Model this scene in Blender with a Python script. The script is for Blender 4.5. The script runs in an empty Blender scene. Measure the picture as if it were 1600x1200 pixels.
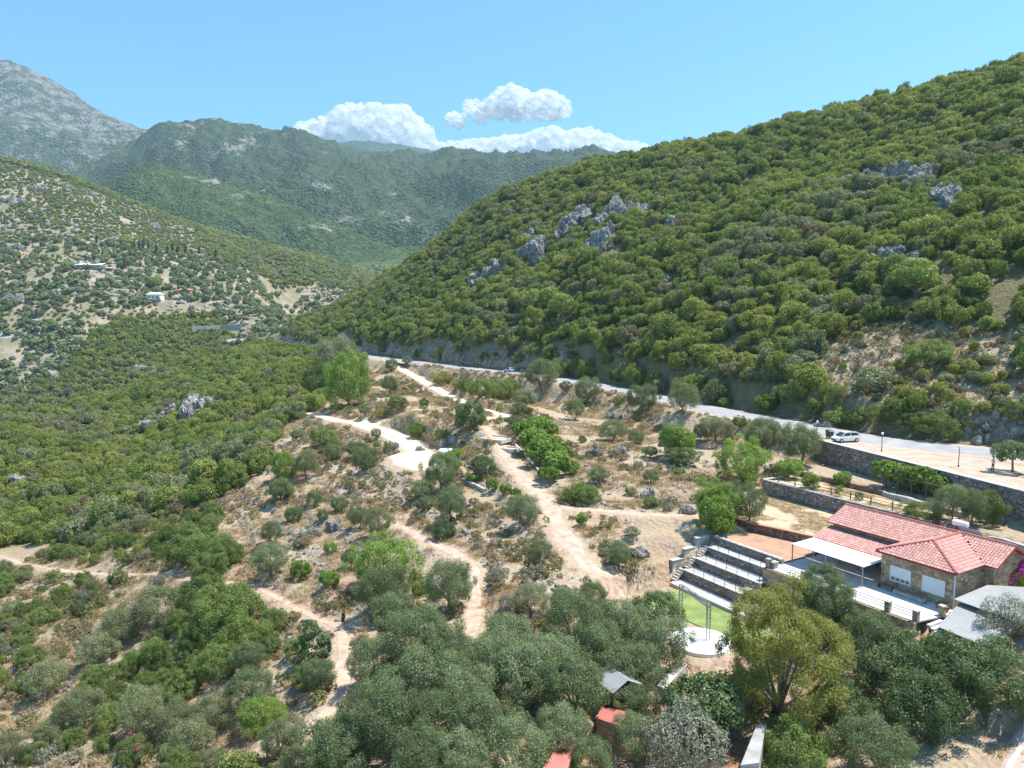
import bpy, bmesh, math, random
import numpy as np
from mathutils import Vector, Matrix

SC = bpy.context.scene
COL = SC.collection
# ------------------------------------------------------------------ camera
FPX, PITCH, CZ = 1130.0, math.radians(5.6), 60.0        # focal length in photo pixels (1600 wide)
cam_d = bpy.data.cameras.new('camera')
cam_d.sensor_width = 36.0
cam_d.lens = 36.0 * FPX / 1600.0
cam_d.clip_start, cam_d.clip_end = 0.5, 40000
cam = bpy.data.objects.new('camera', cam_d)
COL.objects.link(cam)
cam.location = (0, 0, CZ)
cam.rotation_euler = (math.pi / 2 - PITCH, 0, 0)
SC.camera = cam
# ------------------------------------------------------------------ sun and sky
SUN_AZ = math.atan2(0.985, 0.17)            # clockwise from +Y
SUN_EL = math.radians(66)
W = bpy.data.worlds.new('World'); SC.world = W; W.use_nodes = True
wn, wl = W.node_tree.nodes, W.node_tree.links
bg = wn['Background']
sky = wn.new('ShaderNodeTexSky'); sky.sky_type = 'NISHITA'; sky.sun_disc = False
sky.sun_elevation = SUN_EL; sky.sun_rotation = SUN_AZ
sky.altitude = 300; sky.air_density = 1.0; sky.dust_density = 0.3; sky.ozone_density = 1.0
wb = wn.new('ShaderNodeMix'); wb.data_type = 'RGBA'; wb.blend_type = 'MULTIPLY'; wb.inputs[0].default_value = 1.0
wb.inputs[7].default_value = (0.43, 0.90, 1.04, 1)            # the photograph's cyan white balance, over the whole sky
wl.new(sky.outputs[0], wb.inputs[6]); wl.new(wb.outputs[2], bg.inputs[0]); bg.inputs[1].default_value = 0.13
sun_d = bpy.data.lights.new('sun', 'SUN'); sun_d.energy = 5.0; sun_d.angle = math.radians(0.5)
sun_d.color = (1.0, 0.955, 0.89)
sun = bpy.data.objects.new('sun', sun_d); COL.objects.link(sun)
sv = Vector((math.sin(SUN_AZ) * math.cos(SUN_EL), math.cos(SUN_AZ) * math.cos(SUN_EL), math.sin(SUN_EL)))
sun.rotation_euler = sv.to_track_quat('Z', 'Y').to_euler()
sun.location = (60, 40, 160)
SC.view_settings.view_transform = 'Standard'
SC.view_settings.look = 'None'
SC.view_settings.exposure = 0.85
SC.view_settings.gamma = 1.0
SC.view_settings.use_curve_mapping = False
SC.render.engine = 'CYCLES'
cy = SC.cycles
cy.max_bounces = 6; cy.diffuse_bounces = 4; cy.glossy_bounces = 2; cy.transmission_bounces = 3
cy.transparent_max_bounces = 14; cy.volume_bounces = 0
cy.use_denoising = True
cy.caustics_reflective = False; cy.caustics_refractive = False
cy.sample_clamp_indirect = 4

# ------------------------------------------------------------------ helpers
RNG = np.random.default_rng(7)
rnd = random.Random(11)
CT, ST = math.cos(PITCH), math.sin(PITCH)

def ray(u, v):
    x = (u - 800) / FPX; y = (600 - v) / FPX
    return np.array([x, CT + y * ST, -ST + y * CT])
def Pz(u, v, z):
    d = ray(u, v); return d * ((z - CZ) / d[2]) + np.array([0, 0, CZ])
def PY(u, v, Y):
    d = ray(u, v); return d * (Y / d[1]) + np.array([0, 0, CZ])
def tag(o, label=None, cat=None, group=None, kind=None):
    if label: o['label'] = label
    if cat: o['category'] = cat
    if group: o['group'] = group
    if kind: o['kind'] = kind
    return o
def link(o, parent=None):
    COL.objects.link(o)
    if parent is not None: o.parent = parent
    return o
def empty(name, loc, rz=0.0, sc=None):
    o = bpy.data.objects.new(name, None); o.empty_display_size = 0.2
    o.location = loc; o.rotation_euler = (0, 0, rz)
    if sc is not None: o.scale = sc if hasattr(sc, '__len__') else (sc, sc, sc)
    COL.objects.link(o); return o

def np_mesh(name, verts, faces, mat=None, smooth=False, attrs=None):
    """verts (n,3); faces (m,k) int array with constant k"""
    me = bpy.data.meshes.new(name)
    verts = np.asarray(verts, dtype=np.float32); faces = np.asarray(faces, dtype=np.int32)
    n, (m, k) = len(verts), faces.shape
    me.vertices.add(n); me.vertices.foreach_set('co', verts.ravel())
    me.loops.add(m * k); me.loops.foreach_set('vertex_index', faces.ravel())
    me.polygons.add(m)
    me.polygons.foreach_set('loop_start', np.arange(0, m * k, k, dtype=np.int32))
    if smooth: me.polygons.foreach_set('use_smooth', np.ones(m, dtype=bool))
    if attrs:
        for an, av in attrs.items():
            a = me.attributes.new(an, 'FLOAT', 'POINT'); a.data.foreach_set('value', np.asarray(av, dtype=np.float32))
    me.update(calc_edges=True)
    if mat: me.materials.append(mat)
    return me
def mesh_obj(name, me, parent=None, loc=None, rz=0.0):
    o = bpy.data.objects.new(name, me)
    if loc is not None: o.location = loc
    o.rotation_euler = (0, 0, rz)
    return link(o, parent)

class MB:
    """collects simple shapes into one mesh"""
    def __init__(s): s.v = []; s.f = []
    def add(s, vs, fs):
        b = len(s.v); s.v += [tuple(map(float, p)) for p in vs]; s.f += [tuple(i + b for i in f) for f in fs]; return s
    def box(s, c, d, rz=0.0, M=None):
        hx, hy, hz = d[0] / 2, d[1] / 2, d[2] / 2
        cs, sn = math.cos(rz), math.sin(rz)
        vs = []
        for z in (-hz, hz):
            for x, y in ((-hx, -hy), (hx, -hy), (hx, hy), (-hx, hy)):
                vs.append((c[0] + x * cs - y * sn, c[1] + x * sn + y * cs, c[2] + z))
        return s.add(vs, [(3, 2, 1, 0), (4, 5, 6, 7), (0, 1, 5, 4), (1, 2, 6, 5), (2, 3, 7, 6), (3, 0, 4, 7)])
    def bar(s, p, q, w, h=None):
        """square bar from p to q"""
        h = h or w
        p, q = Vector(p), Vector(q); d = (q - p).normalized()
        a = d.cross(Vector((0, 0, 1)))
        if a.length < 1e-3: a = Vector((1, 0, 0))
        a.normalize(); b = a.cross(d).normalized()
        vs = []
        for c in (p, q):
            for x, y in ((-1, -1), (1, -1), (1, 1), (-1, 1)): vs.append(c + a * (x * w / 2) + b * (y * h / 2))
        return s.add(vs, [(3, 2, 1, 0), (4, 5, 6, 7), (0, 1, 5, 4), (1, 2, 6, 5), (2, 3, 7, 6), (3, 0, 4, 7)])
    def tube(s, pts, rad, n=7, cap=True):
        pts = [Vector(p) for p in pts]
        if not hasattr(rad, '__len__'): rad = [rad] * len(pts)
        vs, fs = [], []
        for i, p in enumerate(pts):
            d = (pts[min(i + 1, len(pts) - 1)] - pts[max(i - 1, 0)]).normalized()
            a = d.cross(Vector((0.13, 0.05, 1)) if abs(d.z) < 0.95 else Vector((1, 0, 0))).normalized(); b = d.cross(a)
            for k in range(n):
                t = 2 * math.pi * k / n
                vs.append(p + (a * math.cos(t) + b * math.sin(t)) * rad[i])
        for i in range(len(pts) - 1):
            for k in range(n):
                k2 = (k + 1) % n
                fs.append((i * n + k, i * n + k2, (i + 1) * n + k2, (i + 1) * n + k))
        if cap:
            fs.append(tuple(range(n))[::-1]); fs.append(tuple((len(pts) - 1) * n + k for k in range(n)))
        return s.add(vs, fs)
    def lathe(s, c, prof, n=14):
        vs, fs = [], []
        for r, z in prof:
            for k in range(n):
                t = 2 * math.pi * k / n; vs.append((c[0] + r * math.cos(t), c[1] + r * math.sin(t), c[2] + z))
        for i in range(len(prof) - 1):
            for k in range(n):
                k2 = (k + 1) % n; fs.append((i * n + k, i * n + k2, (i + 1) * n + k2, (i + 1) * n + k))
        fs.append(tuple(range(n))[::-1]); fs.append(tuple((len(prof) - 1) * n + k for k in range(n)))
        return s.add(vs, fs)
    def prism(s, poly, z0, z1):
        """poly: list of xy counter-clockwise"""
        n = len(poly)
        vs = [(x, y, z0) for x, y in poly] + [(x, y, z1) for x, y in poly]
        fs = [tuple(range(n))[::-1], tuple(range(n, 2 * n))]
        for i in range(n): fs.append((i, (i + 1) % n, n + (i + 1) % n, n + i))
        return s.add(vs, fs)
    def mesh(s, name, mat, smooth=False):
        me = bpy.data.meshes.new(name); me.from_pydata(s.v, [], s.f); me.update()
        if mat: me.materials.append(mat)
        if smooth:
            me.polygons.foreach_set('use_smooth', np.ones(len(me.polygons), dtype=bool))
        return me
    def build(s, name, mat, parent=None, loc=None, rz=0.0, smooth=False, bevel=0):
        o = mesh_obj(name, s.mesh(name, mat, smooth), parent, loc, rz)
        if bevel:
            m = o.modifiers.new('bevel', 'BEVEL'); m.width = bevel; m.segments = 2; m.limit_method = 'ANGLE'
        return o

# --- numpy noise
def _hash(ix, iy, seed):
    h = (ix.astype(np.int64) * 374761393 + iy.astype(np.int64) * 668265263 + seed * 1442695041) & 0x7fffffff
    h = ((h ^ (h >> 13)) * 1274126177) & 0x7fffffff
    return ((h ^ (h >> 16)) & 0xffff) / 65535.0
def vnoise(x, y, seed=0):
    x = np.asarray(x, float); y = np.asarray(y, float)
    ix, iy = np.floor(x), np.floor(y); fx, fy = x - ix, y - iy
    fx = fx * fx * (3 - 2 * fx); fy = fy * fy * (3 - 2 * fy)
    a = _hash(ix, iy, seed); b = _hash(ix + 1, iy, seed); c = _hash(ix, iy + 1, seed); d = _hash(ix + 1, iy + 1, seed)
    return (a * (1 - fx) + b * fx) * (1 - fy) + (c * (1 - fx) + d * fx) * fy
def fbm(x, y, sc, oct=4, seed=0):
    t = 0; a = 1.0; tot = 0
    for i in range(oct):
        t = t + a * vnoise(np.asarray(x) / sc * 2 ** i + 17.3 * i, np.asarray(y) / sc * 2 ** i - 9.1 * i, seed + i); tot += a; a *= 0.5
    return t / tot * 2 - 1
def sstep(a, b, x):
    t = np.clip((x - a) / (b - a), 0, 1); return t * t * (3 - 2 * t)
def in_poly(x, y, poly):
    x = np.asarray(x, float); y = np.asarray(y, float); r = np.zeros(x.shape, bool)
    n = len(poly); j = n - 1
    for i in range(n):
        xi, yi = poly[i]; xj, yj = poly[j]
        if yi != yj:
            r ^= ((yi > y) != (yj > y)) & (x < (xj - xi) * (y - yi) / (yj - yi) + xi)
        j = i
    return r
def poly_dist(x, y, pts):
    """distance to polyline, arclength parameter (0..n-1), signed side (left of direction = +)"""
    x = np.asarray(x, float); y = np.asarray(y, float)
    best = np.full(x.shape, 1e9); par = np.zeros(x.shape); side = np.zeros(x.shape)
    for i in range(len(pts) - 1):
        ax, ay = pts[i][0], pts[i][1]; bx, by = pts[i + 1][0], pts[i + 1][1]
        dx, dy = bx - ax, by - ay; L2 = dx * dx + dy * dy
        t = np.clip(((x - ax) * dx + (y - ay) * dy) / L2, 0, 1)
        d = np.hypot(x - ax - t * dx, y - ay - t * dy)
        s = np.sign(dx * (y - ay) - dy * (x - ax))
        m = d < best
        best = np.where(m, d, best); par = np.where(m, i + t, par); side = np.where(m, s, side)
    return best, par, side
def smooth_line(pts, n=8):
    """Catmull-Rom through points"""
    P = [np.array(p, float) for p in pts]; P = [2 * P[0] - P[1]] + P + [2 * P[-1] - P[-2]]
    out = []
    for i in range(1, len(P) - 2):
        for k in range(n):
            t = k / n
            out.append(0.5 * ((2 * P[i]) + (-P[i - 1] + P[i + 1]) * t + (2 * P[i - 1] - 5 * P[i] + 4 * P[i + 1] - P[i + 2]) * t * t + (-P[i - 1] + 3 * P[i] - 3 * P[i + 1] + P[i + 2]) * t ** 3))
    out.append(P[-2]); return out

# ------------------------------------------------------------------ materials
def new_mat(name):
    m = bpy.data.materials.new(name); m.use_nodes = True
    nt = m.node_tree; nt.nodes.clear()
    return m, nt.nodes, nt.links
def N(nodes, t, **kw):
    n = nodes.new(t)
    for k, v in kw.items():
        if k.startswith('i_'):
            n.inputs[int(k[2:])].default_value = v
        else: setattr(n, k, v)
    return n
def ramp(nodes, stops, interp='LINEAR'):
    r = nodes.new('ShaderNodeValToRGB'); e = r.color_ramp.elements; r.color_ramp.interpolation = interp
    while len(e) < len(stops): e.new(0.5)
    for el, (p, c) in zip(e, stops): el.position = p; el.color = (*c, 1) if len(c) == 3 else c
    return r
def mixc(nodes, links, fac, a, b, mode='MIX'):
    m = nodes.new('ShaderNodeMix'); m.data_type = 'RGBA'; m.blend_type = mode
    for sock, val in ((m.inputs[0], fac), (m.inputs[6], a), (m.inputs[7], b)):
        if hasattr(val, 'links') or isinstance(val, bpy.types.NodeSocket): links.new(val, sock)
        elif isinstance(val, (int, float)): sock.default_value = val
        else: sock.default_value = (*val, 1) if len(val) == 3 else val
    return m.outputs[2]
def simple_mat(name, col, rough=0.7, var=0.12, scale=3.0, bump=0.0, metallic=0.0, spec=0.3, bscale=None):
    """plain surface with noise in colour and a little relief"""
    m, n, l = new_mat(name)
    out = n.new('ShaderNodeOutputMaterial'); p = n.new('ShaderNodeBsdfPrincipled')
    tc = n.new('ShaderNodeTexCoord'); nz = N(n, 'ShaderNodeTexNoise'); nz.inputs['Scale'].default_value = scale; nz.inputs['Detail'].default_value = 6
    l.new(tc.outputs['Object'], nz.inputs['Vector'])
    r = ramp(n, [(0.25, tuple(c * (1 - var) for c in col)), (0.75, tuple(min(1, c * (1 + var)) for c in col))])
    l.new(nz.outputs[0], r.inputs[0]); l.new(r.outputs[0], p.inputs['Base Color'])
    p.inputs['Roughness'].default_value = rough; p.inputs['Metallic'].default_value = metallic
    p.inputs['Specular IOR Level'].default_value = spec
    if bump:
        nb = N(n, 'ShaderNodeTexNoise'); nb.inputs['Scale'].default_value = bscale or scale * 4; nb.inputs['Detail'].default_value = 5
        l.new(tc.outputs['Object'], nb.inputs['Vector'])
        b = n.new('ShaderNodeBump'); b.inputs['Strength'].default_value = bump; b.inputs['Distance'].default_value = 0.05
        l.new(nb.outputs[0], b.inputs['Height']); l.new(b.outputs[0], p.inputs['Normal'])
    l.new(p.outputs[0], out.inputs[0]); return m

def leaf_mat(name, cols, transl=0.28, spread=0.35):
    """cols: dark, mid, light leaf colours, mixed per plant and per leaf"""
    m, n, l = new_mat(name)
    out = n.new('ShaderNodeOutputMaterial')
    oi = n.new('ShaderNodeObjectInfo'); at = N(n, 'ShaderNodeAttribute', attribute_name='tint')
    ma = N(n, 'ShaderNodeMath', operation='MULTIPLY_ADD'); ma.inputs[1].default_value = 0.55; ma.inputs[2].default_value = 0.0
    l.new(oi.outputs['Random'], ma.inputs[0])
    ad = N(n, 'ShaderNodeMath', operation='MULTIPLY_ADD'); ad.inputs[1].default_value = 0.45
    l.new(at.outputs['Fac'], ad.inputs[0]); l.new(ma.outputs[0], ad.inputs[2])
    r = ramp(n, [(0.08, cols[0]), (0.5, cols[1]), (0.95, cols[2])]); l.new(ad.outputs[0], r.inputs[0])
    d = n.new('ShaderNodeBsdfDiffuse'); t = n.new('ShaderNodeBsdfTranslucent'); g = n.new('ShaderNodeBsdfGlossy')
    g.inputs['Roughness'].default_value = 0.45; g.inputs[0].default_value = (0.9, 0.95, 0.9, 1)
    l.new(r.outputs[0], d.inputs[0])
    tcol = mixc(n, l, 0.5, r.outputs[0], (cols[2][0] * 1.25, cols[2][1] * 1.3, cols[2][2] * 0.8)); l.new(tcol, t.inputs[0])
    m1 = N(n, 'ShaderNodeMixShader'); m1.inputs[0].default_value = min(0.5, transl * 1.4)
    l.new(d.outputs[0], m1.inputs[1]); l.new(t.outputs[0], m1.inputs[2])
    m2 = N(n, 'ShaderNodeMixShader'); m2.inputs[0].default_value = 0.018
    l.new(m1.outputs[0], m2.inputs[1]); l.new(g.outputs[0], m2.inputs[2])
    l.new(m2.outputs[0], out.inputs[0]); return m
# ------------------------------------------------------------------ terrain heightfield
HA = np.array([34.972, 67.114]); E1 = np.array([0.5127, -0.8586]); E2 = np.array([0.8586, 0.5127])
HRZ = math.atan2(E1[1], E1[0])
def LW(a, b): p = HA + E1 * a + E2 * b; return float(p[0]), float(p[1])
def to_local(x, y):
    dx, dy = np.asarray(x) - HA[0], np.asarray(y) - HA[1]
    return dx * E1[0] + dy * E1[1], dx * E2[0] + dy * E2[1]

ROAD_Z = 40.5
road_px = [(1600, 714), (1540, 706), (1400, 692), (1322, 680), (1230, 662), (1100, 638), (980, 612), (850, 588), (795, 582), (700, 572), (580, 557), (480, 544), (405, 535)]
ROADC = [Pz(u, v, ROAD_Z)[:2] for u, v in road_px]
ROADC = [ROADC[0] + (ROADC[0] - ROADC[1]) * 3] + ROADC + [ROADC[-1] + np.array([-28, 22]), ROADC[-1] + np.array([-40, 70])]
ROAD = smooth_line(ROADC, 6)
RWALL = [(46.8, 110.0), (50.5, 96.5), (55.8, 77.3), (60.5, 58.0), (64, 42)]

ctl = []      # (u, v, z)
ctl += [(u, v, ROAD_Z) for u, v in road_px]
ctl += [(900, 870, 33.2), (900, 740, 35.6), (900, 650, 38.0), (1000, 700, 36.8), (1100, 720, 36.5), (1100, 800, 35.0), (1000, 800, 34.6),
        (1180, 760, 35.8), (1180, 690, 38.3), (780, 650, 36.6), (560, 658, 34.6), (690, 715, 33.6), (490, 648, 34.2), (420, 735, 29.5), (640, 620, 38.0), (720, 820, 31.0),
        (540, 780, 29.3), (400, 800, 26.5), (300, 900, 24.0), (350, 940, 24.0), (540, 1000, 28.0), (100, 1000, 18.5), (100, 1150, 20.5), (0, 900, 14.0),
        (760, 960, 30.8), (640, 1150, 29.5), (900, 1180, 29.0), (1250, 1190, 28.6), (1000, 930, 31.2), (1050, 1100, 29.8), (800, 800, 32.8), (620, 880, 29.4),
        (1580, 1180, 29.5), (300, 1100, 23.0), (420, 900, 26.2), (1400, 1100, 29.6), (460, 820, 27.6)]
ctl += [(200, 650, 16), (100, 700, 13), (50, 800, 11), (300, 700, 20.5), (400, 640, 29), (460, 580, 37), (200, 800, 18), (300, 620, 26), (360, 570, 34)]
ctlw = [tuple(Pz(u, v, z)) for u, v, z in ctl]
# brow of the spur above the ravine, ravine floor, far bank
for u, v, Y in [(300, 563, 420), (150, 623, 330), (0, 668, 270), (-200, 760, 210), (0, 600, 455), (150, 565, 480), (250, 540, 520), (0, 520, 530), (330, 512, 570), (130, 415, 640),
                (0, 255, 860), (100, 278, 880), (200, 317, 920), (300, 352, 980), (400, 386, 1050), (500, 412, 1130), (600, 440, 1200), (700, 455, 1300),
                (0, 400, 660), (0, 330, 760), (250, 440, 640), (250, 380, 790), (400, 440, 720), (500, 460, 820), (420, 490, 600), (-300, 200, 800), (-300, 420, 600), (-300, 560, 440)]:
    ctlw.append(tuple(PY(u, v, Y)))
ctlw += [(-232, 420, 6), (-236, 330, -8), (-228, 260, -12), (-214, 190, -12), (-180, 120, -8), (-150, 60, -4), (-110, 20, 2), (-205, 520, 28), (-180, 590, 46),
         (0, 15, 29.5), (45, 15, 29.5), (-45, 20, 20), (90, 30, 36), (-80, 40, 12), (70, 50, 40.4), (0, 40, 29.2)]
ridge = [(1700, 98, 275), (1600, 126, 290), (1450, 164, 320), (1300, 198, 350), (1150, 228, 370), (1030, 250, 390), (950, 262, 400), (850, 288, 415), (760, 324, 430), (700, 372, 440), (650, 405, 450), (560, 463, 470), (470, 506, 482)]
for u, v, Y in ridge:
    p = PY(u, v, Y); ctlw.append(tuple(p))
    az = math.atan2(p[0], p[1])
    # road crossing on the same azimuth
    rd = min(ROAD, key=lambda q: abs(math.atan2(q[0], q[1]) - az))
    r0, r1 = math.hypot(*rd), math.hypot(p[0], p[1])
    for t in (0.3, 0.6):
        r = r0 + (r1 - r0) * t
        ctlw.append((math.sin(az) * r, math.cos(az) * r, ROAD_Z + (p[2] - ROAD_Z) * (t + 0.06 * math.sin(math.pi * t))))
    for k, dz in ((1.2, 0.25), (1.55, 0.95)):
        ctlw.append((p[0] * k, p[1] * k, p[2] - (p[2] - 30) * dz * 0.75))
ctlw += [(100, 900, 20), (300, 800, 60), (-100, 900, 50), (500, 700, 120), (-60, 1300, 90), (300, 1300, 60), (420, 300, 190), (900, 900, 60), (-900, 1270, 120), (-640, 1400, 90), (-1100, 1100, 150), (-420, 1500, 60), (-200, 1600, 50), (300, 1600, 60), (110, 60, 62), (160, 40, 90), (130, 100, 72)]
ctlw = np.array(ctlw)

def warp(x, y):
    r = np.hypot(x, y); return np.stack([np.arctan2(x, y) * 2.0, np.log(r + 10.0)], -1)
CQ = warp(ctlw[:, 0], ctlw[:, 1])
def _phi(d2): return d2 * np.log(d2 + 1e-12)
def _solve():
    n = len(CQ); d2 = ((CQ[:, None] - CQ[None]) ** 2).sum(-1)
    K = _phi(d2) + np.eye(n) * 2e-3; Pm = np.concatenate([np.ones((n, 1)), CQ], 1)
    A = np.zeros((n + 3, n + 3)); A[:n, :n] = K; A[:n, n:] = Pm; A[n:, :n] = Pm.T
    return np.linalg.solve(A, np.concatenate([ctlw[:, 2], np.zeros(3)]))
TPSW = _solve()
def base_h(x, y):
    x = np.asarray(x, float); y = np.asarray(y, float)
    q = warp(x.ravel(), y.ravel()); out = np.empty(len(q))
    for i in range(0, len(q), 20000):
        qq = q[i:i + 20000]; d2 = (qq[:, :1] - CQ[None, :, 0]) ** 2 + (qq[:, 1:] - CQ[None, :, 1]) ** 2
        out[i:i + 20000] = _phi(d2) @ TPSW[:-3] + TPSW[-3] + qq @ TPSW[-2:]
    return out.reshape(x.shape)

# --- dirt tracks (photo pixel on the ground, then levelled into the slope)
def base_hit(u, v):
    d = ray(u, v); ts = np.geomspace(25, 900, 1500)
    X = d[0] * ts; Y = d[1] * ts; Z = CZ + d[2] * ts
    h = base_h(X, Y); k = np.argmax(h >= Z); return np.array([X[k], Y[k], h[k]])
TRACKS = {
    'upper_drive': ([(608, 564), (628, 577), (655, 592), (690, 613), (735, 634), (770, 645), (792, 650)], 4.2),
    'middle_drive': ([(792, 650), (765, 654), (725, 657), (680, 655), (640, 654), (605, 655), (575, 660), (545, 660), (515, 654), (484, 645)], 3.6),
    'lower_drive': ([(555, 660), (580, 668), (610, 679), (640, 693), (662, 708), (676, 718)], 6.0),
    'garden_track': ([(757, 668), (775, 690), (795, 720), (815, 745), (845, 775), (865, 810), (885, 845), (915, 880), (960, 910), (990, 925)], 3.1),
    'side_path': ([(850, 790), (890, 796), (930, 798), (980, 802), (1030, 806), (1075, 806)], 2.0),
    'lower_track': ([(600, 812), (640, 832), (680, 852), (715, 868), (738, 890), (742, 930), (738, 975), (728, 1000)], 2.1),
    'west_path': ([(400, 918), (450, 945), (490, 965), (528, 985), (535, 1030), (530, 1080), (490, 1130), (420, 1165)], 1.3),
    'goat_path': ([(0, 870), (60, 888), (160, 897), (240, 897), (310, 905), (400, 918)], 1.0),
}
TR = {}
for k, (px, w) in TRACKS.items():
    pts = smooth_line([base_hit(u, v) for u, v in px], 5)
    z = np.array([p[2] for p in pts])
    for _ in range(6): z[1:-1] = (z[:-2] + z[1:-1] * 2 + z[2:]) / 4
    TR[k] = ([(p[0], p[1], zz) for p, zz in zip(pts, z)], w)

# --- levelled platforms round the house (local house axes)
PLAT = [  # (polygon in (a,b), z)
    ([(-29.5, 23.5), (-10, 23.5), (10, 20.7), (10, 17.5), (2.6, 23.3), (-31, 32.6)], 37.4),
    ([(-26.6, 17.1), (-4, 17.1), (12, 16.6), (12, 20.6), (-10, 23.4), (-29, 23.4)], 36.8),
    ([(-25.5, 5.2), (-24, 3.8), (-12.4, 5.6), (-8.9, 6.4), (14, 12), (14, 16.5), (-27.2, 17.0)], 35.0),
    ([(-18.2, -2.1), (-8.6, -2.1), (-8.6, 6.3), (-12.4, 5.5), (-18.2, 3.9)], 34.1),
    ([(-8.9, -4.3), (6.4, -4.3), (7, -1.5), (16, -1.5), (16, 11.8), (-8.9, 8.5)], 33.8),
    ([(-17.6, -3.75), (-8.7, -3.75), (-8.7, -2.1), (-17.6, -2.1)], 33.45),
    ([(-17.6, -5.6), (-8.7, -5.6), (-8.7, -3.75), (-17.6, -3.75)], 32.45),
    ([(-17.6, -7.4), (-8.7, -7.4), (-8.7, -5.6), (-17.6, -5.6)], 31.45),
    ([(-18.2, -9.8), (-5.5, -9.8), (-5.5, -7.4), (-18.2, -7.4)], 30.35),
    ([(-18.2, -21.0), (-2.0, -21.0), (-2.0, -9.8), (-18.2, -9.8)], 30.2),
    ([(-8.2, -9.5), (-8.2, -4.3), (6.4, -4.3), (7.0, -1.5), (17, -1.5), (17, -8), (8, -9.5)], 31.4),
]
NA, NR = 620, 540
AZ = np.linspace(math.radians(-53), math.radians(50), NA)
RR = np.geomspace(13, 1650, NR); LR = np.log(RR)
GA, GR = np.meshgrid(AZ, RR, indexing='ij')
GX, GY = np.sin(GA) * GR, np.cos(GA) * GR
GH = base_h(GX, GY)
# natural unevenness
nearw = 1 - sstep(250, 420, GR)
GH = GH + fbm(GX, GY, 14, 4, 3) * 0.7 * nearw + fbm(GX, GY, 70, 4, 9) * (1 - nearw) * 5.0
rd_d, rd_p, rd_s = poly_dist(GX, GY, ROAD)
up = np.where(rd_s < 0, 1.0, -1.0) * rd_d              # + = uphill side (right of travel towards the far end)
hillw = sstep(6, 40, up)
gul = np.abs(fbm(GX, GY, 60, 4, 21))
GH = GH + hillw * (fbm(GX, GY, 45, 4, 5) * 5.0 + (0.25 - gul) * 6.0) * (1 - sstep(600, 800, GR))
# olive terraces: contour-following steps
tz = GH + fbm(GX, GY, 22, 3, 40) * 0.8
step = 1.15
fr = tz / step - np.floor(tz / step)
ter = (np.floor(tz / step) + sstep(0.60, 0.97, fr)) * step - tz
terw = sstep(60, 75, GY) * (1 - sstep(190, 240, GR)) * sstep(-62, -45, GX) * (up < -3) * 0.75
GH = GH + ter * terw
RISER = ((fr > 0.58) & (terw > 0.3)).astype(float)
# left hillside terraces
tz2 = GH / 3.2; fr2 = tz2 - np.floor(tz2)
GH = GH + ((np.floor(tz2) + sstep(0.5, 0.95, fr2)) * 3.2 - GH) * 0.6 * sstep(430, 480, GR) * (1 - sstep(760, 860, GR)) * (GX < -150)
# road: level strip, rock cut above, bank below
cut = np.interp(rd_p, [0, 25, 45, 49, 54, 70, 78, 100], [0.2, 0.2, 0.2, 0.4, 1.0, 0.8, 0.6, 0.4])
GH = GH + np.where(up > 0, cut * sstep(6.6, 9.0, up) * (1 - sstep(14, 60, up)), 0)
rw = 1 - sstep(6.6, 9.4, np.abs(up))
rwl = 1 - sstep(5.6, 11.0, np.abs(up))
w_ = np.where(up > 0, rw, rwl)
GH = GH * (1 - w_) + ROAD_Z * w_ - 0.1 * (np.abs(up) < 6.4)
# shoulder down to the road wall
sh = in_poly(GX, GY, [(q[0] + 0.75, q[1]) for q in RWALL] + [(95, 40), (75, 90), (56, 113), (47.5, 118)])
GH = np.where(sh & (up < 6.0), ROAD_Z - 0.1, GH)
TRMASK = np.zeros_like(GH)
for k, (pts, w) in TR.items():
    m = (np.abs(GX - np.mean([p[0] for p in pts])) < 120)
    d, p, s = poly_dist(GX, GY, pts)
    zt = np.interp(p, np.arange(len(pts)), [q[2] for q in pts])
    soft = 0.9 if 'drive' in k else 1.6
    ww = 1 - sstep(w / 2 + 0.1, w / 2 + 0.1 + soft, d)
    GH = GH * (1 - ww) + zt * ww
    TRMASK = np.maximum(TRMASK, (1 - sstep(w / 2 - 0.6, w / 2 + 1.6, d)))
# cut banks above the drives
OCHRE = np.zeros_like(GH)
for k, f0, f1, sd, hb in (('upper_drive', 0.5, 1.05, 1, 2.4), ('middle_drive', 0.15, 0.78, -1, 1.9), ('lower_drive', 0.25, 1.2, 1, 3.0)):
    pts, w = TR[k]; d, p, s = poly_dist(GX, GY, pts); n_ = len(pts) - 1
    win = sstep(f0 * n_ - 2, f0 * n_ + 2, p) * (1 - sstep(f1 * n_ - 2, f1 * n_ + 2, p)) * (s * sd > 0) * (hb * (0.8 + 0.4 * vnoise(GX / 3, GY / 3, 4)))
    ee = w / 2 + (0.2 if k != 'lower_drive' else 0.6)
    GH = GH + win * sstep(ee, ee + 0.9, d) * (1 - sstep(ee + 2.5, ee + 13, d))
    OCHRE = np.maximum(OCHRE, (win > 0.6) * sstep(ee - 0.4, ee, d) * (1 - sstep(ee + 1.2, ee + 1.9, d)))
# flat turning pad at the end of the drive
PADC = TR['lower_drive'][0][-1]
dpad = np.hypot((GX - PADC[0] + 1.5), (GY - PADC[1]) * 0.75); wp = 1 - sstep(6.3, 12.5, dpad)
GH = GH * (1 - wp) + PADC[2] * wp
la, lb = to_local(GX, GY)
# ease the natural ground towards the platforms
for poly, z in PLAT:
    GH = np.where(in_poly(la, lb, poly), z + 0.02 * fbm(GX, GY, 3, 3, 77) - 0.08, GH)

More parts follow.
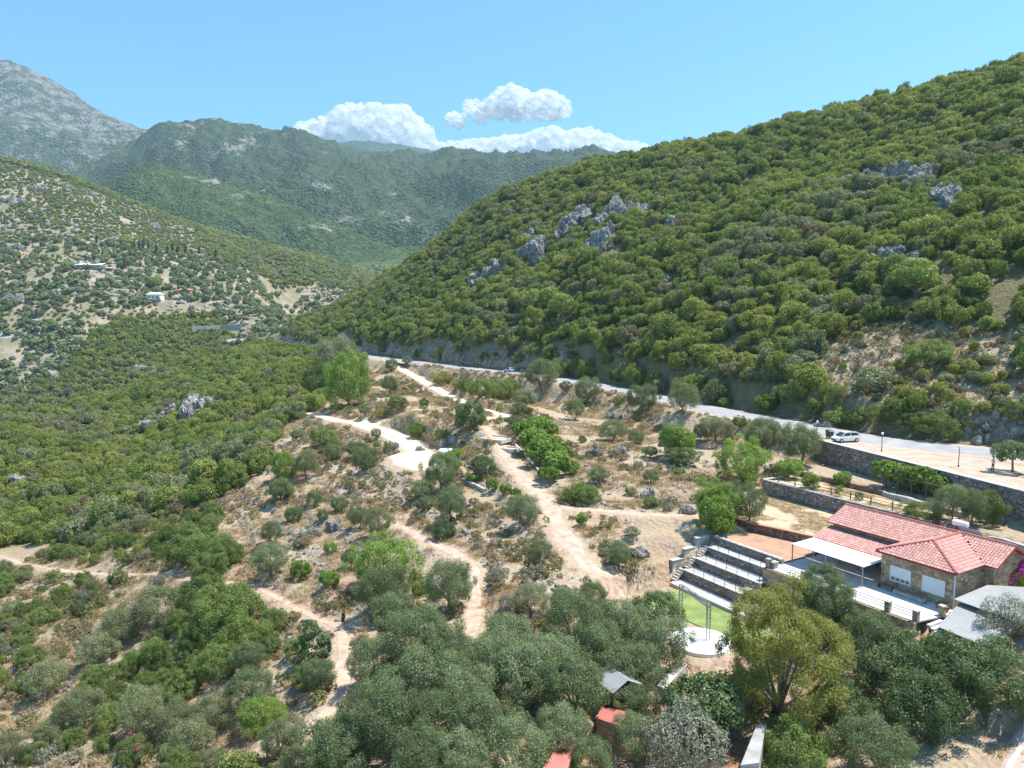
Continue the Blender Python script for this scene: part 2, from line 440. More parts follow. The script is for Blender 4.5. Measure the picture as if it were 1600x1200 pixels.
def Hs(x, y):
    """terrain height at world points (bilinear on the grid)"""
    x = np.asarray(x, float); y = np.asarray(y, float)
    a = np.clip((np.arctan2(x, y) - AZ[0]) / (AZ[1] - AZ[0]), 0, NA - 1.001); r = np.clip((np.log(np.hypot(x, y)) - LR[0]) / (LR[1] - LR[0]), 0, NR - 1.001)
    i = a.astype(int); j = r.astype(int); fa = a - i; fr_ = r - j
    return (GH[i, j] * (1 - fa) + GH[i + 1, j] * fa) * (1 - fr_) + (GH[i, j + 1] * (1 - fa) + GH[i + 1, j + 1] * fa) * fr_
_ts = np.geomspace(14, 1600, 3000)
def hit(u, v):
    """ground point seen at a photo pixel"""
    d = ray(u, v); X, Y, Z = d[0] * _ts, d[1] * _ts, CZ + d[2] * _ts
    h = Hs(X, Y); k = int(np.argmax(h >= Z))
    if h[k] < Z[k]: k = len(_ts) - 1
    return np.array([X[k], Y[k], float(Hs(X[k], Y[k]))])
def pxm(p): return FPX / (p[1] * CT - (p[2] - CZ) * ST)     # photo pixels per metre at a point
def to_px(x, y, z):
    dep = y * CT - (z - CZ) * ST; return 800 + FPX * x / dep, 600 - FPX * (y * ST + (z - CZ) * CT) / dep

def Wpoly(px): return [tuple(hit(u, v)[:2]) for u, v in px]
R_DRY = Wpoly([(575, 560), (500, 640), (430, 690), (410, 740), (330, 790), (345, 840), (300, 900), (420, 960), (520, 1040), (500, 1195)]) + [(0, 20), (60, 20), (75, 60)] + [tuple(q) for q in ROAD if 60 < q[1] < 345]
R_SHRUB = Wpoly([(0, 855), (150, 840), (330, 790), (345, 840), (300, 900), (420, 960), (520, 1040), (500, 1195)]) + [(-10, 20), (-80, 20), (-110, 100)]
R_HILLDRY = Wpoly([(1262, 585), (1320, 516), (1420, 506), (1600, 532), (1640, 690), (1500, 668), (1360, 640), (1290, 620)])
R_GROVE = Wpoly([(-60, 620), (90, 590), (150, 520), (190, 497), (330, 487), (560, 480), (560, 455), (420, 440), (330, 410), (200, 385), (-60, 380)])
R_SCRUB = Wpoly([(-60, 380), (200, 385), (330, 410), (300, 352), (200, 320), (100, 280), (-60, 245)])
is_dry = in_poly(GX, GY, R_DRY).astype(float)
is_shrub = in_poly(GX, GY, R_SHRUB).astype(float)
is_hd = in_poly(GX, GY, R_HILLDRY).astype(float)
is_gr = in_poly(GX, GY, R_GROVE).astype(float)
is_sc = in_poly(GX, GY, R_SCRUB).astype(float)
bare = np.clip(is_dry + is_shrub * 0.8 + is_hd + is_gr * (0.74 + 0.5 * fbm(GX, GY, 30, 4, 55)) + is_sc * (0.62 + 0.6 * fbm(GX, GY, 36, 4, 56)), 0, 1)
def blur(a, n):
    for _ in range(n):
        b = a.copy(); b[1:-1, 1:-1] = (a[1:-1, 1:-1] * 2 + a[:-2, 1:-1] + a[2:, 1:-1] + a[1:-1, :-2] + a[1:-1, 2:]) / 6; a = b
    return a
bare = np.maximum(bare, ((up > 3) & (up < 9.6)) * np.where(rd_p > 46, 0.7, 0.15))
bare = blur(bare, 6)
rocky = blur(np.clip(RISER * 0.34 + is_sc * 0.35 + is_gr * 0.12 + ((np.abs(up - 8) < 2.0) & (cut > 2.5)) * 1.0, 0, 1), 1)

def ground_mat():
    m, n, l = new_mat('dry_ground')
    out = n.new('ShaderNodeOutputMaterial'); p = n.new('ShaderNodeBsdfPrincipled')
    g = n.new('ShaderNodeNewGeometry')
    def noise(scale, det=6, rough=0.6):
        t = n.new('ShaderNodeTexNoise'); t.inputs['Scale'].default_value = scale; t.inputs['Detail'].default_value = det; t.inputs['Roughness'].default_value = rough
        l.new(g.outputs['Position'], t.inputs['Vector']); return t.outputs[0]
    n1, n2, n3, n4 = noise(0.09, 5), noise(0.55, 6, 0.65), noise(3.2, 6, 0.7), noise(0.22, 4)
    soil = ramp(n, [(0.30, (0.33, 0.215, 0.14)), (0.47, (0.40, 0.285, 0.205)), (0.62, (0.45, 0.345, 0.26)), (0.75, (0.36, 0.275, 0.195))]); l.new(n2, soil.inputs[0])
    straw = ramp(n, [(0.3, (0.30, 0.23, 0.145)), (0.7, (0.47, 0.385, 0.26))]); l.new(n3, straw.inputs[0])
    f1 = ramp(n, [(0.40, (0, 0, 0)), (0.58, (1, 1, 1))]); l.new(n4, f1.inputs[0])
    c = mixc(n, l, f1.outputs[0], soil.outputs[0], straw.outputs[0])
    redf = ramp(n, [(0.56, (0, 0, 0)), (0.68, (0.75, 0.75, 0.75))]); l.new(n1, redf.inputs[0])
    c = mixc(n, l, redf.outputs[0], c, (0.34, 0.175, 0.10))
    # stones: grey limestone crumbs
    vo = n.new('ShaderNodeTexVoronoi'); vo.inputs['Scale'].default_value = 1.7; l.new(g.outputs['Position'], vo.inputs['Vector'])
    stc = ramp(n, [(0.0, (0.46, 0.42, 0.37)), (0.6, (0.36, 0.32, 0.28)), (1.0, (0.26, 0.215, 0.175))]); l.new(vo.outputs['Color'], stc.inputs[0])
    rk = N(n, 'ShaderNodeAttribute', attribute_name='rocky')
    mm = N(n, 'ShaderNodeMath', operation='MULTIPLY_ADD'); l.new(n2, mm.inputs[0]); mm.inputs[1].default_value = 1.6; mm.inputs[2].default_value = -0.95
    ad = N(n, 'ShaderNodeMath', operation='ADD'); l.new(mm.outputs[0], ad.inputs[0]); l.new(rk.outputs['Fac'], ad.inputs[1])
    cl = N(n, 'ShaderNodeClamp'); l.new(ad.outputs[0], cl.inputs[0])
    c = mixc(n, l, cl.outputs[0], c, stc.outputs[0])
    # leaf litter and low scrub under the woods
    br = N(n, 'ShaderNodeAttribute', attribute_name='bare')
    lit = ramp(n, [(0.35, (0.12, 0.115, 0.05)), (0.6, (0.19, 0.16, 0.09)), (0.75, (0.30, 0.245, 0.165))]); l.new(n2, lit.inputs[0])
    c = mixc(n, l, br.outputs['Fac'], lit.outputs[0], c)
    tr = N(n, 'ShaderNodeAttribute', attribute_name='track')
    c = mixc(n, l, tr.outputs['Fac'], c, (0.46, 0.34, 0.235))
    gv = N(n, 'ShaderNodeAttribute', attribute_name='grove')
    n5 = noise(0.05, 7, 0.68); gcol = ramp(n, [(0.38, (0.14, 0.145, 0.075)), (0.49, (0.225, 0.205, 0.135)), (0.59, (0.33, 0.265, 0.195)), (0.70, (0.40, 0.34, 0.275))]); l.new(n5, gcol.inputs[0])
    gm = N(n, 'ShaderNodeMath', operation='MULTIPLY'); gm.inputs[1].default_value = 0.85; l.new(gv.outputs['Fac'], gm.inputs[0])
    c = mixc(n, l, gm.outputs[0], c, gcol.outputs[0])
    oc = N(n, 'ShaderNodeAttribute', attribute_name='ochre')
    mpo = n.new('ShaderNodeMapping'); mpo.inputs['Scale'].default_value = (2.2, 2.2, 0.35); l.new(g.outputs['Position'], mpo.inputs[0]); no = n.new('ShaderNodeTexNoise'); no.inputs['Scale'].default_value = 1.0; no.inputs['Detail'].default_value = 6; l.new(mpo.outputs[0], no.inputs['Vector'])
    och = ramp(n, [(0.3, (0.25, 0.17, 0.095)), (0.55, (0.42, 0.30, 0.175)), (0.75, (0.52, 0.41, 0.26))]); l.new(no.outputs[0], och.inputs[0])
    c = mixc(n, l, oc.outputs['Fac'], c, och.outputs[0])
    l.new(c, p.inputs['Base Color']); p.inputs['Roughness'].default_value = 0.95; p.inputs['Specular IOR Level'].default_value = 0.1
    b = n.new('ShaderNodeBump'); b.inputs['Strength'].default_value = 0.7; b.inputs['Distance'].default_value = 0.22
    l.new(n3, b.inputs['Height']); b2 = n.new('ShaderNodeBump'); b2.inputs['Strength'].default_value = 0.6; b2.inputs['Distance'].default_value = 0.3
    l.new(vo.outputs['Distance'], b2.inputs['Height']); l.new(b.outputs[0], b2.inputs['Normal']); l.new(b2.outputs[0], p.inputs['Normal'])
    l.new(p.outputs[0], out.inputs[0]); return m
M_GROUND = ground_mat()
idx = np.arange(NA * NR).reshape(NA, NR)
quads = np.stack([idx[:-1, :-1], idx[:-1, 1:], idx[1:, 1:], idx[1:, :-1]], -1).reshape(-1, 4)[:, ::-1]
me = np_mesh('terrain', np.stack([GX, GY, GH], -1).reshape(-1, 3), quads, M_GROUND, True,
             {'grove': blur(np.clip(is_gr + is_sc, 0, 1), 4).ravel(), 'ochre': OCHRE.ravel(), 'bare': bare.ravel(), 'rocky': rocky.ravel(), 'track': (TRMASK * 0.8).ravel()})
tag(mesh_obj('terrain', me), kind='structure')

# ------------------------------------------------------------------ ribbons: road, drives, tracks
def ribbon(name, pts, width, mat, lift, jag=0.0, zfun=None, rows=7, seed=0, drop=0.35):
    """strip along a centre line, draped on the ground, edges turned under"""
    P = np.array([(p[0], p[1]) for p in pts]); seg = np.r_[0, np.cumsum(np.hypot(*np.diff(P, axis=0).T))]
    s = np.arange(0, seg[-1], 0.8); x = np.interp(s, seg, P[:, 0]); y = np.interp(s, seg, P[:, 1])
    tx, ty = np.gradient(x), np.gradient(y); L = np.hypot(tx, ty); nx, ny = -ty / L, tx / L
    wl_ = width / 2 + jag * fbm(s, s * 0 + 3, 4, 3, seed); wr_ = width / 2 + jag * fbm(s, s * 0 + 9, 4, 3, seed + 5)
    t = np.linspace(-1, 1, rows); V = []
    for k in t:
        off = np.where(k < 0, k * wl_, k * wr_)
        X, Y = x + nx * off, y + ny * off
        Z = (Hs(X, Y) if zfun is None else zfun(X, Y)) + lift
        if abs(k) == 1: Z = Z - drop
        V.append(np.stack([X, Y, Z], -1))
    V = np.stack(V, 1); n_ = len(s); id_ = np.arange(n_ * rows).reshape(n_, rows)
    q = np.stack([id_[:-1, :-1], id_[:-1, 1:], id_[1:, 1:], id_[1:, :-1]], -1).reshape(-1, 4)
    nz = np.cross(V[1, 0] - V[0, 0], V[0, 1] - V[0, 0])[2]
    if nz < 0: pass
    else: q = q[:, ::-1]
    me = np_mesh(name, V.reshape(-1, 3), q, mat, True); return tag(mesh_obj(name, me), kind='structure')

def asphalt_mat():
    m, n, l = new_mat('bleached_asphalt')
    out = n.new('ShaderNodeOutputMaterial'); p = n.new('ShaderNodeBsdfPrincipled'); g = n.new('ShaderNodeNewGeometry')
    def nz(s, d=5):
        t = n.new('ShaderNodeTexNoise'); t.inputs['Scale'].default_value = s; t.inputs['Detail'].default_value = d; l.new(g.outputs['Position'], t.inputs['Vector']); return t.outputs[0]
    r = ramp(n, [(0.3, (0.25, 0.245, 0.25)), (0.7, (0.36, 0.35, 0.345))]); l.new(nz(0.35), r.inputs[0])
    c = mixc(n, l, 0.25, r.outputs[0], nz(9.0), 'OVERLAY')
    l.new(c, p.inputs['Base Color']); p.inputs['Roughness'].default_value = 0.85
    l.new(p.outputs[0], out.inputs[0]); return m
M_ASPH = asphalt_mat()
M_PALE = simple_mat('pale_marl', (0.64, 0.53, 0.39), 0.95, 0.2, 0.9, 0.7, bscale=4)
M_TRACK = simple_mat('pink_earth', (0.48, 0.345, 0.26), 0.95, 0.3, 0.9, 0.8, bscale=4)
M_VERGE = simple_mat('gravel_verge', (0.44, 0.335, 0.26), 0.95, 0.22, 0.6, 0.4, bscale=6)
flat = lambda X, Y: np.full(np.shape(X), ROAD_Z - 0.08)
ribbon('road_verge', ROAD, 12.2, M_VERGE, 0.05, 0.8, flat, 7, 1, 0.2)
ribbon('road', ROAD, 7.0, M_ASPH, 0.09, 0.12, flat, 7, 2, 0.03)
for k, (pts, w) in TR.items():
    ribbon({'upper_drive': 'drive', 'middle_drive': 'drive', 'lower_drive': 'drive'}.get(k, 'track'), pts, w, M_PALE if 'drive' in k else M_TRACK, 0.05, 0.7 if 'drive' in k else 0.45 + 0.22 * w, None, 9, len(k))
# turning pad and gravel shoulder sheets
def sheet(name, poly, z, mat, kind='structure', drape=None):
    mb = MB()
    n_ = len(poly); mb.add([(x, y, z) for x, y in poly], [tuple(range(n_))])
    o = mb.build(name, mat); tag(o, kind=kind); return o
def blob(name, cx, cy, rx, ry, mat, lift=0.06, rot=0.0, seed=0, zfix=None, rings=9, nseg=44):
    V = [(cx, cy)]
    for i in range(1, rings + 1):
        for k in range(nseg):
            t = 2 * math.pi * k / nseg
            rr = i / rings * (1 + 0.10 * math.sin(3 * t + seed) + 0.06 * math.sin(7 * t + 2 * seed))
            x, y = rx * rr * math.cos(t), ry * rr * math.sin(t)
            V.append((cx + x * math.cos(rot) - y * math.sin(rot), cy + x * math.sin(rot) + y * math.cos(rot)))
    V = np.array(V); Z = (Hs(V[:, 0], V[:, 1]) if zfix is None else np.full(len(V), zfix)) + lift
    Z[-nseg:] -= 0.3
    F = []
    for k in range(nseg): F.append((0, 1 + k, 1 + (k + 1) % nseg, 1 + (k + 1) % nseg))
    f3 = [(0, 1 + k, 1 + (k + 1) % nseg) for k in range(nseg)]
    f4 = [(1 + (i - 1) * nseg + k, 1 + i * nseg + k, 1 + i * nseg + (k + 1) % nseg, 1 + (i - 1) * nseg + (k + 1) % nseg) for i in range(1, rings) for k in range(nseg)]
    me = bpy.data.meshes.new(name); me.from_pydata(np.c_[V, Z].tolist(), [], f3 + f4); me.update(); me.materials.append(mat)
    me.polygons.foreach_set('use_smooth', np.ones(len(me.polygons), dtype=bool))
    return tag(mesh_obj(name, me), kind='structure')
blob('turning_pad', PADC[0] - 1.5, PADC[1], 7.0, 8.6, M_PALE, 0.09, 0.2, 1)
# ------------------------------------------------------------------ far mountains
def mountain_mat(name, green, rock, rockamt, scale, soil=None):
    m, n, l = new_mat(name)
    out = n.new('ShaderNodeOutputMaterial'); p = n.new('ShaderNodeBsdfPrincipled'); g = n.new('ShaderNodeNewGeometry')
    def nz(s, d=6, r=0.6):
        t = n.new('ShaderNodeTexNoise'); t.inputs['Scale'].default_value = s; t.inputs['Detail'].default_value = d; t.inputs['Roughness'].default_value = r
        l.new(g.outputs['Position'], t.inputs['Vector']); return t.outputs[0]
    vo = n.new('ShaderNodeTexVoronoi'); vo.inputs['Scale'].default_value = scale; l.new(g.outputs['Position'], vo.inputs['Vector'])
    gr = ramp(n, [(0.0, tuple(c * 0.55 for c in green)), (0.5, green), (1.0, tuple(c * 1.5 for c in green))]); l.new(vo.outputs['Color'], gr.inputs[0])
    big = nz(scale * 0.06, 5); c = mixc(n, l, 0.35, gr.outputs[0], big, 'OVERLAY')
    rk = N(n, 'ShaderNodeAttribute', attribute_name='rocky')
    fine = nz(scale * 0.22, 7, 0.72)
    mm = N(n, 'ShaderNodeMath', operation='MULTIPLY_ADD'); l.new(fine, mm.inputs[0]); mm.inputs[1].default_value = 9.0; mm.inputs[2].default_value = -9.0 * (0.72 - rockamt * 0.25)
    m2 = N(n, 'ShaderNodeMath', operation='MULTIPLY_ADD'); l.new(rk.outputs['Fac'], m2.inputs[0]); m2.inputs[1].default_value = 3.2; l.new(mm.outputs[0], m2.inputs[2])
    cl = N(n, 'ShaderNodeClamp'); l.new(m2.outputs[0], cl.inputs[0])
    rc = ramp(n, [(0.3, tuple(x * 0.6 for x in rock)), (0.7, rock)]); l.new(nz(scale * 0.9, 5), rc.inputs[0])
    c = mixc(n, l, cl.outputs[0], c, rc.outputs[0])
    l.new(c, p.inputs['Base Color']); p.inputs['Roughness'].default_value = 1.0; p.inputs['Specular IOR Level'].default_value = 0.0
    b = n.new('ShaderNodeBump'); b.inputs['Strength'].default_value = 1.0; b.inputs['Distance'].default_value = 1.6 / scale * 0.5; l.new(vo.outputs['Distance'], b.inputs['Height']); b.invert = True
    l.new(b.outputs[0], p.inputs['Normal']); l.new(p.outputs[0], out.inputs[0]); return m

def mountain(name, lines, mat, na=320, nr=150, amp=60, nsc=500, seed=0, rockf=None, ridged=0.5):
    """height profile through several contour lines (u, v, Y), near to far"""
    L = []
    for ln in lines:
        P = np.array([PY(u, v, Y) for u, v, Y in ln]); az = np.arctan2(P[:, 0], P[:, 1]); L.append((az, np.hypot(P[:, 0], P[:, 1]), P[:, 2]))
    a0 = max(l_[0][0] for l_ in L); a1 = min(l_[0][-1] for l_ in L)
    az = np.linspace(a0, a1, na)
    R = np.array([np.interp(az, l_[0], l_[1]) for l_ in L]); Z = np.array([np.interp(az, l_[0], l_[2]) for l_ in L])
    kern = np.ones(5) / 5
    t = np.linspace(0, len(L) - 1, nr)
    i = np.minimum(t.astype(int), len(L) - 2); f = t - i
    RRg = R[i] * (1 - f[:, None]) + R[i + 1] * f[:, None]
    ff = f[:, None]; Zg = Z[i] * (1 - ff) + Z[i + 1] * ff
    X, Y = np.sin(az)[None] * RRg, np.cos(az)[None] * RRg
    # erosion-like relief, fading at the ridge so that the skyline stays put
    gate = 0.12 + 0.88 * np.minimum(1, np.abs(t[:, None] - (len(L) - 2)) * 1.6)
    rg = 1 - 2 * np.abs(fbm(X, Y, nsc, 5, seed)); h = (rg * ridged + fbm(X, Y, nsc * 0.6, 5, seed + 31) * (1 - ridged)) * amp
    Zg = Zg + h * gate + fbm(X, Y, nsc * 0.08, 3, seed + 60) * amp * 0.12
    rocky_ = rockf(X, Y, Zg, t[:, None] / (len(L) - 1)) if rockf else np.zeros_like(X)
    id_ = np.arange(nr * na).reshape(nr, na)
    q = np.stack([id_[:-1, :-1], id_[:-1, 1:], id_[1:, 1:], id_[1:, :-1]], -1).reshape(-1, 4)
    me = np_mesh(name, np.stack([X, Y, Zg], -1).reshape(-1, 3), q, mat, True, {'rocky': rocky_.ravel()})
    return tag(mesh_obj(name, me), kind='structure'), (X, Y, Zg)

M_MT_ROCK = mountain_mat('mountain_limestone', (0.065, 0.088, 0.05), (0.28, 0.262, 0.24), 0.64, 0.09)
M_MT_GREEN = mountain_mat('mountain_maquis', (0.058, 0.083, 0.040), (0.30, 0.28, 0.255), 0.26, 0.14)
M_MT_NEAR = mountain_mat('foothill_maquis', (0.062, 0.090, 0.036), (0.33, 0.305, 0.275), 0.22, 0.19)
M_MT_FAR = mountain_mat('far_pine_ridge', (0.05, 0.085, 0.045), (0.40, 0.38, 0.36), 0.02, 0.06)
# bare limestone massif on the left skyline
mountain('mountain', [
    [(-260, 400, 2200), (0, 390, 2200), (150, 380, 2250), (300, 370, 2300), (420, 370, 2400)],
    [(-260, 190, 2900), (0, 205, 2900), (150, 250, 2900), (300, 260, 3000), (420, 280, 3300)],
    [(-260, 70, 3400), (-120, 78, 3400), (-40, 92, 3400), (0, 99, 3400), (25, 102, 3400), (60, 117, 3420), (100, 139, 3450), (150, 170, 3500), (200, 194, 3550), (240, 210, 3600), (265, 214, 3650), (330, 240, 3700), (420, 270, 3800)],
    [(-260, 230, 5000), (0, 240, 5000), (150, 260, 5200), (300, 300, 5200), (420, 320, 5200)]],
    M_MT_ROCK, 420, 220, 130, 620, 3, lambda X, Y, Z, t: sstep(0.1, 0.5, t) * 0.28 + 0.10 * fbm(X, Y, 600, 3, 8), 0.7)
# far ridge in the middle, dark with pines
mountain('mountain', [
    [(200, 330, 3600), (500, 330, 3600), (800, 320, 3600), (1000, 320, 3600), (1250, 340, 3600)],
    [(200, 250, 4800), (240, 216, 4800), (265, 205, 4800), (300, 215, 4800), (450, 225, 4800), (540, 222, 4800), (575, 219, 4800), (620, 226, 4800), (700, 238, 4800), (740, 243, 4900), (800, 251, 5000), (850, 247, 5100), (900, 240, 5200), (945, 235, 5200), (975, 240, 5200), (1000, 262, 5200), (1100, 300, 5200), (1250, 320, 5200)],
    [(200, 330, 5900), (500, 330, 5900), (800, 330, 5900), (1000, 330, 5900), (1250, 340, 5900)]],
    M_MT_FAR, 320, 110, 110, 800, 14, lambda X, Y, Z, t: 0.35 * sstep(800, 1000, X) * sstep(1010, 1200, Z) + 0.0 * t, 0.5)
# green mountain in the middle distance
def patches(X, Y, Z, spots, sc, seed):
    u, v = to_px(X, Y, Z); a = np.zeros_like(X)
    for pu, pv_, wu, wv in spots: a = np.maximum(a, np.exp(-((u - pu) / wu / 1.7) ** 2 - ((v - pv_) / wv / 1.6) ** 2))
    return a * 0.58 * sstep(-0.25, 0.25, fbm(X, Y, sc, 3, seed))
def rk_mid(X, Y, Z, t):
    return patches(X, Y, Z, [(300, 197, 22, 8), (340, 189, 25, 6), (395, 215, 30, 12), (440, 210, 20, 6), (430, 300, 20, 10), (365, 225, 20, 10), (600, 335, 22, 12), (690, 350, 40, 14), (560, 350, 40, 12), (640, 345, 30, 10), (735, 345, 20, 12), (480, 340, 40, 8), (520, 235, 30, 5), (830, 290, 18, 5), (540, 370, 40, 8), (620, 300, 20, 6), (500, 290, 24, 6), (340, 240, 16, 6), (280, 225, 14, 8), (660, 375, 26, 6)], 60, 4)
def rk_mid_old(X, Y, Z, t):
    return 0.55 * sstep(0.22, 0.30, t) * (1 - sstep(0.36, 0.46, t)) * sstep(0.05, 0.4, fbm(X, Y, 160, 3, 4)) + 0.30 * sstep(0.6, 0.7, t) * (1 - sstep(-1250, -700, X)) * sstep(0.0, 0.4, fbm(X, Y, 200, 3, 6))
mountain('mountain', [
    [(80, 450, 1500), (300, 450, 1450), (500, 440, 1440), (650, 440, 1440), (760, 440, 1440), (900, 440, 1500), (1100, 440, 1600)],
    [(80, 400, 1600), (300, 400, 1560), (500, 396, 1540), (650, 392, 1560), (760, 385, 1600), (900, 370, 1700), (1100, 360, 1800)],
    [(80, 345, 2000), (180, 325, 2000), (300, 300, 1950), (500, 340, 1800), (650, 335, 1800), (760, 325, 1850), (900, 310, 2000), (1100, 320, 2000)],
    [(80, 335, 2350), (180, 292, 2350), (245, 258, 2320), (300, 250, 2300), (500, 285, 2250), (650, 290, 2300), (760, 285, 2350), (900, 275, 2500), (1100, 290, 2500)],
    [(80, 325, 2700), (165, 285, 2700), (205, 252, 2680), (245, 214, 2650), (290, 200, 2600), (320, 193, 2600), (345, 192, 2600), (400, 201, 2620), (450, 213, 2650), (500, 225, 2700), (560, 240, 2750), (640, 255, 2850), (720, 266, 2950), (800, 274, 3050), (860, 278, 3100), (930, 282, 3200), (980, 288, 3200), (1100, 300, 3200)],
    [(80, 330, 3600), (500, 290, 3800), (860, 300, 4000), (1100, 320, 4000)]],
    M_MT_GREEN, 520, 260, 120, 330, 5, rk_mid, 0.8)
# lower spur in front of it with crags
def rk_spur(X, Y, Z, t):
    return patches(X, Y, Z, [(270, 265, 22, 7), (300, 275, 25, 7), (330, 282, 20, 6), (380, 302, 18, 9), (420, 308, 16, 6), (400, 350, 22, 14), (425, 366, 22, 12), (470, 355, 30, 9), (510, 358, 20, 8), (440, 345, 20, 8), (365, 340, 18, 8), (290, 320, 20, 6), (240, 262, 12, 5)], 45, 2)
def rk_spur_old(X, Y, Z, t):
    u, v = to_px(X, Y, Z)
    return 0.5 * sstep(0.50, 0.60, t) * (1 - sstep(0.68, 0.75, t)) * sstep(-0.1, 0.3, fbm(X, Y, 90, 3, 2)) + 0.5 * sstep(0.12, 0.2, t) * (1 - sstep(0.26, 0.36, t)) * sstep(0.05, 0.3, fbm(X, Y, 70, 3, 9)) * sstep(-640, -560, X)
mountain('hill', [
    [(60, 460, 1150), (200, 460, 1180), (350, 455, 1220), (480, 450, 1260), (560, 445, 1300), (660, 440, 1400)],
    [(60, 330, 1350), (200, 310, 1350), (300, 330, 1340), (400, 360, 1330), (480, 380, 1330), (560, 392, 1380), (660, 396, 1500)],
    [(60, 330, 1500), (165, 287, 1480), (200, 270, 1470), (235, 258, 1460), (280, 264, 1450), (330, 280, 1440), (385, 297, 1430), (450, 320, 1420), (510, 345, 1410), (560, 368, 1410), (610, 384, 1430), (660, 394, 1520)],
    [(60, 380, 1800), (300, 380, 1750), (500, 400, 1650), (660, 400, 1700)]],
    M_MT_NEAR, 360, 180, 38, 200, 23, rk_spur, 0.65)
# valley floor between the hills
V = [PY(u, v, Y) for u, v, Y in ((-300, 470, 1100), (900, 440, 1100), (1200, 420, 2200), (-300, 420, 2200))]
M_VALLEY = mountain_mat('valley_groves', (0.085, 0.115, 0.055), (0.40, 0.29, 0.19), 0.45, 0.12)
gx, gy = np.meshgrid(np.linspace(-1300, 900, 90), np.linspace(1150, 2300, 50)); gz = 122 + (gy - 1150) * 0.165 - 130 * np.clip((1260 - gy) / 110, 0, 1) ** 1.5 + fbm(gx, gy, 300, 4, 50) * 14
id_ = np.arange(gx.size).reshape(gx.shape); q = np.stack([id_[:-1, :-1], id_[:-1, 1:], id_[1:, 1:], id_[1:, :-1]], -1).reshape(-1, 4)
tag(mesh_obj('valley_ground', np_mesh('valley_ground', np.stack([gx, gy, gz], -1).reshape(-1, 3), q, M_VALLEY, True, {'rocky': np.zeros(gx.size)})), kind='structure')
# ground sheet that carries the land on to the horizon under everything
tag(MB().add([(-12000, -3000, -60), (12000, -3000, -60), (12000, 12000, -60), (-12000, 12000, -60)], [(0, 1, 2, 3)]).build('ground', M_VALLEY), kind='structure')

# ------------------------------------------------------------------ clouds: heaped cumulus beyond the mountains
def cloud_mat():
    m, n, l = new_mat('cloud_white')
    out = n.new('ShaderNodeOutputMaterial'); d = n.new('ShaderNodeBsdfDiffuse'); d.inputs[0].default_value = (0.97, 0.97, 0.97, 1)
    t = n.new('ShaderNodeBsdfTranslucent'); t.inputs[0].default_value = (0.97, 0.97, 0.98, 1)
    x = N(n, 'ShaderNodeMixShader'); x.inputs[0].default_value = 0.8
    l.new(d.outputs[0], x.inputs[1]); l.new(t.outputs[0], x.inputs[2]); l.new(x.outputs[0], out.inputs[0]); return m
M_CLOUD = cloud_mat()
def wisp_mat():
    m, n, l = new_mat('cloud_wisps'); out = n.new('ShaderNodeOutputMaterial'); d = n.new('ShaderNodeBsdfDiffuse'); d.inputs[0].default_value = (0.97, 0.97, 0.98, 1); t = n.new('ShaderNodeBsdfTranslucent'); t.inputs[0].default_value = (0.97, 0.97, 0.98, 1); tr = n.new('ShaderNodeBsdfTransparent')
    x = N(n, 'ShaderNodeMixShader'); x.inputs[0].default_value = 0.7; l.new(d.outputs[0], x.inputs[1]); l.new(t.outputs[0], x.inputs[2])
    g = n.new('ShaderNodeNewGeometry'); z = n.new('ShaderNodeTexNoise'); z.inputs['Scale'].default_value = 0.02; z.inputs['Detail'].default_value = 6; z.inputs['Roughness'].default_value = 0.65; l.new(g.outputs['Position'], z.inputs['Vector'])
    r = ramp(n, [(0.36, (0, 0, 0)), (0.7, (0.75, 0.75, 0.75))]); l.new(z.outputs[0], r.inputs[0]); y = N(n, 'ShaderNodeMixShader'); l.new(r.outputs[0], y.inputs[0]); l.new(tr.outputs[0], y.inputs[1]); l.new(x.outputs[0], y.inputs[2]); l.new(y.outputs[0], out.inputs[0]); return m
M_WISP = wisp_mat()
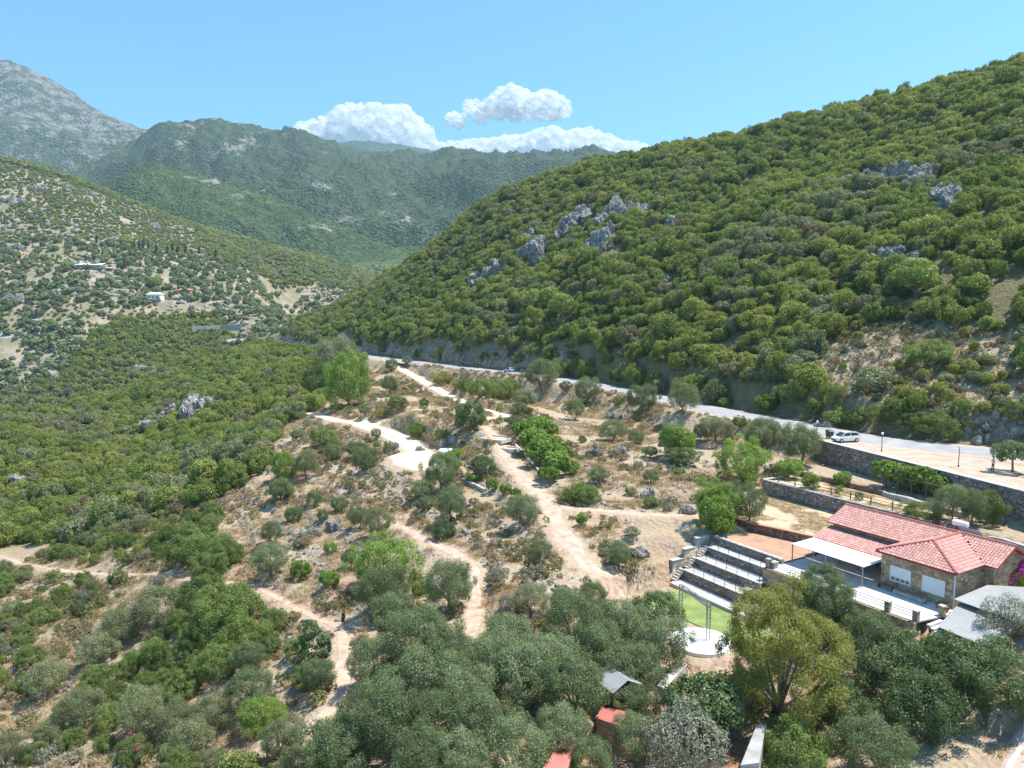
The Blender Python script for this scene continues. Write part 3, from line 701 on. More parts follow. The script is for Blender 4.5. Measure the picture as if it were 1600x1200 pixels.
def cloud(label, outline, base_v, Y, seed, puff=1.0, flat_=0.5):
    """outline: (u, v) along the top; puffs fill down to base_v"""
    r_ = random.Random(seed); mb = bmesh.new(); px = Y / FPX
    u0, u1 = outline[0][0], outline[-1][0]
    us = [o[0] for o in outline]; vs = [o[1] for o in outline]
    u = u0
    spheres = []
    while u < u1:
        top = np.interp(u, us, vs); 
        v = top
        while v < base_v:
            rad = (5 + 9 * r_.random()) * puff * (1 if v > top + 6 else 0.75)
            spheres.append((u + r_.uniform(-4, 4), v + rad * 0.9, rad, r_.uniform(-30, 30)))
            v += rad * 1.1
        u += 6 * puff
    for (a, b, rad, dy) in spheres:
        c = PY(a, b, Y + dy * px); m4 = Matrix.Translation(Vector(c)) @ Matrix.Diagonal((rad * px, rad * px, rad * px * r_.uniform(0.75, 1.0), 1))
        bmesh.ops.create_icosphere(mb, subdivisions=2, radius=1.0, matrix=m4)
    me = bpy.data.meshes.new('cloud'); mb.to_mesh(me); mb.free()
    co = np.empty(len(me.vertices) * 3, np.float32); me.vertices.foreach_get('co', co); co = co.reshape(-1, 3)
    k = px * 6
    co[:, 2] += fbm(co[:, 0], co[:, 1] + co[:, 2], k, 4, seed) * px * 5; co[:, 0] += fbm(co[:, 2], co[:, 1] + co[:, 0], k, 4, seed + 9) * px * 4
    me.vertices.foreach_set('co', co.ravel()); me.polygons.foreach_set('use_smooth', np.ones(len(me.polygons), dtype=bool)); me.update()
    me.materials.append(M_CLOUD); co_ = mesh_obj('cloud', me)
    md = co_.modifiers.new('fuse', 'REMESH'); md.mode = 'VOXEL'; md.voxel_size = px * (2.2 if puff > 0.7 else 1.2); md.use_smooth_shade = True
    wme = me.copy(); wme.materials.clear(); wme.materials.append(M_WISP)
    wc = np.empty(len(wme.vertices) * 3, np.float32); wme.vertices.foreach_get('co', wc); wc = wc.reshape(-1, 3)
    wn3 = np.empty(len(wme.vertices) * 3, np.float32); wme.vertices.foreach_get('normal', wn3); wc += wn3.reshape(-1, 3) * px * 3.2 * puff
    wme.vertices.foreach_set('co', wc.ravel()); wme.update(); wo = bpy.data.objects.new('wisps', wme); COL.objects.link(wo); wo.parent = co_
    m2 = wo.modifiers.new('fuse', 'REMESH'); m2.mode = 'VOXEL'; m2.voxel_size = px * 1.8; m2.use_smooth_shade = True
    return tag(co_, label, 'cloud', 'cumulus clouds over the far ridge')
CY = 9500
cloud('heaped white cumulus rising behind the green mountain top', [(458, 203), (472, 194), (490, 190), (512, 182), (530, 170), (545, 163), (562, 167), (580, 162), (600, 168), (622, 165), (640, 168), (652, 186), (664, 198), (680, 212)], 262, CY, 3)
cloud('long low white cloud bank along the far ridge in mid-picture', [(670, 226), (700, 224), (735, 220), (770, 218), (800, 215), (830, 210), (848, 202), (868, 200), (885, 210), (905, 203), (920, 201), (940, 210), (960, 219), (985, 224), (1005, 226), (1024, 238)], 275, CY, 5)
cloud('single floating white cloud above the others', [(750, 170), (764, 153), (782, 139), (797, 133), (815, 141), (835, 147), (850, 141), (868, 146), (882, 160)], 172, CY + 4000, 8, 0.8)
cloud('small round white puff left of the floating cloud', [(700, 182), (710, 175), (722, 178)], 188, CY + 4000, 10, 0.6)
cloud('tiny white cloud wisp just above the round puff', [(728, 165), (733, 157), (739, 155), (742, 158)], 169, CY + 4000, 12, 0.7)
cloud('tiny white cloud tip peeping over the wooded hill skyline', [(1064, 236), (1072, 229), (1080, 226), (1086, 228)], 250, CY, 14, 0.7)

# ------------------------------------------------------------------ summer haze
m, n, l = new_mat('haze_air')
out = n.new('ShaderNodeOutputMaterial'); pv = n.new('ShaderNodeVolumePrincipled')
pv.inputs['Color'].default_value = (0.62, 0.83, 1.0, 1); pv.inputs['Density'].default_value = 1.0e-4; pv.inputs['Anisotropy'].default_value = 0.2
l.new(pv.outputs[0], out.inputs['Volume'])
tag(MB().box((0, 2900, 720), (15000, 6800, 1580)).build('haze', m), 'thin bluish summer haze filling the valley air', kind='stuff')
# ------------------------------------------------------------------ plants: shapes
LM = {
    'olive': leaf_mat('olive_leaves', [(0.108, 0.14, 0.062), (0.182, 0.225, 0.102), (0.285, 0.33, 0.175)], 0.25),
    'dense': leaf_mat('mastic_leaves', [(0.088, 0.128, 0.034), (0.16, 0.215, 0.055), (0.275, 0.33, 0.1)], 0.28),
    'bright': leaf_mat('bright_leaves', [(0.115, 0.185, 0.032), (0.195, 0.29, 0.055), (0.31, 0.4, 0.095)], 0.34),
    'dark': leaf_mat('carob_leaves', [(0.062, 0.1, 0.038), (0.115, 0.17, 0.062), (0.21, 0.265, 0.115)], 0.22),
    'yellow': leaf_mat('yellowish_leaves', [(0.17, 0.185, 0.045), (0.31, 0.305, 0.08), (0.46, 0.42, 0.14)], 0.35),
    'grey': leaf_mat('grey_leaves', [(0.138, 0.150, 0.102), (0.216, 0.222, 0.156), (0.324, 0.312, 0.240)], 0.2),
    'drybush': leaf_mat('dry_shrub_leaves', [(0.16, 0.13, 0.07), (0.24, 0.20, 0.11), (0.32, 0.28, 0.17)], 0.2),
    'maq': leaf_mat('maquis_leaves', [(0.095, 0.137, 0.031), (0.185, 0.237, 0.054), (0.319, 0.358, 0.092)], 0.28),
    'maq2': leaf_mat('maquis_light_leaves', [(0.157, 0.185, 0.040), (0.252, 0.282, 0.065), (0.381, 0.392, 0.112)], 0.3),
    'maq3': leaf_mat('maquis_grey_leaves', [(0.140, 0.157, 0.073), (0.218, 0.237, 0.112), (0.325, 0.336, 0.185)], 0.22),
    'pine': leaf_mat('pine_needles', [(0.147, 0.194, 0.046), (0.256, 0.318, 0.078), (0.403, 0.449, 0.132)], 0.25),
    'cypress': leaf_mat('cypress_leaves', [(0.05, 0.08, 0.034), (0.07, 0.11, 0.045), (0.11, 0.15, 0.065)], 0.1),
    'straw': leaf_mat('dry_stems', [(0.240, 0.170, 0.090), (0.360, 0.265, 0.145), (0.480, 0.370, 0.210)], 0.2),
    'brownbush': leaf_mat('brown_scrub', [(0.150, 0.115, 0.070), (0.230, 0.180, 0.105), (0.300, 0.255, 0.140)], 0.15),
    'greenbush': leaf_mat('spurge_scrub', [(0.120, 0.130, 0.050), (0.190, 0.190, 0.075), (0.270, 0.250, 0.100)], 0.2),
    'magenta': leaf_mat('bougainvillea_bracts', [(0.300, 0.020, 0.260), (0.500, 0.040, 0.420), (0.600, 0.120, 0.500)], 0.3),
    'pink': leaf_mat('oleander_flowers', [(0.400, 0.080, 0.160), (0.550, 0.150, 0.250), (0.600, 0.250, 0.330)], 0.3),
}
M_BARK = simple_mat('grey_bark', (0.20, 0.165, 0.13), 0.95, 0.3, 4, 0.6)
M_TWIG = simple_mat('pale_twigs', (0.27, 0.24, 0.21), 0.95, 0.2, 4)

def leaves_np(C, Nrm, ln, wd, rng, jit=0.55, droop=0.0):
    n = len(C); d = Nrm + rng.normal(0, jit, (n, 3)); d[:, 2] += 0.15; d /= np.linalg.norm(d, axis=1)[:, None] + 1e-9
    a = rng.normal(0, 1, (n, 3)); a[:, 2] -= droop * 2.0; a -= d * (a * d).sum(1)[:, None]; a /= np.linalg.norm(a, axis=1)[:, None] + 1e-9
    b = np.cross(d, a); s = (0.7 + 0.6 * rng.random(n))[:, None]
    V = np.stack([C - a * ln / 2 * s, C + b * wd / 2 * s, C + a * ln / 2 * s, C - b * wd / 2 * s], 1)
    return V.reshape(-1, 3), np.arange(4 * n).reshape(n, 4)

def crown_mesh(name, mat, seed, width, height, z0, nl, nleaf, ln, wd, lob=0.30, jit=0.55, droop=0.0, taper=0.0, inner=0.2, shell=(0.78, 1.06), flat=1.0):
    rng = np.random.default_rng(seed)
    rx = width / 2; rz = (height - z0) / 2; cz = z0 + rz
    k = np.arange(nl) + 0.5; ph = np.arccos(np.clip(1 - 1.82 * k / nl, -1, 1)); th = math.pi * (1 + 5 ** 0.5) * k + rng.random() * 6
    D = np.stack([np.sin(ph) * np.cos(th), np.sin(ph) * np.sin(th), np.cos(ph)], 1) + rng.normal(0, 0.13, (nl, 3))
    rad = lob * rx * (0.65 + 0.7 * rng.random(nl)); core = (1 - lob * 0.95) * (0.70 + 0.46 * rng.random(nl))
    rad *= np.where(rng.random(nl) < 0.1, 0.5, 1.0)
    lop = np.array([rng.uniform(0.86, 1.12), rng.uniform(0.86, 1.12), 1.0])
    Ctr = D * np.array([rx, rx, rz]) * core[:, None] * lop
    if taper:  # narrower towards the top
        Ctr[:, :2] *= (1 - taper * np.clip(Ctr[:, 2:] / rz, -1, 1))
    pr = rad ** 2 / (rad ** 2).sum(); L = rng.choice(nl, nleaf, p=pr)
    dr = rng.normal(0, 1, (nleaf, 3)); out = D[L] / (np.linalg.norm(D[L], axis=1)[:, None] + 1e-9)
    dr /= np.linalg.norm(dr, axis=1)[:, None]; s = (dr * out).sum(1); dr = np.where((s < -0.25)[:, None], dr - 2 * s[:, None] * out, dr)
    sh = shell[0] + (shell[1] - shell[0]) * rng.random(nleaf); ins = rng.random(nleaf) < inner; sh = np.where(ins, rng.random(nleaf) * 0.8, sh)
    C = Ctr[L] + dr * (rad[L] * sh)[:, None] * np.array([1, 1, flat])
    C[:, 2] += cz - droop * rng.random(nleaf) * 0.8
    C[:, 2] = np.maximum(C[:, 2], 0.12 * rng.random(nleaf) + 0.03)
    V, F = leaves_np(C, dr, ln, wd, rng, jit, droop)
    tint = np.clip(rng.random(nl)[L] * 0.55 + rng.random(nleaf) * 0.45, 0, 1)
    return np_mesh(name, V, F, mat, False, {'tint': np.repeat(tint, 4)}), Ctr + np.array([0, 0, cz])

def trunk_mesh(name, seed, ctr, z0, r0, nlimb=6, lean=0.3, mat=None, fork=None):
    r_ = random.Random(seed); mb = MB(); fork = fork or z0 * r_.uniform(0.75, 1.0) + 0.35
    lx, ly = r_.uniform(-lean, lean), r_.uniform(-lean, lean)
    mb.tube([(0, 0, -0.35), (lx * 0.2, ly * 0.2, fork * 0.35), (lx, ly, fork)], [r0 * 1.35, r0, r0 * 0.8], 7)
    for c in r_.sample(list(map(tuple, ctr)), min(nlimb, len(ctr))):
        m = ((lx + c[0]) / 2 + r_.uniform(-.2, .2), (ly + c[1]) / 2 + r_.uniform(-.2, .2), (fork + c[2]) / 2 + 0.1)
        mb.tube([(lx, ly, fork - 0.1), m, c], [r0 * 0.6, r0 * 0.36, r0 * 0.12], 5)
    return mb.mesh(name, mat or M_BARK)

PROTO = {}          # kind -> list of (crown mesh, trunk mesh, width, height)
def proto(kind, n_, mat, width, height, z0, nl, nleaf, ln, wd, r0=0.16, seed=0, **kw):
    tl = kw.pop('nlimb', 6); lst = []
    for i in range(n_):
        w_ = width; h_ = height * (1 + 0.12 * ((i * 7 % 5) - 2) / 2)
        me, ctr = crown_mesh(kind + '_crown', LM[mat], seed * 31 + i * 7 + 1, w_, h_, z0, nl, nleaf, ln, wd, **kw)
        lst.append((me, trunk_mesh(kind + '_trunk', seed * 13 + i, ctr, max(z0, 0.25), r0, tl), w_, h_))
    PROTO[kind] = lst
def recolour(kind, src, mat):
    out = []
    for me, tr, w_, h_ in PROTO[src]:
        m2 = me.copy(); m2.materials.clear(); m2.materials.append(LM[mat]); out.append((m2, tr, w_, h_))
    PROTO[kind] = out
proto('olive', 5, 'olive', 5.0, 4.4, 0.8, 48, 19000, 0.145, 0.055, 0.17, 1, lob=0.25, jit=0.7, inner=0.15, shell=(0.6, 1.22))
proto('dense', 4, 'dense', 5.0, 4.3, 0.1, 76, 19000, 0.12, 0.085, 0.14, 2, lob=0.21, jit=0.65, shell=(0.6, 1.2))
proto('fig', 3, 'bright', 5.0, 4.4, 0.5, 50, 8500, 0.20, 0.16, 0.14, 3, lob=0.24, jit=0.6, shell=(0.6, 1.2))
recolour('bright', 'dense', 'bright'); recolour('darkfig', 'fig', 'dark'); recolour('dark', 'dense', 'dark'); recolour('yellow', 'dense', 'yellow'); recolour('greybush', 'olive', 'grey'); recolour('greenolive', 'olive', 'maq3')
proto('maquis', 5, 'maq', 4.6, 3.9, 0.1, 30, 3200, 0.28, 0.19, 0.12, 4, lob=0.30, jit=0.55, nlimb=3, shell=(0.65, 1.18))
recolour('maquis_dry', 'maquis', 'drybush'); recolour('maquis_light', 'maquis', 'maq2'); recolour('maquis_grey', 'maquis', 'maq3')
proto('far', 4, 'maq', 4.6, 3.8, 0.1, 12, 330, 0.85, 0.65, 0.12, 5, lob=0.42, jit=0.35, nlimb=2, inner=0.05)
recolour('far_dry', 'far', 'drybush'); recolour('far_light', 'far', 'maq2'); recolour('far_grey', 'far', 'maq3'); recolour('far_olive', 'far', 'olive')
proto('eucalyptus', 2, 'yellow', 9.0, 12.0, 0.8, 110, 60000, 0.24, 0.07, 0.3, 6, lob=0.19, shell=(0.4, 1.25), jit=0.7, droop=0.4, taper=0.2, nlimb=12)
recolour('gum', 'eucalyptus', 'olive')
proto('conifer', 2, 'dark', 4.0, 6.5, 0.3, 40, 5200, 0.24, 0.12, 0.14, 7, lob=0.25, taper=0.55)
proto('pine', 2, 'pine', 8.0, 8.0, 1.2, 26, 4200, 0.5, 0.22, 0.22, 8, lob=0.33, taper=0.25, flat=0.6)
proto('cypress', 2, 'cypress', 1.6, 9.0, 0.3, 26, 900, 0.42, 0.22, 0.12, 9, lob=0.55, taper=0.45, nlimb=2)
proto('vine', 3, 'bright', 3.0, 1.9, 0.75, 16, 1500, 0.24, 0.22, 0.06, 10, lob=0.34)
proto('sapling', 2, 'bright', 1.8, 2.6, 0.9, 10, 520, 0.20, 0.14, 0.05, 11, lob=0.38, nlimb=4)
proto('baretree', 2, 'grey', 6.0, 5.0, 0.7, 34, 5200, 0.20, 0.09, 0.16, 12, lob=0.28, nlimb=24)

PROTO['roadtree'] = None
proto('roadtree', 1, 'dark', 5.0, 4.2, 1.7, 26, 5200, 0.2, 0.16, 0.13, 17, lob=0.27, jit=0.6, nlimb=9)
def plant(kind, name, loc, width, hs=1.0, label=None, cat='tree', group=None, parts=True, var=None, rz=None, stretch=1.0):
    """one tree or shrub: an empty at its foot with crown and trunk"""
    lst = PROTO[kind]; me, tr, w0, h0 = lst[rnd.randrange(len(lst)) if var is None else var % len(lst)]
    s = width / w0; rz = rnd.uniform(0, 6.28) if rz is None else rz
    if parts:
        o = empty(name, tuple(float(v) for v in loc), rz, (s, s * stretch, s * hs))
        c = bpy.data.objects.new('crown', me); COL.objects.link(c); c.parent = o
        t = bpy.data.objects.new('trunk', tr); COL.objects.link(t); t.parent = o
    else:
        o = bpy.data.objects.new(name, me); o.location = tuple(float(v) for v in loc); o.rotation_euler = (0, 0, rz); o.scale = (s, s, s * hs); COL.objects.link(o)
    return tag(o, label, cat, group)

def scatter(name, meshes, P, rz, sc, idx, label):
    """one object of kind stuff: copies of small meshes on points"""
    me = bpy.data.meshes.new(name); P = np.asarray(P, np.float32); n_ = len(P)
    me.vertices.add(n_); me.vertices.foreach_set('co', P.ravel())
    sc = np.asarray(sc, np.float32)
    if sc.ndim == 1: sc = np.stack([sc, sc, sc], 1)
    for an, ty, val, key in (('rot', 'FLOAT_VECTOR', np.stack([np.zeros(n_), np.zeros(n_), np.asarray(rz)], 1), 'vector'), ('scl', 'FLOAT_VECTOR', sc, 'vector'), ('pick', 'INT', np.asarray(idx, np.int32), 'value')):
        a = me.attributes.new(an, ty, 'POINT'); a.data.foreach_set(key, np.ascontiguousarray(val, np.int32 if ty == 'INT' else np.float32).ravel())
    o = bpy.data.objects.new(name, me); COL.objects.link(o)
    ng = bpy.data.node_groups.new(name, 'GeometryNodeTree'); ng.interface.new_socket('Geometry', in_out='INPUT', socket_type='NodeSocketGeometry'); ng.interface.new_socket('Geometry', in_out='OUTPUT', socket_type='NodeSocketGeometry')
    n, l = ng.nodes, ng.links; gi = n.new('NodeGroupInput'); go = n.new('NodeGroupOutput')
    iop = n.new('GeometryNodeInstanceOnPoints'); jn = n.new('GeometryNodeJoinGeometry')
    for m in reversed(meshes):
        src = bpy.data.objects.new(name + '_piece', m)
        oi = n.new('GeometryNodeObjectInfo'); oi.inputs[0].default_value = src; oi.inputs['As Instance'].default_value = True
        l.new(oi.outputs['Geometry'], jn.inputs[0])
    l.new(gi.outputs[0], iop.inputs['Points']); l.new(jn.outputs[0], iop.inputs['Instance']); iop.inputs['Pick Instance'].default_value = True
    def attr(an, ty):
        a = n.new('GeometryNodeInputNamedAttribute'); a.data_type = ty; a.inputs[0].default_value = an; return a.outputs[0]
    l.new(attr('pick', 'INT'), iop.inputs['Instance Index']); l.new(attr('scl', 'FLOAT_VECTOR'), iop.inputs['Scale'])
    e2r = n.new('FunctionNodeEulerToRotation'); l.new(attr('rot', 'FLOAT_VECTOR'), e2r.inputs[0]); l.new(e2r.outputs[0], iop.inputs['Rotation'])
    l.new(iop.outputs[0], go.inputs[0])
    md = o.modifiers.new('scatter', 'NODES'); md.node_group = ng
    return tag(o, label, kind='stuff')

def poisson(x0, x1, y0, y1, sp, seed=0):
    """jittered triangular grid"""
    rng = np.random.default_rng(seed)
    xs = np.arange(x0, x1, sp); ys = np.arange(y0, y1, sp * 0.866); gx, gy = np.meshgrid(xs, ys)
    gx = gx + (np.arange(len(ys)) % 2)[:, None] * sp / 2
    return (gx + rng.uniform(-.42, .42, gx.shape) * sp).ravel(), (gy + rng.uniform(-.42, .42, gy.shape) * sp).ravel()
def in_view(x, y, z, m=90):
    dep = y * CT - (z - CZ) * ST; u, v = to_px(x, y, z); return (dep > 10) & (u > -m) & (u < 1600 + m) & (v < 1200 + m * 2) & (v > -200)
def visible(x, y, z):
    """not behind the land, seen from the photographer's position"""
    t = np.linspace(0.1, 0.97, 60)[None]; X = np.asarray(x)[:, None] * t; Y = np.asarray(y)[:, None] * t; Z = CZ + (np.asarray(z)[:, None] - CZ) * t
    return (Hs(X, Y) < Z).all(1)
EXCL = []     # (x, y, r) spots kept free of scattered plants (crags, hand-placed trees)
def free(x, y, pad=0.0):
    ok = np.ones(len(x), bool)
    for ex, ey, er in EXCL: ok &= np.hypot(x - ex, y - ey) > er + pad
    return ok
# ------------------------------------------------------------------ limestone: boulders, crags, road cutting
def rock_mat():
    m, n, l = new_mat('limestone')
    out = n.new('ShaderNodeOutputMaterial'); p = n.new('ShaderNodeBsdfPrincipled'); g = n.new('ShaderNodeNewGeometry')
    def nz(s, d=6, r=0.65):
        t = n.new('ShaderNodeTexNoise'); t.inputs['Scale'].default_value = s; t.inputs['Detail'].default_value = d; t.inputs['Roughness'].default_value = r
        l.new(g.outputs['Position'], t.inputs['Vector']); return t.outputs[0]
    a = nz(0.6); r = ramp(n, [(0.3, (0.13, 0.115, 0.105)), (0.48, (0.26, 0.24, 0.225)), (0.62, (0.37, 0.35, 0.33)), (0.8, (0.46, 0.44, 0.415))]); l.new(a, r.inputs[0])
    f = ramp(n, [(0.60, (0, 0, 0)), (0.72, (0.7, 0.7, 0.7))]); l.new(nz(0.25), f.inputs[0])
    c = mixc(n, l, f.outputs[0], r.outputs[0], (0.36, 0.24, 0.14))
    l.new(c, p.inputs['Base Color']); p.inputs['Roughness'].default_value = 0.95; p.inputs['Specular IOR Level'].default_value = 0.15
    b = n.new('ShaderNodeBump'); b.inputs['Strength'].default_value = 0.9; b.inputs['Distance'].default_value = 0.35; l.new(nz(1.8, 8, 0.7), b.inputs['Height']); l.new(b.outputs[0], p.inputs['Normal'])
    l.new(p.outputs[0], out.inputs[0]); return m
M_ROCK = rock_mat()
def boulder_mesh(seed, sub=4):
    bm = bmesh.new(); bmesh.ops.create_icosphere(bm, subdivisions=sub, radius=1.0); rng = np.random.default_rng(seed)
    Nn = rng.normal(0, 1, (15, 3)); Nn /= np.linalg.norm(Nn, axis=1)[:, None]; Dd = rng.uniform(0.62, 1.0, 15)
    for v in bm.verts:
        d = np.array(v.co.normalized()); k = Nn @ d; r = np.min(np.where(k > 0.05, Dd / np.maximum(k, 0.05), 9)); r = min(r, 1.25)
        r *= 1 + (0.30 * (0.5 - abs(float(fbm(d[0] * 2.2 + d[2] * .5, d[1] * 2.2 - d[2] * .5, 0.5, 3, seed))) * 2) if sub > 2 else 0.1 * float(fbm(d[0] * 2 + d[2], d[1] * 2 - d[2], 0.7, 3, seed)))
        v.co = Vector(d * r)
    me = bpy.data.meshes.new('boulder'); bm.to_mesh(me); bm.free(); me.materials.append(M_ROCK); return me
BOULD = [boulder_mesh(s) for s in range(6)]; PEB = [boulder_mesh(s + 20, 1) for s in range(5)]
def crag(u, v, wpx, hpx, label, group, seed, n_=None):
    p = hit(u, v + hpx * 0.5); k = pxm(p); wm, hm = wpx / k, hpx / k; r_ = random.Random(seed)
    o = empty('rock_outcrop', tuple(p)); tag(o, label, 'rock', group)
    n_ = (n_ or max(5, int(wpx / 5))) * 2
    for i in range(n_):
        x = r_.uniform(-.5, .5) * wm; hh = hm * r_.uniform(0.22, 0.62) * (1 - abs(x / wm) * 0.7); y = r_.uniform(-0.1, 0.7) * hm
        z = float(Hs(p[0] + x, p[1] + y)) - p[2]
        b = bpy.data.objects.new('boulder', BOULD[r_.randrange(6)]); COL.objects.link(b); b.parent = o
        b.location = (x, y, z + hh * 0.25); ww = hh * r_.uniform(0.45, 0.95); b.scale = (ww, ww * r_.uniform(0.7, 1.1), hh); b.rotation_euler = (r_.uniform(-.4, .4), r_.uniform(-.4, .4), r_.uniform(0, 6))
    EXCL.append((p[0], p[1] + hm * 0.15, wm * 0.36)); EXCL.append((p[0] - wm * .2, p[1] - 1.5, wm * 0.3)); EXCL.append((p[0] + wm * .2, p[1] - 1.5, wm * 0.3))
    EXCL.append((p[0], p[1] - 4.0, 2.6 + wm * 0.15))
HC = [(1345, 272, 70, 24), (1400, 262, 64, 26), (1440, 272, 56, 30), (1485, 300, 40, 40), (1318, 284, 40, 18), (1495, 232, 34, 12), (1385, 396, 74, 28), (1428, 404, 40, 24),
      (905, 335, 60, 28), (962, 328, 54, 38), (1005, 322, 30, 24), (940, 362, 64, 32), (885, 350, 34, 28), (840, 386, 44, 40), (830, 362, 26, 24), (1045, 347, 30, 24), (772, 416, 34, 24), (742, 432, 24, 16), (950, 382, 22, 18), (1040, 436, 16, 14)]
for i, c in enumerate(HC): crag(*c, 'grey limestone crag breaking through the woods of the big hill above the road', 'crags on the wooded hill', 100 + i)
for i, c in enumerate([(303, 634, 54, 40), (270, 640, 34, 26)]): crag(*c, 'broad grey cliff in the wooded slope facing the ravine', 'cliff blocks above the ravine', 200 + i)
crag(230, 660, 36, 28, 'dark grey cliff lower left of the broad cliff in the ravine woods', None, 210)
crag(28, 748, 34, 32, 'pale pointed rock standing in the woods at the left picture edge', None, 211)
for i, c in enumerate([(258, 568, 14, 16), (215, 574, 12, 14), (290, 557, 12, 12), (322, 568, 14, 14), (240, 578, 10, 12)]): crag(*c, 'small white limestone pinnacle on the far bank of the ravine', 'pinnacles on the far ravine bank', 220 + i, 4)
for i, c in enumerate([(1545, 682, 44, 22), (1585, 672, 36, 24), (1520, 668, 26, 14), (1290, 662, 26, 14)]): crag(*c, 'low grey boulders on the bank above the road at right', 'boulders above the road bank', 240 + i)
for i, c in enumerate([(655, 700, 16, 10), (610, 698, 22, 14), (480, 828, 24, 16), (520, 820, 24, 18), (795, 792, 30, 18), (835, 800, 26, 14), (965, 700, 26, 16), (1040, 690, 22, 16), (1010, 770, 30, 16), (930, 705, 24, 14), (1000, 860, 30, 20), (955, 648, 30, 14), (1075, 795, 30, 16), (700, 690, 22, 18)]):
    crag(*c, 'grey limestone outcrop among the dry olive terraces', 'outcrops on the olive terraces', 260 + i, 6)

for i, c in enumerate([(18, 312, 34, 16), (58, 292, 26, 12), (100, 288, 22, 9), (138, 300, 20, 9), (238, 350, 22, 12), (12, 462, 30, 22), (34, 440, 22, 14), (262, 368, 20, 10), (28, 385, 18, 10), (205, 448, 14, 10), (215, 345, 18, 8)]): crag(*c, 'grey rock outcrop on the dry far left hillside', 'outcrops of the far hillside', 300 + i, 6)
# rock cutting along the uphill side of the road
def cut_mat():
    m = M_ROCK.copy(); m.name = 'ochre_limestone'
    for nd in m.node_tree.nodes:
        if nd.type == 'VALTORGB' and len(nd.color_ramp.elements) == 4:
            for e, c in zip(nd.color_ramp.elements, [(0.15, 0.12, 0.09), (0.30, 0.255, 0.20), (0.41, 0.36, 0.30), (0.50, 0.45, 0.38)]): e.color = (*c, 1)
        if nd.type == 'VALTORGB' and len(nd.color_ramp.elements) == 2:
            nd.color_ramp.elements[0].position = 0.45; nd.color_ramp.elements[1].position = 0.6
    n, l = m.node_tree.nodes, m.node_tree.links; p = [q for q in n if q.type == 'BSDF_PRINCIPLED'][0]; src = p.inputs['Base Color'].links[0].from_socket
    g = n.new('ShaderNodeNewGeometry'); mp = n.new('ShaderNodeMapping'); mp.inputs['Scale'].default_value = (0.9, 0.9, 0.22); l.new(g.outputs['Position'], mp.inputs[0]); z = n.new('ShaderNodeTexNoise'); z.inputs['Scale'].default_value = 1.0; z.inputs['Detail'].default_value = 8; z.inputs['Roughness'].default_value = 0.7; l.new(mp.outputs[0], z.inputs['Vector'])
    r = ramp(n, [(0.38, (0.25, 0.25, 0.25)), (0.52, (1, 1, 1))]); l.new(z.outputs[0], r.inputs[0]); c = mixc(n, l, 0.85, src, r.outputs[0], 'MULTIPLY'); l.new(c, p.inputs['Base Color'])
    return m
M_CUT = cut_mat()
def cutting():
    P = np.array(ROAD); seg = np.r_[0, np.cumsum(np.hypot(*np.diff(P, axis=0).T))]; par = np.arange(len(P))
    s0, s1 = np.interp([45, 79], par, seg); s = np.arange(s0, s1, 0.9); x = np.interp(s, seg, P[:, 0]); y = np.interp(s, seg, P[:, 1]); pp = np.interp(s, seg, par)
    tx, ty = np.gradient(x), np.gradient(y); L = np.hypot(tx, ty); nx, ny = ty / L, -tx / L      # uphill
    rows = 18; V = []
    top = Hs(x + nx * 9.3, y + ny * 9.3) + 0.35
    env = sstep(s0, s0 + 18, s) * (1 - sstep(s1 - 30, s1, s)) * (0.62 + 0.6 * fbm(s, s * 0, 16, 3, 91))
    top = ROAD_Z + (top - ROAD_Z) * np.clip(env, 0.05, 1.0)
    for k in range(rows):
        t = k / (rows - 1); off = 6.3 + 2.0 * t ** 1.6
        wob = fbm(s * 1.0, np.full_like(s, t * 9), 6.0, 4, 71) * 1.5 + np.abs(fbm(s, np.full_like(s, t * 4), 3.2, 3, 75)) * 1.5 - 0.9
        wob = wob * math.sin(math.pi * min(1, t * 1.15 + 0.1))
        V.append(np.stack([x + nx * (off + wob), y + ny * (off + wob), ROAD_Z - 0.2 + (top - ROAD_Z + 0.2) * t + 0.25 * fbm(s, np.full_like(s, t * 7), 3, 3, 81)], -1))
    V = np.stack(V, 1); n_ = len(s); id_ = np.arange(n_ * rows).reshape(n_, rows)
    q = np.stack([id_[:-1, :-1], id_[1:, :-1], id_[1:, 1:], id_[:-1, 1:]], -1).reshape(-1, 4)[:, ::-1]
    tag(mesh_obj('rock_cutting', np_mesh('rock_cutting', V.reshape(-1, 3), q, M_CUT, False)), 'rough grey and ochre rock cutting along the far stretch of road', 'rock face')
cutting()

# loose stones: terrace risers, scree, scattered
rng = np.random.default_rng(5)
vi, vj = np.nonzero((RISER > 0.5) & (GR < 215) & (TRMASK < 0.25)); keep = rng.random(len(vi)) < np.clip(GR[vi, vj] / 420, 0.05, 0.6) * (0.25 + 0.75 * (fbm(GX[vi, vj], GY[vi, vj], 12, 3, 90) > -0.05))
x, y = GX[vi, vj][keep], GY[vi, vj][keep]; x = x + rng.uniform(-.4, .4, len(x)); y = y + rng.uniform(-.4, .4, len(x))
X2, Y2 = poisson(-60, 62, 60, 220, 2.2, 3); m = in_poly(X2, Y2, R_DRY) & (fbm(X2, Y2, 9, 3, 33) > 0.02); x = np.r_[x, X2[m]]; y = np.r_[y, Y2[m]]
X2, Y2 = poisson(-110, -5, 45, 130, 2.6, 4); m = in_poly(X2, Y2, R_SHRUB) & (fbm(X2, Y2, 9, 3, 35) > 0.12); x = np.r_[x, X2[m]]; y = np.r_[y, Y2[m]]
a_, b_ = to_local(x, y); ok = ~((a_ > -27) & (a_ < 16) & (b_ > -10) & (b_ < 32)) & ~((a_ > -19) & (a_ < 0) & (b_ > -21) & (b_ < -8)); 
d_, _, s_ = poly_dist(x, y, ROAD); ok &= d_ > 4.5
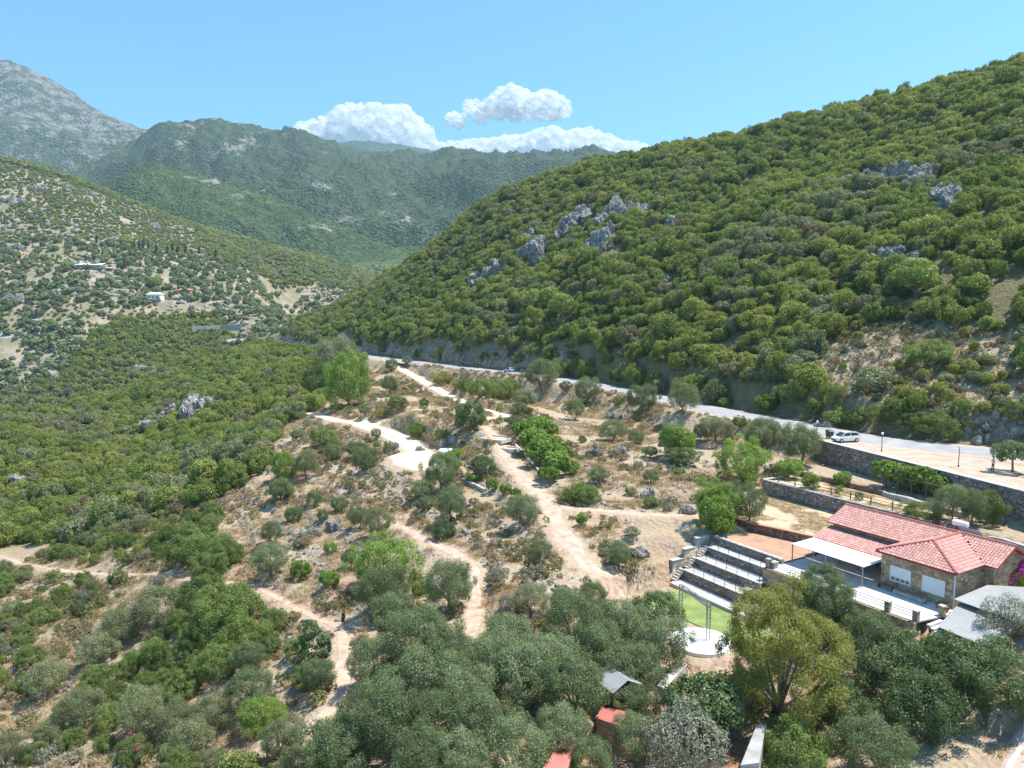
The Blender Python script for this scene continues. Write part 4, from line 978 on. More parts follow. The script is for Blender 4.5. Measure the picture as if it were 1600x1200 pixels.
for pts, w in TR.values(): ok &= poly_dist(x, y, pts)[0] > w / 2 + 0.2
ok &= np.hypot(x - PADC[0] + 1.5, (y - PADC[1]) * .75) > 7.5
ok &= ~in_poly(x, y, [(q[0] - .5, q[1]) for q in RWALL] + [(95, 40), (75, 90), (56, 113), (47.5, 118)])
x, y = x[ok], y[ok]; n_ = len(x); sc = 0.13 + 0.34 * rng.random(n_) ** 2.2
scatter('loose_stones', PEB, np.stack([x, y, Hs(x, y) + sc * 0.15], 1), rng.random(n_) * 6.28, np.stack([sc * 1.2, sc, sc * 0.75], 1), rng.integers(0, 5, n_), 'loose grey limestone stones along the old terrace edges')
# pale rocks over the far left hillside
X2, Y2 = poisson(-800, -150, 440, 960, 7, 6); m = (in_poly(X2, Y2, R_SCRUB) & (fbm(X2, Y2, 60, 3, 12) > -0.1)) | (in_poly(X2, Y2, R_GROVE) & (fbm(X2, Y2, 60, 3, 13) > 0.15)); x, y = X2[m], Y2[m]; n_ = len(x); sc = 0.9 + 3.2 * rng.random(n_) ** 2.2
scatter('hillside_rocks', PEB, np.stack([x, y, Hs(x, y) + sc * 0.05], 1), rng.random(n_) * 6.28, np.stack([sc * 1.3, sc, sc * 0.75], 1), rng.integers(0, 5, n_), 'pale rocks strewn over the far left hillside')
# ------------------------------------------------------------------ hand-placed trees and shrubs
def T(kind, u, v, w, hs=1.0, label=None, group=None, name=None, cat=None, stretch=1.0, excl=0.45):
    p = hit(u, v); wm = w / pxm(p)
    nm = name or {'olive': 'olive_tree', 'greenolive': 'olive_tree', 'dense': 'mastic_shrub', 'bright': 'green_shrub', 'dark': 'carob_tree', 'yellow': 'yellowish_shrub', 'fig': 'fig_tree', 'darkfig': 'fig_tree', 'greybush': 'grey_shrub', 'vine': 'grape_vine', 'sapling': 'sapling', 'pine': 'pine_tree', 'cypress': 'cypress_tree', 'conifer': 'conifer_tree', 'eucalyptus': 'eucalyptus_tree', 'gum': 'eucalyptus_tree', 'baretree': 'bare_tree', 'roadtree': 'carob_tree', 'maquis': 'evergreen_shrub', 'maquis_light': 'evergreen_shrub', 'maquis_grey': 'evergreen_shrub'}[kind]
    ct = cat or ('shrub' if ('shrub' in nm or nm == 'grape_vine') else 'tree')
    EXCL.append((p[0], p[1], wm * excl))
    return plant(kind, nm, p, wm, hs, label, ct, group, stretch=stretch)
def TT(kind, label, group, lst, **kw):
    for e in lst: T(kind, *e, label=label, group=group, **kw)
# -- along the road and above the plot
TT('olive', 'silvery olive tree on the bank just below the road', 'olives along the lower road edge', [(918, 628, 44), (1003, 646, 52), (1068, 648, 52), (846, 612, 52)])
T('olive', 899, 656, 30, 1.15, 'narrow olive tree below the road, next to a rounder one')
T('olive', 884, 612, 22, 0.9, 'thin sparse olive sapling at the road edge beside the bins')
T('dense', 965, 634, 18, 1.0, 'small dark shrub below the road between two olives')
T('olive', 1190, 704, 62, 1.0, 'large olive tree against the road, above the big bright green tree')
T('greenolive', 1118, 690, 56, 0.8, 'low green olive below the road, right of the bright leafy tree')
T('greybush', 1093, 690, 24, 1.2, 'thin greyish young tree between the bright tree and the low olive')
T('dense', 1156, 668, 26, 0.8, 'small dark green shrub at the road verge')
T('fig', 1058, 716, 54, 1.25, 'tall bright leafy tree in the middle of the terraces below the road')
T('dark', 1066, 724, 50, 0.6, 'dark undergrowth shrub at the foot of the bright leafy tree', name='carob_shrub', cat='shrub')
T('bright', 1158, 752, 72, 1.15, 'big rounded bright green tree left of the stone terrace wall', name='mulberry_tree', cat='tree')
T('olive', 1251, 728, 64, 1.05, 'dark olive tree at the left end of the road retaining wall')
T('fig', 1232, 748, 42, 0.95, 'yellow-green fig tree beside the corner of the lower terrace wall')
T('bright', 1120, 822, 76, 1.0, 'bright green bushy tree above the steps of the seating terraces', name='mulberry_tree', cat='tree')
T('fig', 1118, 842, 58, 1.15, 'bright fig tree just behind the top seating wall')
T('olive', 1168, 824, 58, 1.25, 'tall grey-green olive beside the fig above the seating terraces')
T('sapling', 996, 658, 13, 1.0, 'tiny yellow-green sapling on the bank under the road', )
for i, (u, v, w_) in enumerate([(520, 548, 26), (600, 552, 22), (655, 560, 20), (690, 562, 24), (760, 566, 20), (812, 572, 26), (835, 560, 30), (870, 590, 40), (560, 548, 22), (720, 552, 22)]):
    T('dense', u, v, w_, 0.9, 'green shrub growing at the foot of the rock cutting', 'shrubs along the rock cutting')
# -- upper left corner of the plot
T('bright', 545, 636, 72, 1.25, 'large dense bright green tree at the upper left corner of the plot', name='carob_tree', cat='tree')
T('greenolive', 528, 596, 74, 1.1, 'tall olive-green tree standing behind the dense tree at the plot corner')
T('dense', 505, 622, 60, 1.2, 'dark evergreen tree left of the dense tree at the plot corner', name='evergreen_tree', cat='tree')
T('olive', 609, 618, 26, 1.5, 'slender silvery olive on the bare slope near the road junction')
T('olive', 612, 580, 22, 1.0, 'small dark olive where the pale drive leaves the road')
T('olive', 636, 571, 16, 1.0, 'small round olive on the road edge at the drive entrance')
T('olive', 570, 650, 20, 1.0, 'small olive shrub above the end of the middle drive')
T('yellow', 594, 654, 18, 1.0, 'small bright yellow-green shrub beside the middle drive')
T('dense', 622, 640, 32, 0.7, 'low dark green shrub on the slope between the two upper drives')
T('dense', 663, 638, 16, 1.2, 'upright green shrub on the bank above the middle drive')
T('bright', 653, 684, 30, 1.0, 'round bright green shrub on the cut bank above the turning pad')
T('dense', 692, 688, 24, 0.9, 'green shrub low on the cut bank beside grey rock')
T('darkfig', 734, 678, 48, 1.1, 'spreading dark green fig tree beside the middle drive')
T('sapling', 780, 652, 13, 1.1, 'pale green sapling at the bend of the drives')
T('sapling', 781, 668, 13, 1.0, 'pale green sapling just below the drive bend')
TT('dense', 'green shrub in the thicket under the road at the top right of the plot', 'thicket below the road', [(752, 622, 44, 0.9), (784, 626, 42, 0.9), (728, 612, 30, 0.7), (770, 612, 30, 0.7), (800, 616, 34, .8)])
TT('greenolive', 'grey-green shrub in the hollow right of the drive bend', 'grey-green shrubs by the drive bend', [(822, 640, 46, 0.9), (812, 656, 34, 0.9), (806, 670, 26, 0.8)], name='grey_green_shrub', cat='shrub')
T('yellow', 692, 600, 34, 0.7, 'yellowish broom shrub below the road beside the upper drive')
T('yellow', 720, 606, 28, 0.6, 'low yellowish shrub right of the broom near the upper drive')
# -- inside the plot
T('olive', 688, 772, 54, 1.35, 'large dark olive tree beside the turning pad')
T('fig', 712, 722, 32, 0.8, 'bright leafy shrub behind the white water tank')
T('fig', 710, 742, 26, 1.0, 'bright young fig against the large dark olive')
T('dark', 754, 744, 42, 0.95, 'dark round citrus tree between the tank and the garden track', name='citrus_tree')
TT('vine', 'low grape vine in the row below the citrus tree', 'vine row by the garden track', [(741, 756, 24), (770, 770, 24, 1.2), (790, 772, 20, 1.1), (806, 780, 20, 1.1)])
T('olive', 659, 782, 36, 1.1, 'round olive tree left of the large dark olive')
T('olive', 663, 800, 30, 0.9, 'small low olive below the round olive')
T('olive', 705, 815, 52, 1.1, 'wide olive tree below the large dark olive')
T('dark', 692, 842, 38, 1.0, 'dark shaded shrub under the wide olive', name='carob_shrub', cat='shrub')
T('olive', 817, 822, 52, 1.0, 'round silvery olive standing alone left of the garden track')
T('olive', 520, 720, 30, 0.9, 'small olive tree at left of the three above the terrace edge')
T('olive', 557, 716, 36, 0.9, 'broad low olive between two others above the terrace edge')
T('olive', 572, 736, 42, 1.0, 'olive tree with dark shade below the turning pad')
T('olive', 547, 770, 18, 1.1, 'small upright olive on the dry lower terrace')
T('greenolive', 479, 748, 40, 1.15, 'grey-green olive beside the bright tree at the lower left plot corner')
T('bright', 445, 750, 44, 1.2, 'bright green tree at the lower left corner of the plot', name='carob_tree', cat='tree')
T('olive', 440, 784, 48, 0.95, 'olive with bare trunk below the bright corner tree')
T('olive', 492, 792, 28, 1.1, 'thin olive tree on the straw terrace, left of its pair')
T('olive', 530, 800, 30, 1.0, 'thin olive tree on the straw terrace, right of its pair')
T('greenolive', 562, 828, 34, 1.2, 'olive tree behind the larger one under the plot boundary')
T('greenolive', 590, 842, 50, 1.05, 'large olive tree in the middle under the lower plot edge')
T('dark', 458, 816, 28, 1.0, 'small dark tree with a sharp shadow on the stony terrace', name='carob_tree')
T('dark', 504, 814, 20, 1.0, 'round dark shrub beside a grey outcrop on the stony terrace', name='carob_shrub', cat='shrub')
T('olive', 424, 850, 34, 1.1, 'light olive tree at the edge of the stony terraces')
T('olive', 424, 902, 54, 1.1, 'big grey olive at the end of the west path')
T('dark', 466, 858, 16, 0.9, 'small round bush on straw, right of the big grey olive', name='carob_shrub', cat='shrub')
T('bright', 516, 866, 24, 0.8, 'small green tree with dark shade on the straw slope', name='green_tree', cat='tree')
T('bright', 600, 912, 96, 0.95, 'very large bright green spreading shrub below the plot')
T('olive', 549, 890, 32, 1.3, 'narrow grey olive left of the very large bright shrub')
T('fig', 470, 905, 34, 0.9, 'leafy green shrub on the slope right of the big grey olive', name='green_shrub', cat='shrub')
T('fig', 515, 918, 34, 1.0, 'leafy green shrub next to the narrow path above the conifer', name='green_shrub', cat='shrub')
T('olive', 464, 690, 22, 1.1, 'small olive at the left end of the lower drive')
T('dense', 503, 694, 42, 0.7, 'low green shrub under the left end of the lower drive')
T('dense', 516, 704, 30, 0.8, 'dark low shrub below the fork of the drives')
T('greenolive', 588, 686, 20, 0.8, 'small grey-green shrub at the bend of the lower drive', name='grey_green_shrub', cat='shrub')
T('sapling', 607, 710, 16, 0.9, 'pale newly planted sapling on the lower drive terrace')
T('sapling', 590, 704, 14, 0.8, 'paler newly planted sapling left of the other on the terrace')
T('yellow', 596, 764, 15, 0.9, 'small yellow-green shrub on dry scrub below the turning pad')
T('greenolive', 410, 722, 26, 1.0, 'grey-green shrub at the brow left of the plot', name='grey_green_shrub', cat='shrub')
# -- dry terraces right of the garden track
TT('vine', 'bright grape vine in the vineyard mass beside the garden track', 'vineyard beside the track', [(822, 690, 44, 1.0), (850, 690, 46, 1.0), (836, 706, 50, 1.1), (862, 712, 44, 1.0), (850, 726, 52, 1.1), (876, 728, 46, 1.0), (866, 744, 50, 1.1), (890, 744, 34, 1.0), (842, 678, 40, 0.9), (858, 756, 36, 1.0)], excl=0.3)
TT('dense', 'low dark green shrub at the fork of the garden track and side path', 'dark shrubs at the path fork', [(892, 786, 40, 0.7), (918, 788, 42, 0.8), (905, 780, 40, 0.8)])
T('olive', 957, 690, 46, 0.75, 'low wide olive with crooked trunk on an upper terrace')
T('olive', 994, 694, 28, 0.9, 'sparse olive right of the crooked one')
T('olive', 1016, 716, 26, 0.9, 'sparse small olive left of the bright leafy tree')
T('dark', 910, 692, 14, 1.0, 'tiny dark bush on the reddish bank above the vineyard', name='carob_shrub', cat='shrub')
T('olive', 936, 756, 34, 0.9, 'small olive with dark shade above the dark shrubs')
T('dense', 985, 774, 20, 0.7, 'small round green bush in the stony field')
T('olive', 1017, 756, 26, 1.0, 'grey-green bush on the stony field below the bright tree')
T('dense', 1017, 792, 24, 0.8, 'dark bush just above the side path')
T('bright', 1062, 742, 20, 0.6, 'small bright bush on the bare terrace left of the big green tree')
T('fig', 908, 822, 20, 1.1, 'small yellow-green fig below the side path', name='fig_shrub', cat='shrub')
T('olive', 842, 880, 40, 1.0, 'grey olive bush left of the lower garden track')
T('sapling', 853, 822, 12, 0.9, 'tiny green sapling on the left edge of the garden track')
T('olive', 967, 890, 38, 1.15, 'olive with bare base on the stony slope below the side path')
T('olive', 988, 842, 26, 0.8, 'small olive among rocks just below the side path')
T('greybush', 945, 870, 26, 0.6, 'dry grey bush on the slope right of the garden track')
# -- round the house
T('fig', 1266, 766, 32, 0.9, 'pale leafy fig tree on top of the lower terrace wall')
T('fig', 1316, 760, 28, 1.0, 'round dark green fig in front of the road retaining wall', name='fig_tree')
T('sapling', 1311, 778, 18, 0.8, 'small pale sapling by the wooden rail fence')
T('olive', 1342, 786, 14, 1.2, 'small grey shrub behind the rail fence', name='grey_shrub', cat='shrub')
T('olive', 1488, 818, 58, 1.1, 'olive tree behind the house, left of the clump')
T('olive', 1518, 822, 44, 1.35, 'silvery olive in the middle of the clump behind the house')
T('dense', 1540, 820, 54, 1.2, 'dark green tree at the right of the clump behind the house', name='evergreen_tree', cat='tree')
T('dense', 1440, 812, 56, 0.6, 'low dark hedge-like shrub behind the house ridge')
TT('vine', 'yellow-green vine on the pergola below the road wall', 'vines on the pergola', [(1385, 762, 44, 1.3), (1405, 766, 44, 1.3), (1425, 770, 46, 1.3), (1445, 774, 46, 1.3), (1465, 778, 46, 1.2)])
T('roadtree', 1582, 739, 62, 1.0, 'small spreading tree on the road shoulder at the right edge', name='carob_tree')
# -- foreground grove
GROVE = [(879, 965, 44), (924, 955, 48), (961, 1008, 84), (894, 1020, 94), (1032, 1052, 88), (995, 1085, 84), (931, 1052, 92), (868, 1085, 104), (792, 1045, 86), (819, 1110, 112), (894, 1135, 112), (762, 1085, 94),
         (661, 1050, 108), (582, 1072, 80), (669, 1108, 112), (725, 1135, 112), (612, 1132, 104), (744, 1190, 112), (680, 1175, 96), (605, 1190, 120), (800, 1235, 120), (924, 1225, 84), (1002, 1130, 64), (725, 1240, 96), (660, 1240, 100), (960, 1080, 84), (850, 1050, 70), (700, 1060, 80), (880, 1195, 90), (985, 1005, 60), (530, 1230, 110), (940, 1010, 60), (990, 1190, 76), (976, 1122, 58)]
TT('olive', 'grey-green olive tree in the dense grove filling the bottom of the picture', 'olives of the foreground grove', [(a, b, c, 1.05) for a, b, c in GROVE])
T('dark', 1025, 985, 84, 0.9, 'dark green round tree left of the lawn corner', name='carob_tree')
T('olive', 600, 960, 84, 1.05, 'large olive directly below the very large bright shrub')
T('olive', 617, 1000, 84, 1.05, 'large olive second below the very large bright shrub')
T('olive', 702, 958, 78, 1.25, 'tall round olive standing left of the lower track')
T('bright', 655, 932, 26, 1.0, 'small bright bush left of the tall round olive')
T('greybush', 779, 915, 28, 1.0, 'thin grey bush right of the lower track')
T('greenolive', 830, 966, 58, 1.0, 'pale green shrub between the lower track and the garden track', name='pale_green_shrub', cat='shrub')
T('greybush', 797, 960, 40, 0.8, 'dry grey-brown shrub left of the pale green shrub')
T('dark', 535, 1200, 116, 0.9, 'dark leafy carob tree at the bottom left of the grove')
T('fig', 669, 1198, 52, 1.0, 'pale leafy shrub inside the bottom of the grove', name='pale_green_shrub', cat='shrub')
T('bright', 648, 1215, 40, 0.7, 'yellow-green bush at the bottom picture edge')
# -- foreground right
T('eucalyptus', 1218, 1128, 168, 1.0, 'tall yellowish eucalyptus tree in front of the lawn and house')
T('gum', 1285, 1012, 104, 1.05, 'slender grey-green eucalyptus before the white canopy')
T('darkfig', 1097, 1150, 118, 1.0, 'large dark leafy fig tree left of the yellowish eucalyptus')
T('baretree', 1062, 1215, 150, 0.9, 'half bare grey almond tree at the bottom of the picture', name='almond_tree')
TT('dark', 'dark green carob tree in the row along the lower garden', 'carobs in the lower garden', [(1405, 1085, 116, 1.0), (1482, 1105, 126, 1.0), (1545, 1095, 118, 1.0), (1432, 1150, 120, 0.95), (1310, 1140, 94, 1.0)])
T('olive', 1350, 1040, 96, 1.05, 'olive tree under the terrace railing in front of the house')
T('dense', 1238, 1215, 112, 1.0, 'round green tree beside the white concrete slab at the bottom', name='citrus_tree', cat='tree')
T('olive', 1365, 1225, 116, 0.9, 'feathery olive tree at the bottom edge, right of the round green tree')
T('yellow', 1602, 1110, 60, 1.0, 'yellow-green shrub at the right picture edge above the driveway')
T('baretree', 1572, 1005, 84, 1.0, 'bare branched tree over the grey shed roof', name='bare_tree')
b = T('bright', 1580, 930, 44, 1.35, 'bougainvillea with magenta flowers at the right end of the house', name='bougainvillea', cat='shrub')
for i in range(9):
    me, _ = crown_mesh('flowers', LM['magenta'], 500 + i, 2.0, 1.6, 0, 6, 260, 0.22, 0.2, lob=0.5)
    f_ = bpy.data.objects.new('flower_cluster', me); COL.objects.link(f_); f_.parent = b; a_ = i * 0.9; f_.location = (1.8 * math.cos(a_), 1.8 * math.sin(a_), 2.4 + 0.8 * math.sin(i * 2.1)); f_.scale = (1.1, 1.1, 1.1)
b = T('dense', 212, 1192, 60, 0.8, 'oleander with pink flowers at the bottom left', name='oleander', cat='shrub')
for i in range(6):
    me, _ = crown_mesh('flowers', LM['pink'], 600 + i, 1.2, 1.0, 0, 6, 70, 0.16, 0.14, lob=0.5)
    f_ = bpy.data.objects.new('flower_cluster', me); COL.objects.link(f_); f_.parent = b; a_ = i * 1.05; f_.location = (1.6 * math.cos(a_), 1.6 * math.sin(a_), 2.6 + 0.8 * math.sin(i * 2.1))
# -- lower left slope
TT('dense', 'dark mastic in the thicket above the goat path', 'thicket above the goat path', [(320, 880, 70, .9), (345, 888, 60, .9), (290, 884, 60, .9), (330, 906, 60, .8), (362, 878, 40, 1.0)])
TT('dense', 'dark green mastic in the big thicket below the goat path', 'big thicket below the goat path', [(353, 985, 92, 1.0), (345, 1018, 92, 1.0), (320, 960, 76, 1.0), (385, 1030, 80, 1.0), (342, 1062, 60, 1.1), (375, 985, 70, 1.0)])
T('conifer', 486, 1040, 54, 1.0, 'dark upright conifer beside the west path')
T('olive', 497, 1086, 60, 1.0, 'grey olive at the bend of the west path below the conifer')
T('olive', 390, 1050, 54, 0.9, 'grey-green olive right of the big thicket')
T('olive', 392, 1112, 74, 1.0, 'rounded olive below the big thicket')
T('bright', 408, 1140, 74, 0.8, 'bright green low shrub below the rounded olive')
T('greenolive', 245, 985, 84, 0.9, 'grey-green spreading olive left of the big thicket')
TT('greenolive', 'pale olive-green shrub in the lower left corner', 'pale shrubs lower left', [(330, 1150, 68), (225, 1152, 78), (275, 1160, 74), (130, 1138, 72), (75, 1088, 62), (155, 1040, 62), (190, 1010, 62), (440, 1190, 70), (300, 1190, 70)], name='pale_green_shrub', cat='shrub')
T('cypress', 537, 985, 7, 1.0, 'very thin young cypress on the west path')
T('cypress', 515, 1032, 7, 1.25, 'taller thin young cypress on the west path')
# -- single pines and cypresses on the hills
T('pine', 1432, 470, 70, 0.95, 'pale round-topped pine standing out of the woods on the big hill')
TT('pine', 'pale green pine in the woods above the rock cutting', 'pines above the cutting', [(835, 492, 42, 1.1), (880, 500, 46, .9), (858, 478, 34, 1.0), (800, 470, 26, .9)])
TT('maquis', 'dark tree on the skyline of the big hill at the top right corner', 'skyline trees at top right', [(1572, 146, 38, 1.15), (1590, 142, 38, 1.05), (1545, 150, 28, .9)], name='evergreen_tree', cat='tree')
TT('dense', 'green shrub on the dry patch of the hillside above the road', 'shrubs on the dry hillside patch', [(1450, 572, 70, .7), (1372, 664, 46, .8), (1468, 684, 70, .7), (1428, 676, 50, .7), (1502, 652, 40, .8), (1590, 660, 44, 1.0), (1545, 570, 26, .7), (1300, 640, 46, .9), (1240, 634, 50, .9)])
TT('maquis_grey', 'greyish shrub on the dry patch of the hillside above the road', 'grey shrubs on the dry hillside patch', [(1362, 616, 56, .9), (1520, 600, 28, .8), (1565, 640, 28, .8), (1480, 600, 28, .7)])

# ------------------------------------------------------------------ woods: the largest as single shrubs, the rest as a mass
rng = np.random.default_rng(21)
def region_pts(x0, x1, y0, y1, sp, seed, cond):
    x, y = poisson(x0, x1, y0, y1, sp, seed); z = Hs(x, y); m = in_view(x, y, z) & cond(x, y); return x[m], y[m], z[m]
def uphill(x, y):
    d, p, s = poly_dist(x, y, ROAD); return np.where(s < 0, 1, -1) * d
def hill_cond(x, y):
    u = uphill(x, y); cutp = poly_dist(x, y, ROAD)[1]
    return (u > np.where(cutp > 47, 7.9, 6.2)) & ~(in_poly(x, y, R_HILLDRY)) & (y < 640) & (np.hypot(x, y) < 660) & (x > -150 - 0.12 * (y - 480))
hx, hy, hz = region_pts(-175, 330, 60, 560, 2.95, 31, hill_cond)
ok = free(hx, hy) & (hz > 30) & ((fbm(hx, hy, 17, 3, 202) < 0.42) | (rng.random(len(hx)) < 0.35)); hx, hy, hz = hx[ok], hy[ok], hz[ok]
def left_cond(x, y):
    return (uphill(x, y) < -6) & ~in_poly(x, y, R_DRY) & ~in_poly(x, y, R_SHRUB) & ~in_poly(x, y, R_GROVE) & (x < 0)
lx, ly, lz = region_pts(-420, 0, 60, 640, 3.5, 32, left_cond)
ok = free(lx, ly) & (rng.random(len(lx)) < 0.96); lx, ly, lz = lx[ok], ly[ok], lz[ok]
sx, sy, sz = region_pts(-120, 0, 40, 140, 3.0, 33, lambda x, y: in_poly(x, y, R_SHRUB))
ok = free(sx, sy, 0.4) & (fbm(sx, sy, 13, 3, 8) > -0.12)
for k in ('west_path', 'goat_path'): ok &= poly_dist(sx, sy, TR[k][0])[0] > 2.6
sx, sy, sz = sx[ok], sy[ok], sz[ok]
dx, dy, dz_ = region_pts(40, 120, 85, 190, 4.2, 34, lambda x, y: in_poly(x, y, R_HILLDRY)); ok = free(dx, dy, 0.5) & (fbm(dx, dy, 12, 3, 5) > 0.0) & (uphill(dx, dy) > 6); dx, dy, dz_ = dx[ok], dy[ok], dz_[ok]

def width_of(x, y, base, seed): return base * (0.42 + 0.5 * vnoise(x / 9, y / 9, seed) + 0.62 * rng.random(len(x)) ** 1.6)
def wood(x, y, z, base, n_single, label, group, nm0, stuffname, stufflabel, seed, kinds=('maquis', 'maquis_light', 'maquis_grey', 'maquis_dry')):
    w = width_of(x, y, base, seed); px = w * FPX / np.maximum(y, 10)
    sp = np.where(fbm(x, y, 26, 3, seed + 1) + rng.normal(0, 0.28, len(x)) > 0.24, 1, 0); sp = np.where(fbm(x, y, 34, 3, seed + 2) + rng.normal(0, 0.28, len(x)) > 0.42, 2, sp)
    sp = np.where(rng.random(len(x)) < 0.035, 3, sp)
    hs = 0.75 + 0.5 * rng.random(len(x))
    order = np.argsort(-px); cand = order[:n_single * 3]; vis = cand[visible(x[cand], y[cand], z[cand] + 2.5)]
    u, v = to_px(x[vis], y[vis], z[vis] + 1.5); vis = vis[(u > 5) & (u < 1595) & (v < 1195)]
    single = vis[:n_single]
    for i in single:
        plant(kinds[sp[i]], nm0 or 'evergreen_shrub', (x[i], y[i], z[i] - 0.15), w[i], hs[i], [label, label.replace('green', 'light green', 1), label.replace('green', 'grey-green', 1), label.replace('green', 'brownish dry', 1)][sp[i]], 'shrub', [group, 'light ' + group, 'grey ' + group, 'dry ' + group][sp[i]])
    rest = np.ones(len(x), bool); rest[single] = False
    near = rest & (px > 11); far_ = rest & ~near
    for sel, kk, nm in ((near, ('maquis', 'maquis_light', 'maquis_grey', 'maquis_dry'), stuffname), (far_, ('far', 'far_light', 'far_grey', 'far_dry'), stuffname + '_far')):
        i = np.nonzero(sel)[0]
        if not len(i): continue
        ms, off = [], []
        for k_ in kk: off.append(len(ms)); ms += [q[0] for q in PROTO[k_]]
        nv = len(PROTO[kk[0]]); s = w[i] / 4.6
        scatter(nm, ms, np.stack([x[i], y[i], z[i] - 0.15], 1), rng.random(len(i)) * 6.28, np.stack([s, s, s * hs[i]], 1), np.array(off)[sp[i]] + rng.integers(0, nv, len(i)), stufflabel)
wood(hx, hy, hz, 4.7, 150, 'rounded green evergreen shrub in the dense woods above the road', 'shrubs of the hill woods', None, 'hill_woods', 'dense evergreen woods covering the big hill', 1)
wood(lx, ly, lz, 4.5, 90, 'rounded green evergreen shrub on the wooded slope falling to the ravine', 'shrubs of the ravine woods', None, 'ravine_woods', 'dense evergreen woods on the slope above the ravine', 7)
wood(sx, sy, sz, 2.5, 150, 'low green shrub on the dry scrubland at lower left', 'shrubs of the lower left scrubland', 'scrubland_shrub', 'scrubland', 'low evergreen scrub at lower left', 13, ('dense', 'greenolive', 'greybush', 'maquis_dry'))
wood(dx, dy, dz_, 2.4, 20, 'small green shrub among dry grass on the hillside patch above the road', 'small shrubs of the dry hillside patch', None, 'patch_scrub', 'dry scrub on the hillside patch', 19, ('maquis_light', 'maquis_light', 'maquis_grey', 'maquis_dry'))

# ------------------------------------------------------------------ far left hillside: groves, scrub, woods
gx_, gy_, gz_ = region_pts(-620, -120, 400, 900, 9.0, 41, lambda x, y: in_poly(x, y, R_GROVE))
ok = rng.random(len(gx_)) < np.where(fbm(gx_, gy_, 45, 3, 44) > -0.05, 0.95, 0.32); gx_, gy_, gz_ = gx_[ok], gy_[ok], gz_[ok]
order = np.argsort(gy_); vis = order[visible(gx_[order], gy_[order], gz_[order] + 3)]; single = vis[:280]
for i in single:
    plant('far_olive', 'olive_tree', (gx_[i], gy_[i], gz_[i] - 0.2), rnd.choice((4.0, 5.5, 6.5, 7.5, 10.0)), rnd.uniform(0.6, 0.95), 'small olive tree in the groves of the far left hillside', 'tree', 'olives of the far hillside', parts=False)
rest = np.ones(len(gx_), bool); rest[single] = False; i = np.nonzero(rest)[0]
if len(i): scatter('far_groves', [q[0] for q in PROTO['far_olive']], np.stack([gx_[i], gy_[i], gz_[i] - 0.2], 1), rng.random(len(i)) * 6, 1.1 + 0.5 * rng.random(len(i)), rng.integers(0, 4, len(i)), 'more olive trees of the far left hillside')
def farwoods(nm, x, y, z, base, lab, kinds=('far', 'far_light', 'far_grey')):
    ms = [q[0] for k_ in kinds for q in PROTO[k_]]; n_ = len(x); s = base / 4.6 * (0.6 + 0.8 * rng.random(n_))
    scatter(nm, ms, np.stack([x, y, z - 0.2], 1), rng.random(n_) * 6.28, np.stack([s, s, s * 0.85], 1), rng.integers(0, len(ms), n_), lab)
x, y, z = region_pts(-760, -150, 560, 1000, 4.6, 42, lambda x, y: in_poly(x, y, R_SCRUB)); ok = (fbm(x, y, 28, 4, 46) > -0.18) | (rng.random(len(x)) < 0.4); farwoods('hillside_scrub', x[ok], y[ok], z[ok], 3.6, 'scrub dotting the rocky far left hillside')
x, y, z = region_pts(-640, -120, 400, 900, 5.5, 43, lambda x, y: in_poly(x, y, R_GROVE)); ok = (fbm(x, y, 30, 3, 47) > -0.02); farwoods('grove_scrub', x[ok], y[ok], z[ok], 2.6, 'low scrub between the far olive trees')
x, y, z = region_pts(-720, 260, 600, 1330, 6.2, 44, lambda x, y: ~in_poly(x, y, R_GROVE) & ~in_poly(x, y, R_SCRUB) & (y > 560)& ((x < -150) | (y > 640)) & (x < 160)); farwoods('valley_woods', x, y, z, 6.4, 'green woods on the spur beyond the far groves')
for u, v, h in [(152, 388, 26), (160, 392, 18), (195, 425, 26), (218, 395, 24), (225, 398, 28), (232, 396, 22), (245, 400, 24), (262, 402, 22), (270, 400, 28), (278, 404, 24), (290, 402, 26), (338, 408, 24), (300, 406, 20), (312, 404, 24), (210, 396, 20)]:
    p = hit(u, v); plant('cypress', 'cypress_tree', p, h / pxm(p) * 0.19, 1.05, 'dark slender cypress on the far left hillside', 'tree', 'cypresses of the far hillside', parts=False)
for u, v, w_, lb in [(195, 385, 22, 'yellow-green round pine among the cypresses of the far hillside'), (243, 452, 24, 'yellow-green domed pine behind the pale far house'), (208, 395, 16, 'smaller yellow-green pine below the round one on the far hillside')]:
    p = hit(u, v); plant('pine', 'pine_tree', p, w_ / pxm(p), 0.8, lb, 'tree', parts=False)

# ------------------------------------------------------------------ dry grass and low scrub
def tuft_mesh(seed, mat, n_, h, spread, wd):
    rng_ = np.random.default_rng(seed); C = rng_.normal(0, spread, (n_, 3)); C[:, 2] = 0
    L = C * 0.9 + rng_.normal(0, 0.12, (n_, 3)); L[:, 2] = h * rng_.uniform(0.6, 1.1, n_); s = rng_.normal(0, 1, (n_, 3)); s[:, 2] = 0; s /= np.linalg.norm(s, axis=1)[:, None]
    V = np.stack([C - s * wd / 2, C + s * wd / 2, C + L], 1).reshape(-1, 3); return np_mesh('tuft', V, np.arange(3 * n_).reshape(n_, 3), mat, False, {'tint': np.repeat(rng_.random(n_), 3)})
TUFT = [tuft_mesh(s, LM['straw'], 60, 0.38, 0.28, 0.05) for s in range(4)]
SCRUB = []
for i in range(3):
    for mt in ('brownbush', 'greenbush', 'straw', 'grey'):
        SCRUB.append(crown_mesh('low_scrub', LM[mt], 300 + i * 5 + len(SCRUB), 1.3, 0.8, 0.0, 12, 420, 0.17, 0.075, lob=0.36, jit=0.8)[0])
